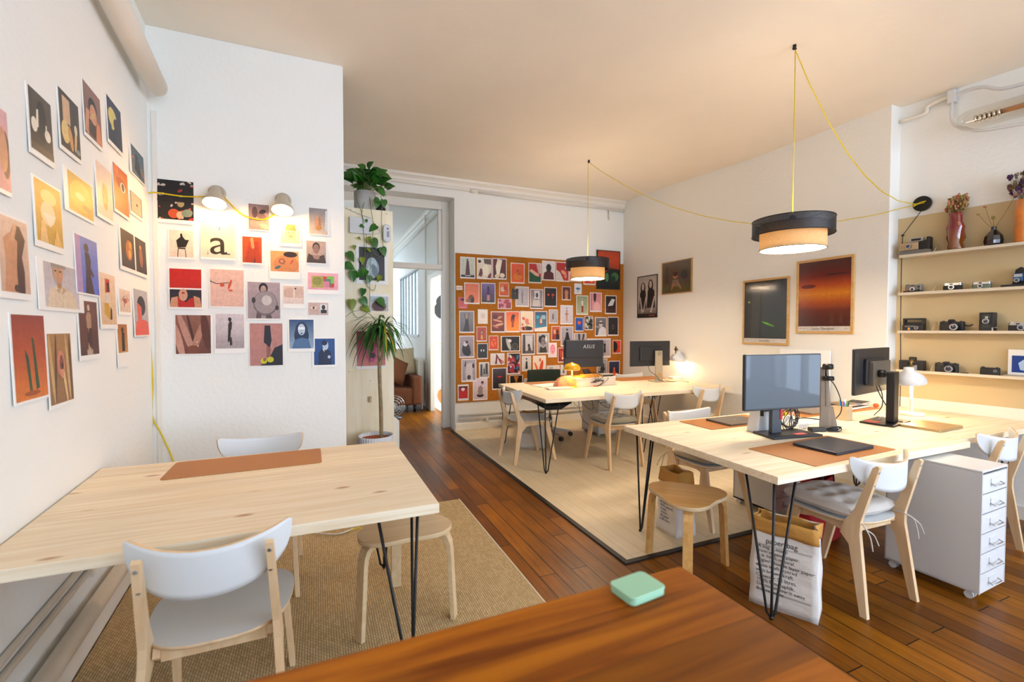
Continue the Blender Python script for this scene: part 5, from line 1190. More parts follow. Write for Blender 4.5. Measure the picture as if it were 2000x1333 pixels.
# glass tube lamp with its white conduit, high on the niche wall
a = wpt('niche', 1868, 243, .16); s_a = (a - N0).dot(ND)
GLT = glass_mat('tube_glass', '#fafaf8', .12, .04)
zc_ = a.z; s1_ = s_a + 1.35
def NPt(s, o, z): return N0 + ND * s + NN * o + Vector((0, 0, z))
t = thing('tube_lamp', 'long clear glass tube lamp with a copper core under the ceiling at right', 'lamp', NPt(s_a, .16, zc_), NTH)
mb = MB(); L_ = 1.35; rr = .075
prof = [(rr * math.sin(k * PI / 16), -rr * math.cos(k * PI / 16) + rr) for k in range(9)] + [(rr, L_ - rr)] + [(rr * math.cos(k * PI / 16), L_ - rr + rr * math.sin(k * PI / 16)) for k in range(1, 9)]
prof[0] = (.001, 0); prof[-1] = (.001, L_)
Mx = Matrix.Rotation(R(90), 4, 'Y'); mb.lathe(prof, GLT, seg=32, M=Mx); mb.build('glass_tube', t)
mb = MB(); COP = mat('copper', '#c98a4a', .25, 1.); mb.lathe([(.001, .10), (.018, .10), (.018, L_ - .1), (.001, L_ - .1)], COP, seg=20, M=Mx)
for k in range(6): mb.lathe([(.02, .10 + k * .025), (.028, .105 + k * .025), (.028, .113 + k * .025), (.02, .118 + k * .025)], mat('pale_ring', '#d8cdb8', .25, .9), seg=20, M=Mx)
mb.build('core', t)
mb = MB(); mb.box(.38, -.07, .06, .44, .16, .09, STEEL); mb.box(.40, .07, -.01, .43, .158, .09, STEEL); mb.build('bracket', t)
mb = MB(); P = [wpt('niche', 1860, 192, .05), wpt('niche', 1858, 230, .05), wpt('niche', 1866, 246, .06), wpt('niche', 1885, 250, .10), wpt('niche', 1905, 255, .18), wpt('niche', 1940, 252, .20), wpt('niche', 2030, 236, .2)]
mb.tube(catmull(P, 8), .011, WHITEP, seg=10)
P = [wpt('niche', 1862, 190, .05), wpt('niche', 1885, 178, .06), wpt('niche', 1920, 170, .08), wpt('niche', 1960, 173, .1), wpt('niche', 2040, 152, .1)]
mb.tube(catmull(P, 8), .013, WHITEP, seg=10)
o = mb.build('flexible_conduit'); tag(o, 'bright white flexible cable looping around the glass tube lamp', 'conduit')
mb = MB(); c = wpt('niche', 1861, 190, .03); mb.box(-.025, -.04, -.05, .025, .029, .05, WHITEP); o = mb.build('junction_box', loc=c, rz=NTH, bevel=.004); tag(o, 'small white junction box where the conduit meets the wall pipe', 'junction box')
mb = MB(); P = [wpt('niche', 1760, 238, .03), wpt('niche', 1806, 222, .03), wpt('niche', 1812, 208, .03), wpt('niche', 1845, 192, .03), wpt('niche', 1858, 188, .03)]
mb.tube(catmull(P, 5), .016, TRIM, seg=10); tag(mb.build('wall_pipe'), 'white painted pipe with two bends high on the shelf wall', 'pipe')

# ================================================================== PANEL, ROUTER, PLANTS
YPn = 4.75
pl_ = Y(672, 404, YPn); pr_ = Y(767, 411.5, YPn)
PX0, PX1, PZ = pl_.x, pr_.x, pl_.z
t = thing('bookcase', 'tall plywood-sided bookcase standing behind the partition with plants on top', 'bookcase', ((PX0 + PX1) / 2, YPn, 0))
w2 = (PX1 - PX0) / 2
mb = MB(); mb.box(-w2, 0, 0, w2, .018, PZ, PINEY); mb.build('side_panel', t, bevel=.001)
mb = MB(); mb.box(-w2 + .03, .019, .05, w2 - .03, .9, PZ - .01, mat('dark_cabinet', '#1c1512', .7)); mb.build('body', t)
for zz in (.05, .55, 1.0, 1.45, 1.9, 2.35): mb = MB(); mb.box(-w2 + .005, .02, zz, -w2 + .029, .9, zz + .02, PINED); mb.build('shelf_edge', t)
mb = MB(); mb.box(-w2, .019, PZ - .02, w2, .9, PZ, PINEY); mb.build('top_board', t)
mb = MB()
for x_, z_ in ((-w2 + .06, PZ - .02), (w2 - .06, PZ - .03), (-w2 + .03, 1.0), (w2 - .04, 1.35), (0, .9)): mb.cyl((x_, -.001, z_), (x_, 0, z_), .004, m=mat('screw_dark', '#4a3a28', .5), seg=8)
mb.build('screw', t)
mb = MB(); mb.prism([(PX1 - .0, 0), (PX1 + .055, 0), (PX1 + .055, .47), (PX1 + .0, .52)], 'y', YPn + .02, YPn + .045, TRIM); tag(mb.build('leaning_board'), 'short white board with a slanted top standing at the foot of the bookcase', 'board')
def on_panel(u, v, o=0.): return Y(u, v, YPn - o)
a = on_panel(682, 424); b = on_panel(726, 459)
t = thing('wifi_router', 'flat white square router on the upper part of the bookcase side', 'router', ((a.x + b.x) / 2, YPn - .0005, (a.z + b.z) / 2))
mb = MB(); hw, hh = (b.x - a.x) / 2, (a.z - b.z) / 2; mb.prism(rrect(-hw, -hh, hw, hh, .008, 3), 'y', -.03, 0, WHITEP); mb.build('body', t, bevel=.004)
mb = MB(); mb.tube(catmull([(-hw - .03, -.012, hh + .08), (0, -.012, hh + .03), (hw * .8, -.012, hh + .005), (hw + .06, -.012, -.01), (hw + .08, -.012, -.05), (hw + .03, -.012, -.07)], 6), .003, WHITEP, seg=6); mb.build('cable', t)
a = on_panel(747, 439); b = on_panel(763, 475)
t = thing('motion_sensor', 'white rounded alarm sensor beside the router on the bookcase side', 'sensor', ((a.x + b.x) / 2, YPn - .0005, (a.z + b.z) / 2))
hw, hh = (b.x - a.x) / 2, (a.z - b.z) / 2; mb = MB(); mb.prism(rrect(-hw, -hh, hw, hh, hw * .95, 6), 'y', -.04, 0, WHITEP); mb.build('body', t, bevel=.01, seg=3)
mb = MB(); mb.box(-hw * .1, -.0415, -hh * .45, hw * .5, -.0401, hh * .2, mat('grey_window', '#8f98a2', .2)); mb.cyl((hw * .15, -.042, hh * .48), (hw * .15, -.0401, hh * .48), .008, m=BLACK, seg=12); mb.build('sensor_window', t)
c = on_panel(722, 780); mb = MB(); mb.box(-.02, -.006, -.03, .02, 0, .03, BIRCHM); mb.tube([(0, -.006, .02), (0, -.02, .01), (0, -.022, -.02), (0, -.03, -.03)], .005, STEEL, seg=8); tag(mb.build('coat_hook', loc=c), 'small steel hook low on the bookcase side', 'hook')

GREEN = mat('pothos_leaf', '#2c6a1c', .4, var=.35, vscale=14, coat=.3); GREENY = mat('pothos_leaf_yellow', '#7a8a20', .45, var=.4, vscale=20); STM = mat('vine_stem', '#6d7a3a', .6)
def leaf(mb, p, d, up, L_, W_, m, fold=.25, droop=.2):
    """heart-shaped leaf from p along d"""
    d = Vector(d).normalized(); up = Vector(up); s_ = d.cross(up).normalized(); n = s_.cross(d)
    out = [(0, 0), (-.06, .22), (.05, .42), (.22, .5), (.45, .45), (.7, .27), (.88, .1), (1, 0)]
    V = []; F = []
    for t_, w_ in out:
        z = -droop * t_ * t_ * L_
        V += [p + d * t_ * L_ - s_ * w_ * W_ + n * (z + fold * w_ * W_), p + d * max(0, t_) * L_ + n * z, p + d * t_ * L_ + s_ * w_ * W_ + n * (z + fold * w_ * W_)]
    for i in range(len(out) - 1):
        a_ = 3 * i; F += [(a_, a_ + 1, a_ + 4, a_ + 3), (a_ + 1, a_ + 2, a_ + 5, a_ + 4)]
    mb.add(V, F, m, True)
# pothos
POTW = mat('pale_ceramic', '#bcbcb8', .6, var=.08, vscale=30)
pz_ = Y(712, 410, 4.95); pc_ = Vector((pz_.x, 4.90, PZ + .0005))
t = thing('plant_pot', 'pale grey round pot on top of the bookcase', 'pot', pc_)
mb = MB(); mb.lathe([(.001, 0), (.095, 0), (.105, .02), (.108, .2), (.1, .2), (.098, .17), (.001, .17)], POTW, seg=40); mb.build('pot_body', t)
mb = MB(); mb.cyl((0, 0, .171), (0, 0, .178), .096, m=mat('soil', '#2a1c12', .95), seg=30); mb.build('soil', t)
t = thing('pothos_plant', 'trailing heart-leaved green plant hanging down from the bookcase top', 'plant', pc_ + Vector((0, 0, .18)))
rng = random.Random(11); stem = MB(); top = MB()
for i in range(80):
    a_ = rng.uniform(0, 2 * PI); rr = rng.uniform(.02, .17); hh = rng.uniform(.03, .23) * (1 - rr * 2.2) + .03
    e = Vector((rr * math.cos(a_) * 1.15 + .03, rr * math.sin(a_) * .7 - .03, hh + .01)); b = Vector((.03 * math.cos(a_), .03 * math.sin(a_), 0))
    stem.tube(catmull([b, b.lerp(e, .5) + Vector((0, 0, .03)), e], 4), .0022, STM, seg=5)
    d = Vector((math.cos(a_) + rng.uniform(-.5, .5), math.sin(a_) * .8 + rng.uniform(-.6, .2), rng.uniform(-.5, .9))); leaf(top, e, d, (rng.uniform(-.4, .4), -1, .5), rng.uniform(.08, .13), rng.uniform(.065, .095), GREEN if rng.random() < .93 else GREENY)
stem.build('stems', t); top.build('top_leaves', t)
vines = [
    [(694, 378), (700, 400), (706, 415), (714, 450), (716, 470), (713, 492), (710, 510), (713, 530), (722, 545), (735, 548)],
    [(722, 372), (712, 395), (707, 415), (709, 440), (711, 470), (712, 500), (706, 520), (712, 545), (718, 560), (730, 568), (734, 556)],
    [(722, 385), (725, 410), (729, 440), (727, 470), (726, 490), (724, 510), (722, 560), (722, 590), (718, 610), (700, 621), (690, 612), (688, 600)],
    [(744, 380), (746, 400), (745, 430), (746, 455), (748, 478), (747, 495), (742, 502), (733, 497), (728, 488)]]
lv = [(708, 442, 4, 0), (728, 446, 8, 0), (702, 466, 3, 1), (722, 470, 6, 1), (732, 476, 9, 0), (749, 492, 8, 0), (692, 484, 4, 1), (686, 502, 9, 0), (684, 521, 9, 0), (690, 540, 9, 0), (706, 534, 10, 0), (708, 510, 6, 1), (720, 547, 7, 0), (716, 432, 3, 0), (740, 545, 6, 1), (708, 572, 7, 0), (688, 596, 9, 1), (712, 590, 8, 0), (716, 604, 8, 1), (746, 592, 9, 0), (721, 489, 4, 1), (736, 400, 7, 0), (738, 392, 6, 0), (746, 378, 6, 0), (750, 398, 7, 0)]
vm = MB(); lm = MB(); rng = random.Random(2)
off = pc_ + Vector((0, 0, .18))
for k, V in enumerate(vines):
    P = [Y(u, v, YPn - .02 - .012 * ((i * 7 + k) % 3) if v > 408 else 4.80 - .05 * (v > 395)) - off for i, (u, v) in enumerate(V)]
    vm.tube(catmull(P, 6), .0026, STM, seg=6)
for (u, v, sz, yel) in lv:
    p = Y(u, v, YPn - .045) - off; a_ = rng.uniform(-2.6, -.3); d = Vector((math.cos(a_), -.25, math.sin(a_) * .8 - .15)); L_ = sz * .0125
    leaf(lm, p - d.normalized() * L_ * .5, d, (rng.uniform(-.3, .3), -1, .35), L_, L_ * .78, GREENY if yel else GREEN)
vm.build('hanging_vines', t); lm.build('hanging_leaves', t)
# dark round thing behind the pot
mb = MB(); mb.lathe([(.001, 0), (.05, 0), (.055, .08), (.03, .13), (.001, .135)], mat('dark_brown_wood', '#241812', .6), seg=24); tag(mb.build('wooden_vase', loc=(pc_.x + .16, 4.98, PZ + .0005)), 'dark brown rounded vase behind the pale pot on the bookcase', 'vase')
# dracaena in its ribbed pot
dy = 4.45; q = Y(734, 850, dy); rp = .163; dcx = q.x
t = thing('plant_pot', 'large white ribbed pot on the floor in front of the bookcase', 'pot', (dcx, dy, 0))
ht_ = q.z
def rib(r, z, th): return r + (.0035 * math.cos(40 * th) if r > rp - .03 else 0)
mb = MB(); mb.lathe([(.001, 0), (rp * .86, 0), (rp * .9, .02), (rp, ht_ - .01), (rp, ht_), (rp - .012, ht_), (rp - .014, ht_ - .06)], mat('white_ribbed_ceramic', '#d9dce0', .5), seg=160, fn=rib); mb.build('pot_body', t)
mb = MB(); mb.cyl((0, 0, ht_ - .05), (0, 0, ht_ - .035), rp - .014, m=mat('terracotta', '#9c4526', .8), seg=40); mb.build('soil', t)
def zat(v, y=dy, u=740): return Y(u, v, y)
t = thing('dragon_tree', 'tall dragon tree with drooping narrow leaves in the ribbed pot', 'plant', (dcx, dy, ht_ - .035))
off = Vector((dcx, dy, ht_ - .035))
BARK = mat('cane_bark', '#9b8664', .85, bump=1., bscale=60, var=.25, vscale=25)
P = [Y(745, 856, dy), Y(744, 800, dy), Y(742, 750, dy), Y(741, 720, dy), Y(742, 710, dy)]; P[0] = Vector((P[0].x, dy, ht_ - .034))
mb = MB(); mb.tube(catmull([p - off for p in P], 6), [.019] * 8 + [.018] * 17, BARK, seg=10); mb.ball(Y(742, 710, dy) - off, .026, .022, .024, BARK, 10, 8); mb.build('trunk', t)
tips = []
for (u0, u1, v1, dyy) in ((739, 738, 655, .02), (746, 749, 648, -.02)):
    mb = MB(); mb.tube(catmull([Y(742, 710, dy) - off, Y(u0, 695, dy + dyy) - off, Y(u1, v1, dy + dyy) - off], 5), .013, BARK, seg=9); mb.build('branch', t); tips.append(Y(u1, v1, dy + dyy) - off)
DL = mat('dragon_leaf', '#2f6a22', .45, var=.3, vscale=10, coat=.2); DLY = mat('dragon_leaf_yellow', '#a99a1e', .5)
rng = random.Random(21); lg = MB()
for k in range(105):
    tip = tips[k % 2] + Vector((0, 0, rng.uniform(-.03, .10))); a_ = rng.uniform(0, 2 * PI); L_ = rng.uniform(.24, .46); el = rng.uniform(-.2, 1.25)
    h = Vector((math.cos(a_), math.sin(a_) * .9, 0)); v_ = h * math.cos(el) + Vector((0, 0, math.sin(el))); p = tip.copy(); seg_ = 9; V = []; F = []; side = Vector((-math.sin(a_), math.cos(a_), 0))
    m = DLY if rng.random() < .07 else DL
    for i in range(seg_ + 1):
        t_ = i / seg_; w_ = .0095 * (math.sin(PI * min(1, t_ * .85 + .12)) ** .7) * (1 if t_ < .97 else .2)
        V += [p - side * w_, p + Vector((0, 0, -.002)), p + side * w_]
        v_ = (v_ + Vector((0, 0, -.26))).normalized(); p = p + v_ * L_ / seg_
    for i in range(seg_): F += [(3 * i, 3 * i + 1, 3 * i + 4, 3 * i + 3), (3 * i + 1, 3 * i + 2, 3 * i + 5, 3 * i + 4)]
    lg.add(V, F, m, True)
lg.build('leaves', t)

# ================================================================== PRINTS ON THE WALLS
def E(cx, cy, rx, ry, c, rot=0.): return ('e', cx, cy, rx, ry, c, rot)
def Q(x0, y0, x1, y1, c): return ('p', [(x0, y0), (x1, y0), (x1, y1), (x0, y1)], c)
def G(*a): return ('p', list(a[:-1]), a[-1])
def fig(cx, b, h, c, skin='#c9a188', w=1., hair=None):
    s = h * w
    return [E(cx, b + h * .93, s * .055, h * .065, skin), E(cx, b + h * .955, s * .06, h * .045, hair or c),
            G((cx - s * .12, b + h * .82), (cx + s * .12, b + h * .82), (cx + s * .10, b + h * .5), (cx + s * .13, b + h * .12), (cx - s * .13, b + h * .12), (cx - s * .10, b + h * .5), c),
            G((cx - s * .08, b + h * .14), (cx - s * .02, b + h * .14), (cx - s * .03, b), (cx - s * .08, b), skin), G((cx + s * .02, b + h * .14), (cx + s * .08, b + h * .14), (cx + s * .08, b), (cx + s * .03, b), skin)]
def bust(cx, cy, s, hair, skin, cloth):
    return [E(cx, cy + s * .05, s * .30, s * .36, hair), G((cx - s * .55, 0.0), (cx + s * .55, 0.0), (cx + s * .48, cy - s * .42), (cx + s * .12, cy - s * .28), (cx - s * .12, cy - s * .28), (cx - s * .48, cy - s * .42), cloth),
            Q(cx - s * .09, cy - s * .4, cx + s * .09, cy - s * .1, skin), E(cx, cy, s * .20, s * .27, skin), E(cx, cy + s * .2, s * .24, s * .14, hair), E(cx - s * .08, cy + s * .03, s * .035, s * .02, '#1a1210'), E(cx + s * .08, cy + s * .03, s * .035, s * .02, '#1a1210'), E(cx, cy - s * .14, s * .06, s * .022, '#7a3a30')]
def torso(c, d, cx=.5):
    return [G((cx - .22, 0), (cx + .22, 0), (cx + .17, .35), (cx + .26, .62), (cx + .1, .72), (cx - .1, .72), (cx - .26, .62), (cx - .17, .35), c), E(cx, .82, .09, .1, c), E(cx, .87, .1, .08, d)]
def streaks(c, n, seed, w=.03):
    r = random.Random(seed); return [E(r.random(), r.random(), w * (1 + 2 * r.random()), w * (1 + 3 * r.random()), c, r.uniform(0, 3)) for _ in range(n)]
def clip(poly):
    """keep the polygon inside the unit square"""
    def cut(P, ax, val, keep_less):
        out = []
        for i in range(len(P)):
            a, b = P[i], P[(i + 1) % len(P)]; ia = (a[ax] <= val) if keep_less else (a[ax] >= val); ib = (b[ax] <= val) if keep_less else (b[ax] >= val)
            if ia: out.append(a)
            if ia != ib: t = (val - a[ax]) / (b[ax] - a[ax]); out.append(tuple(a[k] + (b[k] - a[k]) * t for k in (0, 1)))
        return out
    for ax in (0, 1):
        for val, kl in ((0, False), (1, True)):
            poly = cut(poly, ax, val, kl)
            if len(poly) < 3: return []
    return poly
def picture(name, W, H, border, bg, shapes, paper='#efece6', parent=None, base=0., thick=.0012, matl=None):
    """a printed sheet: local x right, z up, facing -y; lower left corner at the origin"""
    bl, bt, br, bb = border
    V = []; F = []; COL = []
    def face(pts, y, cols):
        o = len(V); V.extend([(x, y, z) for x, z in pts]); F.append(list(range(o, o + len(pts)))); COL.extend([tuple(c) + (1,) for c in cols])
    pc = lin(paper)
    if thick:
        vs = [(x, y, z) for z in (0, H) for y in (base + .0022, base - thick) for x in (0, W)]
        for f in ((0, 2, 3, 1), (4, 5, 7, 6), (2, 6, 7, 3), (0, 1, 5, 4), (0, 4, 6, 2), (1, 3, 7, 5)):
            o = len(V); V.extend([vs[i] for i in f]); F.append([o, o + 1, o + 2, o + 3]); COL.extend([pc + (1,)] * 4)
    y = base - thick - .0003
    ix0, iz0, iw, ih = bl * W, bb * H, W * (1 - bl - br), H * (1 - bt - bb)
    T = lambda p: (ix0 + p[0] * iw, iz0 + p[1] * ih)
    n = 6
    stops = [lin(c) for c in bg]
    def gc(t):
        k = (1 - t) * (len(stops) - 1); i = min(int(k), len(stops) - 2); f = k - i; return tuple(stops[i][j] * (1 - f) + stops[i + 1][j] * f for j in range(3))
    if len(stops) == 1: stops = stops * 2
    n = 2 * (len(stops) - 1)
    for k in range(n):
        t0, t1 = k / n, (k + 1) / n; face([T((0, t0)), T((1, t0)), T((1, t1)), T((0, t1))], y, [gc(t0), gc(t0), gc(t1), gc(t1)])
    for s in shapes:
        y -= .00012
        if s[0] == 'e':
            _, cx, cy, rx, ry, c, rot = s; ar = ih / iw; P = []
            for i in range(18):
                a = 2 * PI * i / 18; x, z = rx * math.cos(a), ry * math.sin(a) * ar; P.append((cx + x * math.cos(rot) - z * math.sin(rot), cy + (x * math.sin(rot) + z * math.cos(rot)) / ar))
        else: P, c = list(s[1]), s[2]
        P = clip(P)
        if len(P) >= 3: face([T(p) for p in P], y, [lin(c)] * len(P))
    me = bpy.data.meshes.new(name); me.from_pydata(V, [], F); me.materials.append(matl or PRINT)
    ca = me.color_attributes.new('Col', 'FLOAT_COLOR', 'POINT')
    ca.data.foreach_set('color', [q for c in COL for q in c]); me.update()
    o = bpy.data.objects.new(name, me); C.objects.link(o)
    if parent: o.parent = parent
    return o
def put(wall, u0, v0, u1, v1, label, bg, shapes=(), border=(.05, .05, .05, .09), off=.0012, tilt=0., name='photo_print', lift=1.2, cat='photo print', group=None, paper='#efece6'):
    a = wpt(wall, u0, v0, off); b = wpt(wall, u1, v1, off); p0, th = WALLS[wall]; ex = Vector((math.cos(th), math.sin(th), 0))
    W = (b - a).dot(ex); H = a.z - b.z
    o = picture(name, W, H, border, bg, list(shapes), paper)
    loc = a.copy(); loc.z = b.z; o.location = loc + Vector((math.sin(th), -math.cos(th), 0)) * math.sin(R(lift)) * H * 1.0
    o.rotation_euler = (R(-lift), R(tilt), th)
    tag(o, label, cat, group); return o
GL_, GP, GC = 'photo prints taped to the left wall', 'photo prints on the partition below the wall lamps', 'photo prints pinned to the cork board'
SK, SKD, BW1, BW2, BW3 = '#c98f6c', '#8a5236', '#c9bfc0', '#5a5254', '#1c1a1c'
B0 = (.0, .0, .0, .08)
Lp = [
 (-22, 195, 17, 386, 'pink portrait print cut by the picture edge, high on the left wall', ('#d9a8a8', '#c98a90'), [E(.75, .45, .3, .3, '#5a2a30'), E(.6, .5, .3, .28, SK)], (.05, .0, .03, .05)),
 (49, 157, 102, 330, 'dark print of a person in black between two pale hands', ('#4a4038', '#241c14'), [E(.52, .8, .12, .11, '#c9a090'), E(.52, .55, .22, .36, '#14100e'), E(.18, .42, .13, .12, '#e8dcc8'), G((.25, .4), (.36, .42), (.38, .72), (.3, .7), '#e8dcc8'), E(.76, .38, .14, .1, '#e8dcc8'), G((.66, .38), (.72, .38), (.74, .55), (.68, .55), '#d8ccb8'), Q(.0, .0, 1, .12, '#4a4030')], (.06, .02, .03, .09)),
 (110, 165, 155, 322, 'dark print of a pale block over cream gloved hands', ('#3a3028', '#181410'), [Q(.16, .48, .52, .92, '#d0ab84'), E(.25, .3, .2, .2, '#dcc078'), E(.5, .25, .1, .22, '#c98f50', .3), E(.75, .28, .06, .22, '#d8b070', -.2), E(.78, .48, .08, .1, '#e0cfb0'), E(.85, .1, .12, .05, '#6a8080')], (.04, .0, .02, .07)),
 (159, 152, 197, 297, 'brown print of a person with hands at the face', ('#8a6660', '#6a4a40'), [E(.5, .62, .25, .2, '#1c120e'), E(.52, .5, .2, .2, SK), G((0, .05), (.2, .0), (.3, .5), (.1, .5), SK), G((.62, .0), (1, .0), (.9, .4), (.7, .45), '#d0804c'), G((.2, .08), (.62, .05), (.62, .3), (.25, .35), '#3a2418'), E(.45, .45, .18, .05, '#c9a86a', .6)], (.02, .0, .02, .07)),
 (206, 182, 237, 307, 'deep blue print of a dark head before a pale yellow shape', ('#1a2648', '#101830'), [E(.35, .6, .3, .22, '#cfc06a'), Q(.25, .32, .5, .6, '#cfc06a'), E(.62, .5, .22, .16, '#2a1c1c'), E(.66, .25, .3, .2, '#181424')], (.02, .0, .02, .08)),
 (251, 270, 281, 364, 'teal print of a dark figure near the corner of the left wall', ('#3a525c', '#5a6a70'), [E(.4, .7, .13, .1, '#14181c'), G((.2, .2), (.7, .05), (.62, .6), (.3, .62), '#14181c'), G((.05, .6), (.2, .66), (.22, .6), (.08, .52), '#b07050'), G((.7, .4), (.95, .1), (.98, .18), (.74, .48), '#b07050')], (.10, .08, .03, .05)),
 (61, 338, 121, 498, 'golden print of a pale heart-shaped glow', ('#c9982a', '#b88f20'), [E(.5, .78, .3, .12, '#e8c878'), E(.45, .5, .28, .2, '#e8c99a'), G((.25, .5), (.75, .5), (.5, .28), '#f0dcc0'), G((.1, .0), (.4, .0), (.32, .35), (.18, .35), '#e0b878'), G((.6, .0), (.95, .0), (.75, .3), '#e0b060')], (.05, .03, .03, .09)),
 (122, 322, 182, 440, 'yellow blurred print with a pale spot, curling at its left edge', ('#a88410', '#b8930e'), [E(.5, .5, .45, .4, '#c9a620'), E(.45, .48, .2, .1, '#e0cc80'), E(.7, .25, .2, .08, '#8f7210')], (.12, .02, .03, .07)),
 (184, 309, 219, 441, 'pale print of a small golden bottle group', ('#e0c8b8', '#dcc0a8'), [E(.5, .4, .2, .25, '#c9a060'), E(.42, .5, .06, .16, '#a87c3c'), E(.6, .48, .06, .14, '#b88c50'), E(.52, .22, .12, .08, '#8f6a38')], (.04, .0, .04, .07)),
 (218, 314, 250, 432, 'orange print of a single eye, its top corner curling', ('#c0580e', '#d8863c', '#c9601a'), [E(.5, .66, .35, .12, '#a8400a'), E(.62, .6, .18, .11, '#e8dcd0'), E(.62, .6, .1, .09, '#2a1a18'), E(.2, .9, .16, .1, '#e0701a')], (.03, .0, .02, .06)),
 (252, 368, 277, 434, 'pale framed square print with one black dot', ('#d8bfa6', '#d0b496'), [Q(0, 0, 1, .03, '#4a3a30'), Q(0, .97, 1, 1, '#4a3a30'), Q(0, 0, .05, 1, '#4a3a30'), Q(.95, 0, 1, 1, '#4a3a30'), E(.55, .48, .07, .07, '#2a201c')], (.04, .04, .04, .14)),
 (-12, 408, 56, 588, 'print of a bare back with a long shadow, at the left picture edge', ('#d8b8a4', '#c9a48c'), [G((.12, 0), (.72, 0), (.62, .4), (.74, .75), (.35, .8), (.14, .7), (.2, .4), '#c48a66'), G((.55, 0), (.8, 0), (.82, .3), (.75, .5), (.9, .75), (.72, .92), (.5, .92), (.4, .8), (.62, .7), (.55, .35), '#3a2024'), G((.35, .7), (.5, .7), (.62, .9), (.52, .95), '#d09a78'), E(.5, .06, .08, .05, '#4a2c2a')], (.05, .03, .03, .08)),
 (70, 500, 161, 612, 'print of a person in a cream buttoned shirt, curling off the wall', ('#b8b0b4', '#c9c0c4'), [G((.05, 0), (.95, 0), (.8, .4), (.55, .5), (.35, .52), (.12, .4), '#d8c4a8'), G((.3, .4), (.4, .32), (.45, .5), '#b89c78'), G((.5, .5), (.45, .3), (.6, .42), '#b89c78'), Q(.34, .45, .46, .7, '#a87c5c'), E(.38, .82, .15, .26, '#c09070'), Q(.2, .92, .6, 1, '#8f8880'), E(.3, .84, .03, .02, '#3a2a20'), E(.44, .84, .03, .02, '#3a2a20')], (.12, .05, .12, .07)),
 (143, 452, 191, 581, 'blue print of a dark figure in a long dress', ('#6a7cc0', '#4a68c8'), [G((.0, .0), (.25, .0), (.2, 1), (0, 1), '#a88cb8'), E(.48, .82, .1, .08, '#2a1c24'), G((.35, 0), (.75, 0), (.6, .4), (.66, .6), (.58, .74), (.4, .74), (.42, .45), '#2c2028'), G((.6, .5), (.78, .35), (.74, .3), (.55, .4), '#2c2028')], (.02, .02, .02, .03)),
 (231, 436, 286, 545, 'pair of dark amber prints side by side on one sheet', ('#3a2408', '#241404'), [E(.28, .5, .12, .28, '#a85f10'), E(.33, .65, .06, .1, '#d08a20'), E(.3, .4, .05, .12, '#e0a040'), Q(.48, 0, .53, 1, '#efe6d8'), E(.75, .45, .08, .3, '#8a5010'), E(.74, .75, .05, .06, '#b8741c')], (.04, .07, .03, .09)),
 (191, 528, 226, 643, 'print of a person with a red box for a head and a yellow skirt', ('#e8cdb0', '#d8b48c'), [G((.3, .62), (.62, .64), (.62, .9), (.34, .9), '#c8401c'), G((.42, .64), (.6, .66), (.58, .84), (.42, .82), '#2a140e'), E(.42, .5, .13, .12, '#d8ccc0'), G((.2, .2), (.62, .08), (.5, .42), (.22, .42), '#c99a18'), G((.55, .1), (.68, .1), (.7, .3), (.6, .35), '#3a1c14')], (.04, .02, .04, .08)),
 (230, 560, 255, 617, 'small pale print of a reddish splash', ('#e4cdb8', '#dcc0a6'), [E(.5, .5, .2, .12, '#a8604c'), E(.3, .6, .18, .04, '#c98878', .5), E(.72, .62, .16, .04, '#c98878', -.5), E(.4, .35, .05, .14, '#b87868')], (.07, .07, .07, .12)),
 (258, 560, 289, 657, 'print of a person in coral with black bobbed hair', ('#b0b0b4', '#a8a8ae'), [E(.5, .65, .3, .22, '#1a1614'), G((.0, .0), (1, .0), (.95, .3), (.6, .35), (.1, .3), '#e05038'), G((.22, .3), (.5, .3), (.5, .62), (.2, .72), '#d85840')], (.04, .03, .03, .03)),
 (16, 610, 89, 776, 'orange print of two green stalks', ('#8f3a2c', '#b85020', '#d8720e'), [G((.42, .1), (.5, .1), (.44, .5), (.33, .6), '#1f4a26'), G((.62, .1), (.73, .12), (.62, .72), (.56, .74), '#1f4a26'), E(.5, .07, .25, .03, '#9c4a0c')], (.04, .02, .02, .03)),
 (88, 648, 140, 786, 'print of an ear among wavy blond hair', ('#a87c48', '#8a5e2e'), [E(.12, .5, .06, .5, '#c9a068', .1), E(.28, .5, .04, .5, '#5a3a1c', -.1), E(.8, .5, .06, .5, '#c9a068', .08), E(.92, .5, .04, .48, '#6a4620'), E(.65, .25, .05, .3, '#d8b078', .2), E(.5, .57, .16, .19, '#c98064'), E(.53, .57, .09, .12, '#8a4430'), E(.53, .42, .07, .07, '#d0886c'), E(.55, .53, .04, .05, '#3a1c14')], (.03, .03, .02, .05)),
 (149, 582, 191, 700, 'brown print of a pale statue-like figure on a pedestal', ('#6a3c30', '#4f2a20'), [E(.52, .88, .07, .06, '#c9b090'), G((.38, .5), (.62, .5), (.64, .74), (.56, .8), (.44, .8), (.36, .7), '#a8846a'), G((.4, .1), (.55, .1), (.56, .5), (.46, .5), '#c09878'), G((.38, .3), (.5, .5), (.62, .5), (.64, .2), (.5, .12), '#3a1c18'), Q(.32, .0, .64, .1, '#b09a88')], (.04, .03, .03, .08)),
 (226, 630, 250, 714, 'small instant print of a dark amber silhouette with a wide white foot', ('#a8641c', '#c98a3c'), [E(.5, .8, .14, .1, '#1c100a'), G((.36, .05), (.68, .05), (.7, .7), (.4, .72), '#1c100a')], (.08, .04, .08, .32)),
]
for (u0, v0, u1, v1, lab, bg, sh, br) in Lp:
    put('left', u0, v0, u1, v1, lab, bg, sh, br, group=GL_, lift=1.6)
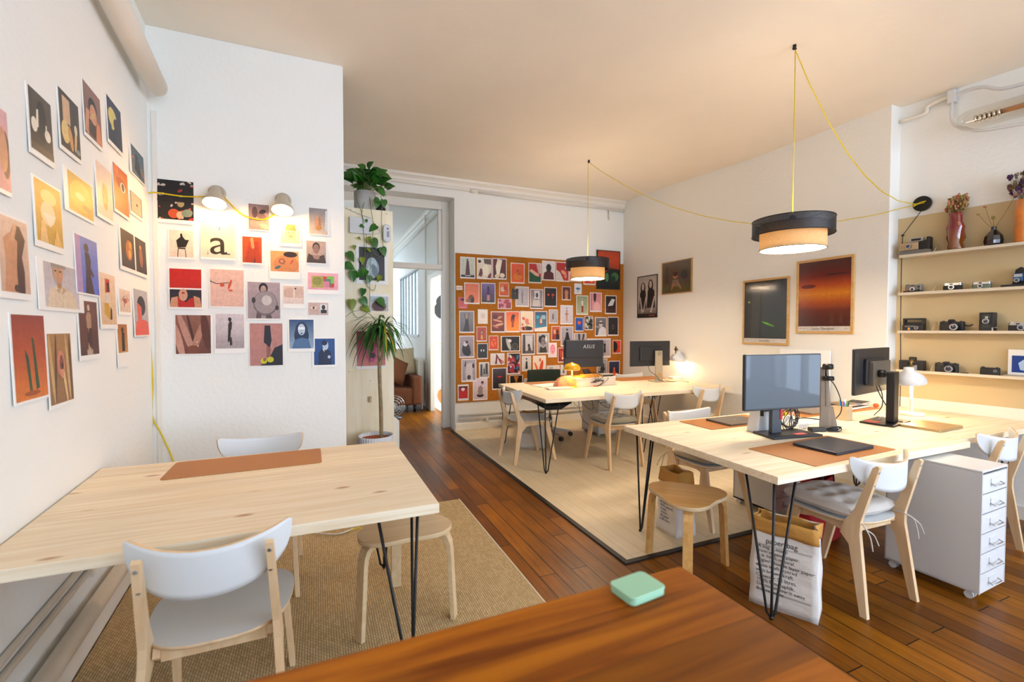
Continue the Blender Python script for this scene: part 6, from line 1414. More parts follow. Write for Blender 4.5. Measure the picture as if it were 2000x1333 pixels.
Pp = [
 (306, 349, 380, 440, 'dark print of a crowd with one lit seated person, at the top left', ('#141010', '#1a1412', '#0c0a0a'), streaks('#c9b8a8', 22, 3, .014)[:22] + streaks('#a83020', 10, 5, .016) + [E(.64, .42, .1, .1, '#9a8a60'), E(.45, .15, .16, .12, '#b84a20'), E(.62, .12, .1, .1, '#c9a080'), E(.82, .18, .16, .1, '#6a7c70', .5), Q(0, .45, 1, .58, '#120e0e')], (.01, .0, .01, .09)),
 (328, 447, 381, 508, 'pale print of a black hand shape on a wire cup', ('#e6d6c2', '#e0ccb4'), [G((.33, .35), (.68, .38), (.82, .66), (.66, .66), (.6, .72), (.55, .78), (.52, .9), (.44, .86), (.46, .76), (.28, .62), '#16120e'), G((.32, .0), (.34, .3), (.36, .35), (.66, .36), (.7, 0), (.67, 0), (.64, .3), (.38, .3), (.35, 0), '#3a3028')], (.05, .03, .05, .07)),
 (391, 430, 461, 510, 'cream print of one large black letter a', ('#ecdcc0', '#e8d4b8'), [], (.02, .0, .02, .06)),
 (484, 396, 527, 453, 'greyish print of crossed limbs partly behind the yellow cord', ('#8f7470', '#a88a80'), [E(.4, .3, .35, .18, '#b8978a', .5), E(.62, .55, .3, .13, '#7a605c', -.6), E(.3, .68, .14, .22, '#5a4444'), E(.68, .72, .18, .08, '#3a2c30', .4), E(.75, .15, .3, .1, '#c0a090', -.3)], (.03, .03, .03, .04)),
 (472, 460, 513, 518, 'orange print of a hand in the pocket of trousers', ('#c24c12', '#b8440e'), [G((.12, .0), (.3, .8), (.85, .85), (.95, .05), (.7, .0), (.62, .3), (.55, .0), '#a8380c'), G((.4, .95), (.55, .98), (.62, .6), (.55, .52), (.46, .6), '#d8905c'), G((.58, .0), (.66, .0), (.64, .3), '#4a1606')], (.03, .03, .03, .06)),
 (545, 430, 589, 483, 'pale overlit print of a person with a bandana', ('#f0dcb8', '#e8cfa4'), [E(.5, .5, .28, .34, '#e0bc8c'), G((.22, .62), (.8, .6), (.72, .88), (.3, .88), '#a8703c'), E(.4, .5, .04, .02, '#8a5a30'), E(.62, .5, .04, .02, '#8a5a30'), E(.5, .32, .1, .03, '#b07848')], (.08, .04, .06, .12)),
 (602, 404, 642, 462, 'print of two legs raised in a grey room', ('#8f8888', '#a89a90', '#c9b8a8'), [G((.85, .2), (1, .1), (1, 1), (.88, .9), '#c9d0d4'), G((.36, .3), (.5, .28), (.48, .7), (.38, .78), SK), G((.5, .3), (.64, .3), (.6, .72), (.5, .6), '#b07850'), E(.5, .25, .18, .1, '#b8844c')], (.04, .03, .05, .04)),
 (525, 487, 587, 547, 'print of a tattooed shoulder with handwriting below', ('#d89a5c', '#d8945a'), [E(.55, .35, .45, .45, '#c9804c'), E(.7, .85, .25, .14, '#2a1a14'), E(.4, .5, .12, .14, '#8a5038'), E(.4, .5, .07, .09, '#c08058'), E(.25, .2, .12, .06, '#3a6a70', .5), E(.75, .5, .1, .04, '#b04830', 1)], (.05, .04, .05, .26)),
 (597, 469, 638, 517, 'black and white print of a cropped-hair person, chin on hands', ('#b8a096', '#a89084'), [E(.5, .72, .19, .22, '#2a201c'), E(.5, .64, .16, .22, '#8a6c60'), G((.0, .0), (1, .0), (.9, .4), (.6, .3), (.4, .3), (.1, .42), '#4a3830'), G((.3, .36), (.7, .36), (.62, .16), (.38, .18), '#9a7a6c')], (.03, .02, .03, .04)),
 (328, 521, 397, 605, 'print with a red block above a person in a red top', ('#c01c10', '#b81c12'), [Q(0, 0, 1, .46, '#241c28'), Q(0, .46, 1, .5, '#efe6e0'), G((0, .0), (.25, .0), (.25, .28), (.05, .24), SK), G((.78, .0), (1, .0), (.95, .25), (.75, .3), SK), G((.25, .0), (.78, .0), (.74, .26), (.62, .22), (.5, .12), (.38, .22), (.26, .26), '#b8201c'), E(.42, .32, .14, .16, '#c9967c'), E(.42, .37, .05, .025, '#b02020')], (.04, .04, .04, .05)),
 (408, 524, 479, 602, 'pink print of small orange legs under a thin line', ('#e0b8a8', '#dcb0a0'), [G((.0, .74), (.02, .68), (.2, .62), (.55, .66), (.55, .64), (.2, .6), (.0, .66), '#2a1c18'), E(.58, .6, .04, .14, '#c8502c', -.3), E(.35, .58, .07, .05, '#c8502c', .4), E(.6, .44, .07, .03, '#d06038')], (.03, .02, .03, .03)),
 (482, 549, 549, 625, 'black and white print of a person holding a big clear balloon', ('#a8959a', '#9a888c'), [G((.24, 0), (.4, 0), (.45, .3), (.3, .3), '#5a4a4a'), G((.56, 0), (.74, 0), (.66, .3), (.5, .3), '#5a4a4a'), E(.48, .84, .14, .14, '#1c1618'), E(.48, .8, .09, .11, '#a88c84'), E(.54, .42, .38, .34, '#6a5e60'), E(.54, .44, .35, .31, '#94888a'), E(.58, .5, .16, .14, '#c0b8b8'), E(.18, .5, .06, .08, '#3a2c2c'), E(.9, .3, .06, .07, '#3a2c2c')], (.02, .02, .02, .03)),
 (552, 557, 595, 603, 'pale print of two faces almost touching', ('#d8c0b0', '#d4bcac'), [E(.3, .6, .3, .3, '#c9a898'), E(.75, .6, .3, .3, '#d0b0a0'), E(.52, .62, .03, .3, '#e8d8cc'), E(.58, .85, .05, .05, '#4a3430'), Q(0, 0, 1, .35, '#dcc8bc')], (.03, .03, .03, .2)),
 (600, 531, 662, 576, 'pink print of colourful overlapping papers', ('#e8a8b0', '#e6a0aa'), [Q(.12, .12, .5, .82, '#b0a050'), E(.3, .5, .16, .25, '#8a8a3a'), Q(.5, .15, .86, .8, '#c83a30'), Q(.62, .4, .86, .82, '#80c040'), Q(.55, .2, .75, .65, '#5a7a70'), Q(.5, .15, .7, .5, '#d88090')], (.02, .03, .02, .2)),
 (601, 590, 642, 617, 'small card with an eye and a dark portrait side by side', ('#c9b0a8', '#c4a8a0'), [Q(.08, .25, .44, .85, '#c9a898'), E(.27, .58, .14, .1, '#e8dcd4'), E(.27, .58, .06, .1, '#4a2c20'), Q(.58, .15, .94, .88, '#d8d4d0'), E(.76, .62, .09, .2, '#2a2020'), Q(.62, .15, .92, .42, '#16141a')], (.02, .04, .02, .04)),
 (341, 614, 414, 693, 'print of folded brown fabric with a button seam', ('#8a5c4c', '#6a3c30'), [E(.3, .5, .1, .6, '#b88878', .3), E(.45, .55, .04, .55, '#4a2820', .2), E(.62, .4, .1, .5, '#b07c68', -.3), E(.85, .6, .12, .5, '#5a3026', .1), E(.5, .1, .2, .12, '#7a4434'), E(.6, .3, .02, .02, '#d8c0b0'), E(.63, .2, .02, .02, '#d8c0b0'), E(.1, .3, .1, .5, '#c09080', .2)], (.02, .02, .02, .03)),
 (418, 610, 480, 690, 'pale grey print of a slim figure in profile', ('#cfc4c8', '#c4b8ba', '#8f8488'), [Q(0, 0, 1, .22, '#a89c9c'), E(.5, .84, .06, .06, '#1c1416'), G((.44, .55), (.56, .55), (.58, .76), (.5, .8), (.44, .7), '#3a2826'), G((.42, .2), (.5, .2), (.54, .55), (.44, .56), '#2a1c1c'), G((.5, .08), (.58, .1), (.56, .3), (.46, .4), '#3a2826')], (.04, .04, .04, .12)),
 (486, 631, 554, 715, 'pink print of dark legs in yellow shoes', ('#b88078', '#b07a74'), [G((.45, .95), (.62, .95), (.66, .6), (.6, .4), (.5, .5), (.42, .55), '#1c1a28'), G((.3, .0), (1, .0), (1, .5), (.75, .42), (.6, .2), '#1c1a26'), G((.5, .5), (.64, .4), (.6, .2), (.5, .18), '#8a5a4c'), E(.42, .11, .1, .07, '#c8c020'), E(.62, .14, .1, .07, '#c8c020'), E(.44, .14, .05, .04, '#8a5a4c')], (.02, .01, .02, .02)),
 (562, 622, 615, 687, 'blue toned print of a long-haired person with a pale mask', ('#1c4474', '#8fa8c0'), [E(.5, .62, .26, .3, '#10284c'), E(.3, .45, .1, .2, '#10284c'), E(.7, .45, .1, .2, '#10284c'), E(.5, .66, .15, .2, '#b8c8d8'), Q(.36, .66, .64, .74, '#e8eef2'), G((.1, 0), (.9, 0), (.78, .32), (.5, .38), (.22, .3), '#4a6c94'), E(.5, .52, .05, .02, '#10284c')], (.05, .04, .04, .1)),
 (609, 659, 658, 717, 'blue print of a person in a dark suit, overlapping its neighbour', ('#164a8a', '#10407c'), [G((.2, 0), (.85, 0), (.8, .5), (.6, .62), (.35, .6), (.22, .45), '#0a1c44'), E(.55, .74, .14, .18, '#b8c8d8'), E(.5, .84, .14, .1, '#0a1c44'), G((.4, .62), (.48, .6), (.5, .48), '#dce6ee'), E(.72, .3, .07, .06, '#b8c8d8')], (.08, .05, .08, .08)),
]
for (u0, v0, u1, v1, lab, bg, sh, br) in Pp:
    o = put('partition', u0, v0, u1, v1, lab, bg, sh, br, group=GP, lift=1.2)
    if 'letter' in lab:
        W_ = o.dimensions.x; mb = MB()
        k = (max(v[0] for v in [tuple(q.co) for q in o.data.vertices]))
        ht = max(q.co.z for q in o.data.vertices); vs, fs = text_mesh('a', ht * .88, 'CENTER'); mb.add(vs, fs, INK, M=Matrix.Translation((k / 2, -.0022, ht * .15)) @ Matrix.Diagonal((1.12, 1, 1.05, 1)))
        for (x0, z0, x1, z1) in ((k * .68, ht * .15, k * .84, ht * .175), (k * .16, ht * .15, k * .24, ht * .155), (k * .2, ht * .12, k * .21, ht * .22), (k * .53, ht * .76, k * .55, ht * .86)):
            mb.add([(x0, -.0022, z0), (x1, -.0022, z0), (x1, -.0022, z1), (x0, -.0022, z1)], [(0, 1, 2, 3)], INK)
        mb.build('printed_letter', o)
# cork board
a = Y(889.6, 495, YB); b = Y(890.4, 787.4, YB)
mb = MB(); mb.box(1.764, YB - .014, b.z, XR - .004, YB + .002, a.z + .004, CORK); tag(mb.build('cork_board'), 'huge cork board covering the back wall, pinned full of prints', 'cork board')
OR = '#e0602c'; RD = '#c23a2a'; GY = ('#a8a0a4', '#8f868a'); DK = ('#2a2426', '#161214')
Cp = [
 (76, 127, 193, 303, 'pale green print of a figure in a long burgundy robe', ('#c9d0c0', '#c0c4b0'), [Q(0, 0, 1, .12, '#2a2420'), G((.32, .1), (.68, .1), (.58, .85), (.42, .85), '#5a2428'), E(.48, .9, .06, .05, '#3a2418'), E(.4, .08, .12, .02, '#e0d8c8'), E(.6, .08, .12, .02, '#e0d8c8')]),
 (207, 135, 325, 308, 'print of a cream draped shape with dark sunglasses', ('#e6dcc8', '#e0d0b4'), [G((.5, .75), (1, .7), (1, 1), (.45, 1), '#5a4a40'), E(.15, .85, .12, .08, '#3a2420'), G((.05, .1), (.3, .05), (.45, .4), (.2, .5), '#6a2830'), G((.7, .0), (1, 0), (1, .3), (.85, .2), '#7a3038'), E(.6, .4, .25, .3, '#eee4cc')]),
 (330, 138, 442, 310, 'print of cream trousers between burgundy folds', ('#6a2c34', '#4a1c24'), [G((.3, .0), (.5, .2), (.7, .95), (.35, 1), (.2, .6), '#efe4cc'), E(.3, .1, .18, .1, '#e0cdb0'), E(.7, .15, .2, .12, '#e8d4b8')]),
 (475, 175, 583, 342, 'red orange print of a soft face', ('#e0502c', '#e8602c'), [E(.55, .55, .3, .32, '#d8622c'), E(.5, .3, .35, .2, '#e0802c'), E(.5, .62, .1, .05, '#b83a20'), E(.62, .45, .15, .05, '#c04824')]),
 (615, 175, 717, 340, 'print of an arm over red and green cloth', ('#c02a2a', '#b02424'), [G((0, 0), (1, 0), (1, .25), (0, .6), '#1f5a3c'), G((0, .6), (.2, .7), (.85, .42), (.8, .3), (.5, .35), '#e0b8a0'), G((.6, 1), (1, 1), (1, .5), (.8, .45), '#c8b0b0')]),
 (722, 158, 825, 320, 'pale print of the back of a dark head and burgundy collar', ('#e4e0e0', '#dcd8d8'), [G((.05, 0), (.95, 0), (.9, .35), (.6, .5), (.4, .5), (.1, .35), '#5a1820'), E(.5, .65, .22, .22, '#1c1414')]),
 (830, 168, 935, 328, 'red print of a hand on a pale sleeve', ('#a82420', '#c03024'), [G((0, 0), (.6, .0), (.3, .45), (0, .6), '#d8cfc8'), E(.6, .45, .25, .1, '#e09a7c', -.6), E(.75, .25, .1, .12, '#d8886c'), E(.85, .7, .15, .08, '#e0dcd8')]),
 (938, 180, 1032, 326, 'red print half hidden behind the pendant lamp', ('#d8ccc4', '#c03a2c'), [Q(0, 0, 1, .35, '#b8301c'), E(.4, .2, .2, .1, '#3a1410')]),
 (1050, 205, 1142, 352, 'orange print just below the pendant lamp shade', ('#e05a30', '#d8401c'), [E(.3, .15, .12, .08, '#6a2010'), E(.7, .2, .15, .1, '#f08a50')]),
 (108, 332, 228, 503, 'orange print of a dark blurred figure at the bottom', ('#e07048', '#f08850'), [E(.45, .2, .22, .22, '#7a3a2c'), E(.55, .12, .12, .14, '#2a1814'), E(.25, .12, .15, .1, '#8a6a50')]),
 (240, 333, 353, 500, 'violet dusk print of a figure in a long dress', ('#7a6aa0', '#5a4470', '#2a2428'), [G((.4, .1), (.62, .1), (.6, .6), (.42, .6), '#c08080'), G((.4, .4), (.62, .4), (.6, .75), (.42, .75), '#3a2a60'), E(.5, .78, .07, .08, '#2a1c2c')]),
 (383, 330, 460, 443, 'small orange blurred print with a pale centre', ('#e07030', '#d05020'), [E(.35, .5, .25, .2, '#d8c0a8'), E(.65, .6, .2, .2, '#c84818')]),
 (373, 460, 482, 541, 'pink print of tangled flowers', ('#a83a50', '#8a2438'), streaks('#d88a98', 10, 4, .05)),
 (512, 362, 618, 525, 'pale grey print of a standing figure in light clothes', ('#c4bcc4', '#b8b0b4'), fig(.5, .1, .75, '#8f8488', '#7a5c50', .8)),
 (628, 382, 730, 542, 'black and white print of a person holding up a picture', ('#8a8286', '#a8a0a4'), [E(.5, .7, .25, .24, '#1c1a1c'), Q(.3, .5, .75, .95, '#dcd8d8'), E(.52, .7, .12, .14, '#5a5456'), G((.15, 0), (.8, 0), (.75, .45), (.2, .45), '#d0c4c0'), Q(0, 0, 1, .06, '#1c1a1c')]),
 (740, 368, 838, 526, 'black print with two glowing red marks', ('#1c1414', '#100c0c'), [E(.3, .62, .1, .06, '#e04018'), E(.7, .62, .12, .07, '#d03814'), E(.68, .5, .05, .1, '#8a1c0c')]),
 (880, 363, 948, 473, 'small brown print of a bare-shouldered person', ('#6a2c24', '#5a2018'), torso('#c08458', '#3a1c14')),
 (977, 338, 1034, 425, 'small white print with a blue smear', ('#dce0e4', '#d8dcdf'), [E(.5, .5, .35, .12, '#4a7a9a'), Q(.46, .15, .54, .4, '#a84020')]),
 (60, 446, 133, 540, 'small coral card with a dark spot', ('#c84a50', '#d05c58'), [E(.45, .78, .18, .12, '#3a1418'), Q(.15, .1, .8, .14, '#e8a8a0')], (0, 0, 0, 0)),
 (992, 433, 1085, 588, 'soft green print of a figure in a white coat', ('#8a9a74', '#b0b890'), fig(.5, .08, .8, '#dcd0c8', '#a83a2c', 1.) + [Q(.42, .08, .6, .45, '#a02c28')]),
 (1100, 410, 1192, 565, 'pink print of a nail against skin', ('#d88a90', '#e0a0a0'), [E(.4, .8, .12, .3, '#2a1c20'), E(.6, .2, .3, .3, '#e8b0a8'), Q(0, 0, .12, 1, '#c87880')]),
 (1220, 433, 1308, 582, 'dark print with a pale wedge of light', ('#1c1618', '#3a1c14'), [G((.2, .4), (.7, .45), (.9, .8), (.6, .85), (.35, .6), '#d8d4d0'), G((0, .3), (.3, .25), (.1, 0), (0, 0), '#5a2c1c')]),
 (68, 555, 187, 730, 'grey print of a figure with raised arms in a long dress', ('#8f8c94', '#6a666c'), [G((.2, 0), (.7, 0), (.65, .35), (.6, .65), (.4, .65), (.38, .4), '#3a3638'), E(.48, .75, .1, .12, '#a89890'), G((.28, .9), (.34, .92), (.45, .6), (.38, .58), '#6a5e5c'), G((.7, .9), (.64, .95), (.55, .6), (.62, .58), '#6a5e5c')]),
 (215, 543, 293, 658, 'almost blank cream print with a faint drawing', ('#ece4dc', '#e6dcd2'), [E(.5, .55, .25, .22, '#e0d0c4'), E(.55, .45, .15, .1, '#dcc8b8')]),
 (318, 560, 430, 727, 'dark red print of open hands', ('#8a3020', '#6a2018'), [E(.5, .7, .35, .05, '#d8906c', .3), E(.5, .55, .4, .05, '#d8906c', -.2), E(.6, .35, .35, .06, '#e0a080', .2), E(.3, .25, .25, .05, '#c87858', -.4), E(.3, .75, .2, .12, '#4a1410')]),
 (434, 558, 545, 725, 'bright orange print of a hazy dark silhouette', ('#e05a2c', '#f07820', '#f09030'), [E(.5, .62, .14, .22, '#4a1c18'), G((.4, .2), (.58, .2), (.58, .6), (.44, .6), '#a04020'), E(.55, .78, .14, .1, '#3a1414')]),
 (551, 557, 653, 720, 'print of a pink blossom plant against a cream sky', ('#ecd8bc', '#e0c8a4'), [E(.5, .1, .5, .12, '#2a2418')] + streaks('#d8604c', 8, 7, .035)[:8] + [Q(.48, .1, .52, .6, '#5a4a2c'), E(.5, .5, .16, .14, '#e08070')]),
 (662, 557, 762, 718, 'print of a person by a bright blue swimming pool', ('#3a5a78', '#4a6a80', '#2a90b0'), [Q(.1, .62, .35, .8, '#3ab0d8'), Q(.55, .6, .9, .82, '#8ab8c8'), G((0, 0), (1, 0), (1, .2), (0, .1), '#e8dcd0'), E(.5, .68, .06, .06, '#c89878'), Q(.42, .3, .6, .6, '#d8b8a0'), Q(.42, .3, .6, .38, '#c03028')]),
 (776, 545, 846, 657, 'small grey print of a lone dark figure', ('#b8b4ba', '#a8a2a8'), fig(.45, .22, .55, '#1c1a1e', '#8a7c78', 1.)),
 (867, 510, 965, 663, 'pale print of a standing figure with hands on hips', ('#dcd4dc', '#ccc4ca'), fig(.5, .06, .85, '#c09078', '#b88468', .7, '#2a1c18') + [E(.5, .52, .18, .05, '#b88468')]),
 (982, 607, 1047, 718, 'blue print with an orange sun disc', ('#2a5cae', '#1c48a0'), [E(.5, .62, .22, .14, '#e85a28'), E(.5, .2, .25, .1, '#10307c')]),
 (1058, 597, 1123, 707, 'small black and grey textured print', ('#6a6a60', '#3a3a34'), streaks('#c8c8c0', 8, 9, .06) + streaks('#141410', 8, 10, .07)),
 (1140, 605, 1230, 757, 'black and white print of a masked figure in white', ('#7a7478', '#4a4446'), [G((.2, 0), (1, 0), (.95, .4), (.7, .5), (.35, .4), '#d8d4d4'), E(.5, .65, .18, .2, '#c8c0be'), Q(.3, .66, .7, .74, '#1c1a1c'), G((0, .55), (.4, .5), (.4, .42), (0, .46), '#a09896')]),
 (1240, 603, 1323, 752, 'nearly black print with a faint round shape', DK, [E(.5, .45, .15, .15, '#5a5254'), E(.5, .45, .1, .1, '#2a2426')]),
 (205, 680, 285, 797, 'brick red print of a small figure in yellow', ('#b8483c', '#b04034'), [E(.5, .62, .16, .16, '#3a2420'), E(.5, .6, .1, .12, '#c89070'), G((.4, .1), (.62, .1), (.58, .42), (.44, .42), '#d8b83c')]),
 (68, 752, 187, 925, 'grey print of a figure wrapped in dark flowers', ('#a89ca4', '#8a8088'), [E(.45, .35, .3, .3, '#2a2628'), E(.4, .62, .15, .12, '#dcd4d6'), E(.5, .72, .1, .08, '#3a3436'), E(.55, .2, .25, .18, '#1c1a1c')]),
 (302, 752, 376, 866, 'orange print of a veined leaf shape', ('#c8401c', '#d84c1c'), [E(.5, .5, .3, .3, '#f0682c'), E(.5, .5, .04, .35, '#a82c10', .4), E(.55, .6, .2, .04, '#a82c10')]),
 (397, 755, 549, 875, 'wide black print of a pale horse and a round form', ('#14100f', '#1c1817'), [E(.38, .45, .1, .45, '#b8b4b0', .35), E(.45, .7, .1, .12, '#dcd8d4'), E(.75, .28, .2, .26, '#5a5654'), E(.75, .3, .15, .2, '#3a3634')]),
 (560, 736, 665, 902, 'black and white print of a crouching figure by a bright doorway', ('#8a8488', '#5a5456'), [Q(.28, .15, .85, .95, '#c8c4c8'), Q(.1, 0, .22, 1, '#3a3638'), E(.55, .42, .1, .09, '#2a2426'), G((.45, .12), (.78, .12), (.66, .36), (.5, .4), '#4a4446')]),
 (680, 733, 778, 895, 'black and white print of a dog-eared dark portrait', ('#b0aaae', '#a09a9e'), [E(.5, .68, .3, .28, '#2a2426'), E(.22, .72, .1, .18, '#1c181a'), E(.78, .72, .1, .18, '#e0dcdc'), E(.5, .6, .18, .24, '#8a8082'), G((.15, 0), (.85, 0), (.75, .35), (.5, .25), (.25, .35), '#3a3436'), E(.42, .64, .04, .03, '#100c0e'), E(.58, .64, .04, .03, '#100c0e')]),
 (797, 676, 864, 790, 'small red print of two people side by side', ('#c8603c', '#7a2418'), [E(.35, .6, .16, .18, '#d8a080'), E(.68, .6, .14, .18, '#2a1410'), Q(.15, 0, .5, .4, '#a82a1c'), Q(.52, 0, .9, .42, '#1c100c')]),
 (870, 678, 968, 835, 'grey print of a seated figure in a wide black dress', ('#aca4ae', '#9a929a'), [G((.1, .02), (.85, .02), (.66, .5), (.6, .72), (.42, .72), (.36, .45), '#1c1a1e'), E(.5, .8, .08, .09, '#b0a09c'), E(.5, .86, .09, .05, '#2a2426')]),
 (975, 733, 1070, 845, 'grey print of two dark trouser legs above the monitor', ('#a8a0a8', '#989098'), [G((.3, 1), (.48, 1), (.5, 0), (.4, 0), '#1c1a1c'), G((.9, 1), (.75, 1), (.58, 0), (.68, 0), '#1c1a1c')]),
 (1078, 775, 1262, 925, 'wide pale print with dark slender figures', ('#c4bcc4', '#b0a8b0'), fig(.76, .1, .8, '#16141a', '#b0a09c', .5) + fig(.2, .3, .6, '#5a5458', '#a8a09c', .5), (.03, .05, .03, .1)),
 (1281, 787, 1343, 893, 'small print split red and black', ('#e0402c', '#d8381c'), [E(.3, .5, .3, .4, '#2a100e'), E(.1, .5, .2, .5, '#160a0a')]),
 (210, 813, 293, 935, 'black print with two small white shapes', ('#1c1a1c', '#28262a'), [G((.3, .5), (.4, .45), (.44, .6), (.34, .62), '#e8e4e4'), G((.6, .45), (.7, .5), (.66, .62), (.57, .6), '#e8e4e4')]),
 (315, 893, 425, 980, 'pale print of red legs crossing like a bridge', ('#e4dcdc', '#d8ccc8'), [G((.35, .95), (.45, .95), (.9, .0), (.75, .0), '#8a2420'), G((.4, .9), (.5, .9), (.45, .0), (.3, .0), '#6a1c1c'), G((.6, .5), (.66, .55), (1, .2), (1, .05), '#a83028')]),
 (446, 888, 550, 1055, 'dark busy print of people lit in pink', ('#1c1618', '#241418'), streaks('#c86a90', 9, 12, .05) + streaks('#3a70a0', 6, 13, .04) + streaks('#a82c34', 8, 14, .06) + streaks('#dcd0d0', 6, 15, .03)),
 (562, 913, 635, 1030, 'small white print of a dark robed figure', ('#dcd8d8', '#ccc8c8'), [G((.35, .1), (.66, .1), (.6, .65), (.42, .65), '#1c181c'), E(.5, .78, .07, .06, '#8a7c78'), E(.5, .84, .09, .05, '#1c181c')]),
 (650, 910, 752, 1065, 'white print of swirling orange shapes', ('#eee0d4', '#ead8c8'), [E(.65, .4, .14, .4, '#e04c1c', -.2), E(.25, .4, .08, .3, '#e8601c', .4), E(.55, .8, .08, .1, '#d8602c'), E(.45, .2, .2, .06, '#e8743c')]),
 (770, 808, 838, 922, 'small white print of a pink face', ('#f0dce0', '#ecd4d8'), [E(.52, .55, .3, .36, '#e8708c'), E(.5, .52, .22, .28, '#f0a0b0'), E(.42, .6, .05, .03, '#b83458'), E(.62, .6, .05, .03, '#b83458'), E(.52, .36, .08, .04, '#c83c58')]),
 (848, 848, 912, 962, 'small dark red print with a candle-like glow, left of the monitor', ('#a82c1c', '#8a1c14'), [E(.55, .5, .06, .3, '#e8a070'), E(.55, .25, .12, .1, '#f0c8a0'), E(.3, .6, .1, .3, '#c8482c')]),
 (86, 937, 203, 1113, 'grey print of a headless torso with arms up', ('#a8a0a8', '#988e96'), [G((.3, 0), (.8, 0), (.75, .4), (.9, .75), (.7, .85), (.35, .8), (.25, .4), '#c8bcbc'), E(.5, .15, .14, .12, '#3a3234'), G((.15, .7), (.25, .95), (.3, .93), (.25, .65), '#2a2426'), E(.82, .7, .08, .12, '#2a2426')]),
 (225, 963, 304, 1083, 'small black and white print of a figure at a doorway', ('#c8c4c4', '#8a8684'), [Q(.1, .1, .3, .9, '#3a3836'), Q(.65, .2, .9, .95, '#3a3836')] + fig(.5, .1, .6, '#1c1a1a', '#c8b8b0', 1.)),
 (328, 1007, 443, 1175, 'dark sea print with a small red glow', ('#4a4450', '#2a242c', '#1c1418'), [E(.52, .58, .16, .03, '#e03820'), E(.52, .58, .26, .06, '#6a2428'), Q(0, .0, 1, .3, '#181216'), E(.52, .59, .13, .025, '#e83c20')]),
 (465, 1066, 570, 1160, 'dark print with an amber wedge behind the green chair', ('#140c0c', '#1c100c'), [G((.3, .95), (.7, .95), (.5, .3), '#b8701c')]),
 (582, 1090, 640, 1170, 'small grey print almost behind the green chair', ('#b8b4b8', '#8a868a'), [E(.5, .7, .2, .15, '#2a282a')]),
 (760, 988, 860, 1080, 'pale peach print above the yellow lamp', ('#dcd4d0', '#e09a70'), [E(.5, .4, .35, .3, '#e0a884'), E(.3, .8, .2, .1, '#a8a4a8')]),
 (868, 983, 915, 1060, 'narrow white print beside the yellow lamp', ('#dcdcdc', '#d0ccca'), [E(.5, .3, .2, .2, '#6a6462')]),
 (1155, 935, 1236, 1070, 'grey print of a crouching dark figure right of the monitor', ('#a8a4a8', '#8a868a'), [E(.55, .4, .25, .18, '#1c1a1c'), E(.6, .62, .12, .12, '#2a2628'), E(.4, .2, .3, .08, '#3a3638')]),
 (1247, 952, 1333, 1110, 'night blue print of a figure in bright orange', ('#1c2a58', '#141c38', '#0c1020'), [G((.3, 0), (.75, 0), (.66, .4), (.58, .55), (.42, .55), (.36, .4), '#e04c20'), E(.5, .62, .08, .08, '#e86a3c'), G((.12, .38), (.4, .4), (.4, .32), (.12, .3), '#e04c20'), G((.85, .38), (.6, .4), (.6, .32), (.85, .3), '#e04c20')]),
 (57, 1140, 142, 1262, 'small print of a white glass on a red cloth', ('#8a1418', '#c01c1c'), [Q(0, 0, 1, .62, '#c4201c'), E(.48, .75, .2, .12, '#e8e0dc'), Q(.4, .6, .56, .75, '#dcd0cc'), Q(0, .88, 1, 1, '#5a1014')], (.07, .1, .07, .14)),
 (176, 1090, 291, 1257, 'pale print of a seated bare back with a black cushion', ('#dcc8d0', '#d0bcc4'), [E(.5, .18, .26, .1, '#1c181a'), G((.34, .2), (.68, .2), (.7, .55), (.55, .68), (.36, .6), (.32, .4), '#9a8884'), E(.66, .8, .1, .09, '#1c1618'), E(.66, .74, .06, .06, '#a89490')]),
]
def c5(x, y): return 880 + x / 4.04, 470 + y / 4.04
for it in Cp:
    x0, y0, x1, y1, lab, bg, sh = it[:7]; br = it[7] if len(it) > 7 else (.045, .035, .045, .06)
    u0, v0 = c5(x0, y0); u1, v1 = c5(x1, y1)
    put('back', u0, v0, u1, v1, lab, bg, sh, br, off=.0148, lift=.15, group=GC, paper='#eae4e2')
u0, v0 = c5(483, 380); u1, v1 = c5(535, 464); put('back', u0, v0, u1, v1, 'small black card held by a clip, overlapping the pale standing figure', ('#2c2826', '#201c1a'), [E(.5, .55, .08, .05, '#a88a3c'), Q(.35, .88, .6, 1., '#8a8680')], (0, 0, 0, 0), off=.021, lift=.2, group=GC)
u0, v0 = c5(45, 357); u1, v1 = c5(93, 391); put('back', u0, v0, u1, v1, 'tiny white tag with an orange band at the left edge of the cork board', ('#e08a50', '#e8e4e0'), [Q(.2, .2, .8, .4, '#c8c4c4')], (.05, .3, .05, .05), off=.0155, lift=.2, name='paper_tag', cat='tag')
# prints on the bookcase side
put('panel', 695, 477, 758, 557, 'print of a pale blue crystal on black, under the router', ('#241c1e', '#2a2426'), [E(.52, .36, .26, .3, '#8fa0a8'), E(.5, .5, .2, .2, '#a8bcc4'), E(.6, .3, .12, .2, '#6a7a84', .3), E(.4, .3, .08, .14, '#c8d4d8')], (.09, .06, .11, .10), off=.003, lift=.5)
put('panel', 722, 574, 759, 609, 'small print of a dark red round shape', ('#b4c0c4', '#a8b4b4'), [E(.48, .32, .42, .4, '#c06a20'), E(.48, .34, .38, .36, '#4a1c18')], (.02, .14, .02, .02), off=.003, lift=.5)
put('panel', 695, 646, 754, 720, 'pink print of a rosy blur behind the dragon tree', ('#8a2c38', '#c0506c', '#d07c74'), [E(.5, .5, .22, .4, '#b84a78'), E(.55, .3, .1, .08, '#4a1428'), E(.8, .5, .12, .5, '#e0a4b0')], (.02, .02, .02, .08), off=.003, lift=.5)

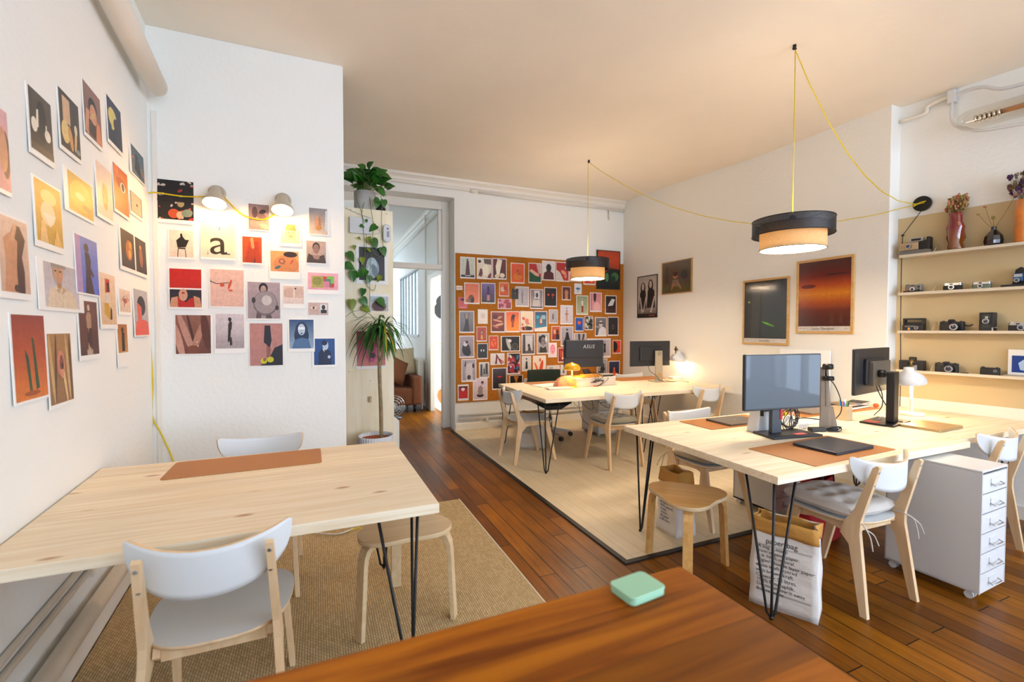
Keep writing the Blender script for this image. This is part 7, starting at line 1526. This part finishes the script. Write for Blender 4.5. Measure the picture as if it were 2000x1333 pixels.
# ---- framed pictures
FRW = wood('light_frame_wood', '#d9a860', '#eac588', '#b5804a', .4, 'x', .4, 10, 0); GLS = mat('poster_gloss', '#808080', .12)
GLOSS = attr_mat('glazed_print', .08)
FRG = glass_mat('frame_glass', '#ffffff', .03, .12)
def framed(wall, u0, v0, u1, v1, label, bg, sh, fr, fw, border=(0, 0, 0, 0), depth=.022, off=.0, paper='#d8d4ce', glass=True, texts=(), matl=None, name='framed_poster', tilt=None):
    a = wpt(wall, u0, v0, off + depth); b = wpt(wall, u1, v1, off + depth); p0, th = WALLS[wall]; ex = Vector((math.cos(th), math.sin(th), 0)); nn = Vector((math.sin(th), -math.cos(th), 0))
    W = (b - a).dot(ex); H = a.z - b.z; c = a - nn * depth; c.z = b.z
    t = thing(name, label, 'framed picture', c, th)
    mb = MB()
    for x0, x1, z0, z1 in ((0, fw, 0, H), (W - fw, W, 0, H), (fw, W - fw, 0, fw), (fw, W - fw, H - fw, H)): mb.box(x0, -depth, z0, x1, -.001, z1, fr)
    mb.build('frame', t, bevel=.0015)
    o = picture('poster', W - 2 * fw, H - 2 * fw, border, bg, sh, paper, parent=t, base=-depth + .009, thick=.004); o.location = (fw, 0, fw)
    yt = -depth + .009 - .0065
    for (s, sz, x, z, al, m) in texts:
        vs, fs = text_mesh(s, sz, al); mb = MB(); mb.add(vs, fs, m, M=Matrix.Translation((fw + x * (W - 2 * fw), yt, fw + z * (H - 2 * fw)))); mb.build('lettering', t)
    if glass: mb = MB(); mb.box(fw, -depth + .0005, fw, W - fw, -depth + .0010, H - fw, FRG); mb.build('glass', t)
    return t, W, H
BLF = mat('black_frame', '#161414', .4)
framed('right', 1451, 549.3, 1539, 675.5, 'wood-framed dark poster with a green streak, on the right wall', ('#10141c', '#1c2628', '#141c1c'),
       [Q(0, 0, .3, 1, '#14120f'), G((.17, 0), (.36, 0), (.42, .5), (.4, .9), (.3, 1), (.2, 1), '#2a2c28'), G((.42, .3), (.46, .9), (1, 1), (1, .3), '#222a34'), G((.6, .7), (.85, .68), (.85, .95), (.6, .93), '#1f3040'), G((.36, .0), (.42, .0), (.44, .6), (.4, .95), '#0c0e10'), G((.44, .0), (1, .0), (1, .4), (.44, .5), '#1e2a2c'), E(.58, .25, .16, .018, '#4a9a20', -.35), E(.55, .26, .06, .012, '#78c820', -.35), E(.12, .64, .025, .014, '#a8b820')],
       FRW, .022, (0, 0, 0, .07), texts=(('Alice Pallot', .028, .5, .02, 'CENTER', INK), ('EXPOSURE #', .010, .04, .03, 'LEFT', INK), ('Fisheye', .014, .96, .03, 'RIGHT', mat('grey_ink', '#8a8680', .7))))
framed('right', 1556, 511.6, 1665.5, 652.7, 'wood-framed large deep red poster with a glowing amber band, on the right wall', ('#4a1c14', '#5c1a10', '#7a1c0c', '#b8480c', '#d88410', '#b05010', '#6a200f', '#50180f', '#481610'),
       [E(.2, .62, .15, .03, '#6a1c10'), E(.75, .78, .25, .012, '#3a1410'), Q(.62, .03, .7, .22, '#5a2a14'), Q(.8, .05, .86, .24, '#5c2c14')],
       FRW, .024, (0, 0, 0, .07), texts=(('Laure Tiberghien', .032, .5, .022, 'CENTER', INK), ('EXPOSURE #1', .011, .03, .03, 'LEFT', INK), ('Fisheye', .014, .97, .03, 'RIGHT', MATS['grey_ink'])))
framed('right', 1292.5, 514.7, 1350, 570.4, 'thin wood-framed picture of a seated person at a dusky table, on the right wall', ('#5a4a2c', '#4a3c22', '#4a4424'),
       [Q(.12, .3, .22, .85, '#3a2c1c'), Q(.7, .35, .92, .75, '#4a3c28'), E(.78, .55, .12, .15, '#1c1814'), Q(0, .0, 1, .22, '#4c4a1c'), E(.47, .55, .09, .1, '#c07840'), E(.47, .6, .09, .08, '#2a1810'), G((.32, .2), (.62, .2), (.58, .42), (.38, .42), '#7a6850'), G((.32, .1), (.36, .1), (.44, .3), (.38, .3), '#b86c34'), G((.66, .1), (.7, .1), (.6, .3), (.54, .3), '#b86c34')], wood('amber_frame_wood', '#b08040', '#c99850', '#80501c', .4, 'x', .4, 10, 0), .013)
framed('right', 1244.7, 541.5, 1283, 620.3, 'black-edged black and white poster of two long-haired people in dark T-shirts', ('#b0aaa4', '#c8c0b8', '#2a2624'),
       [E(.28, .72, .13, .14, '#141212'), E(.68, .76, .13, .15, '#141212'), E(.18, .5, .06, .15, '#141212'), E(.38, .52, .06, .15, '#141212'), E(.58, .52, .06, .16, '#141212'), E(.8, .52, .06, .16, '#141212'), G((.08, .2), (.44, .2), (.42, .62), (.3, .66), (.12, .6), '#181616'), G((.48, .22), (.92, .22), (.88, .64), (.7, .68), (.54, .62), '#181616'), E(.28, .75, .07, .09, '#c0b4ac'), E(.68, .79, .07, .09, '#c8bcb4'), G((.1, .5), (.16, .5), (.28, .12), (.2, .1), '#c0b4ac'), G((.42, .5), (.46, .5), (.34, .12), (.28, .12), '#b8aca4'), G((.86, .5), (.92, .48), (.75, .1), (.66, .12), '#c0b4ac'), Q(0, 0, 1, .08, '#1c1a18'), Q(.6, .02, .9, .05, '#8a3a30')], BLF, .012, depth=.012, glass=False)
# picture leaning over the cork board corner
u0, v0 = c5(1158, 72); u1, v1 = c5(1338, 389)
framed('back', u0, v0, u1, v1, 'black-framed red and green picture of shadowed faces over the cork board corner', ('#b03a14', '#c04418', '#8a2c14', '#0c120e', '#080a08'),
       [G((0, 0), (1, 0), (1, .52), (.6, .55), (.3, .4), (0, .38), '#0b120c'), E(.78, .32, .18, .12, '#3c6a3c', .3), E(.42, .3, .08, .12, '#4a7a48'), E(.12, .28, .1, .08, '#6a9a60'), G((.35, .5), (.5, .55), (.48, .85), (.36, .8), '#7a2410'), E(.7, .25, .12, .1, '#14301c')], BLF, .012, off=.0165, depth=.02, glass=False)

# ================================================================== LIGHT
w = bpy.data.worlds.new('world'); sc.world = w; w.use_nodes = True
bg = w.node_tree.nodes['Background']; bg.inputs['Color'].default_value = (*lin('#cfe0f2'), 1); bg.inputs['Strength'].default_value = 2.2
def area(name, loc, rot, sx, sy, power, col):
    l = bpy.data.lights.new(name, 'AREA'); l.shape = 'RECTANGLE'; l.size = sx; l.size_y = sy; l.energy = power; l.color = lin(col)
    o = bpy.data.objects.new(name, l); C.objects.link(o); o.location = loc; o.rotation_euler = rot; return o
for i, (a_, b_) in enumerate(wins):
    area('window_daylight', ((a_ + b_) / 2, yw - .3, 1.78), (R(90), 0, 0), b_ - a_, 2.6, (38, 62, 80)[i], '#d0e4ff')
for s0_ in (2.7, 4.7):
    c_ = N0 + ND * (s0_ + .75) + NN * -.3; area('window_daylight', (c_.x, c_.y, 1.8), (R(90), 0, NTH + PI), 1.5, 2.6, 60, '#cce0ff')
area('hall_daylight', (.3, 12.2, 1.9), (R(-90), 0, 0), 2.4, 2.2, 50, '#d8e8f8')
area('studio_daylight', (4.7, 8.5, 1.8), (R(90), 0, R(90)), 2.2, 2.0, 170, '#e8f0fa')
sc.view_settings.view_transform = 'Standard'; sc.view_settings.look = 'None'; sc.view_settings.gamma = 1; sc.view_settings.exposure = 0.85
sc.view_settings.use_curve_mapping = False
sc.cycles.use_denoising = True; sc.cycles.max_bounces = 8; sc.cycles.diffuse_bounces = 5; sc.cycles.use_adaptive_sampling = True; sc.cycles.adaptive_threshold = .05; sc.cycles.transparent_max_bounces = 12
sc.cycles.sample_clamp_indirect = 6; sc.cycles.caustics_reflective = False; sc.cycles.caustics_refractive = False
dup = {k: v for k, v in USED.items() if len(v) > 1}
if dup: print('DUPLICATE LABELS', dup)
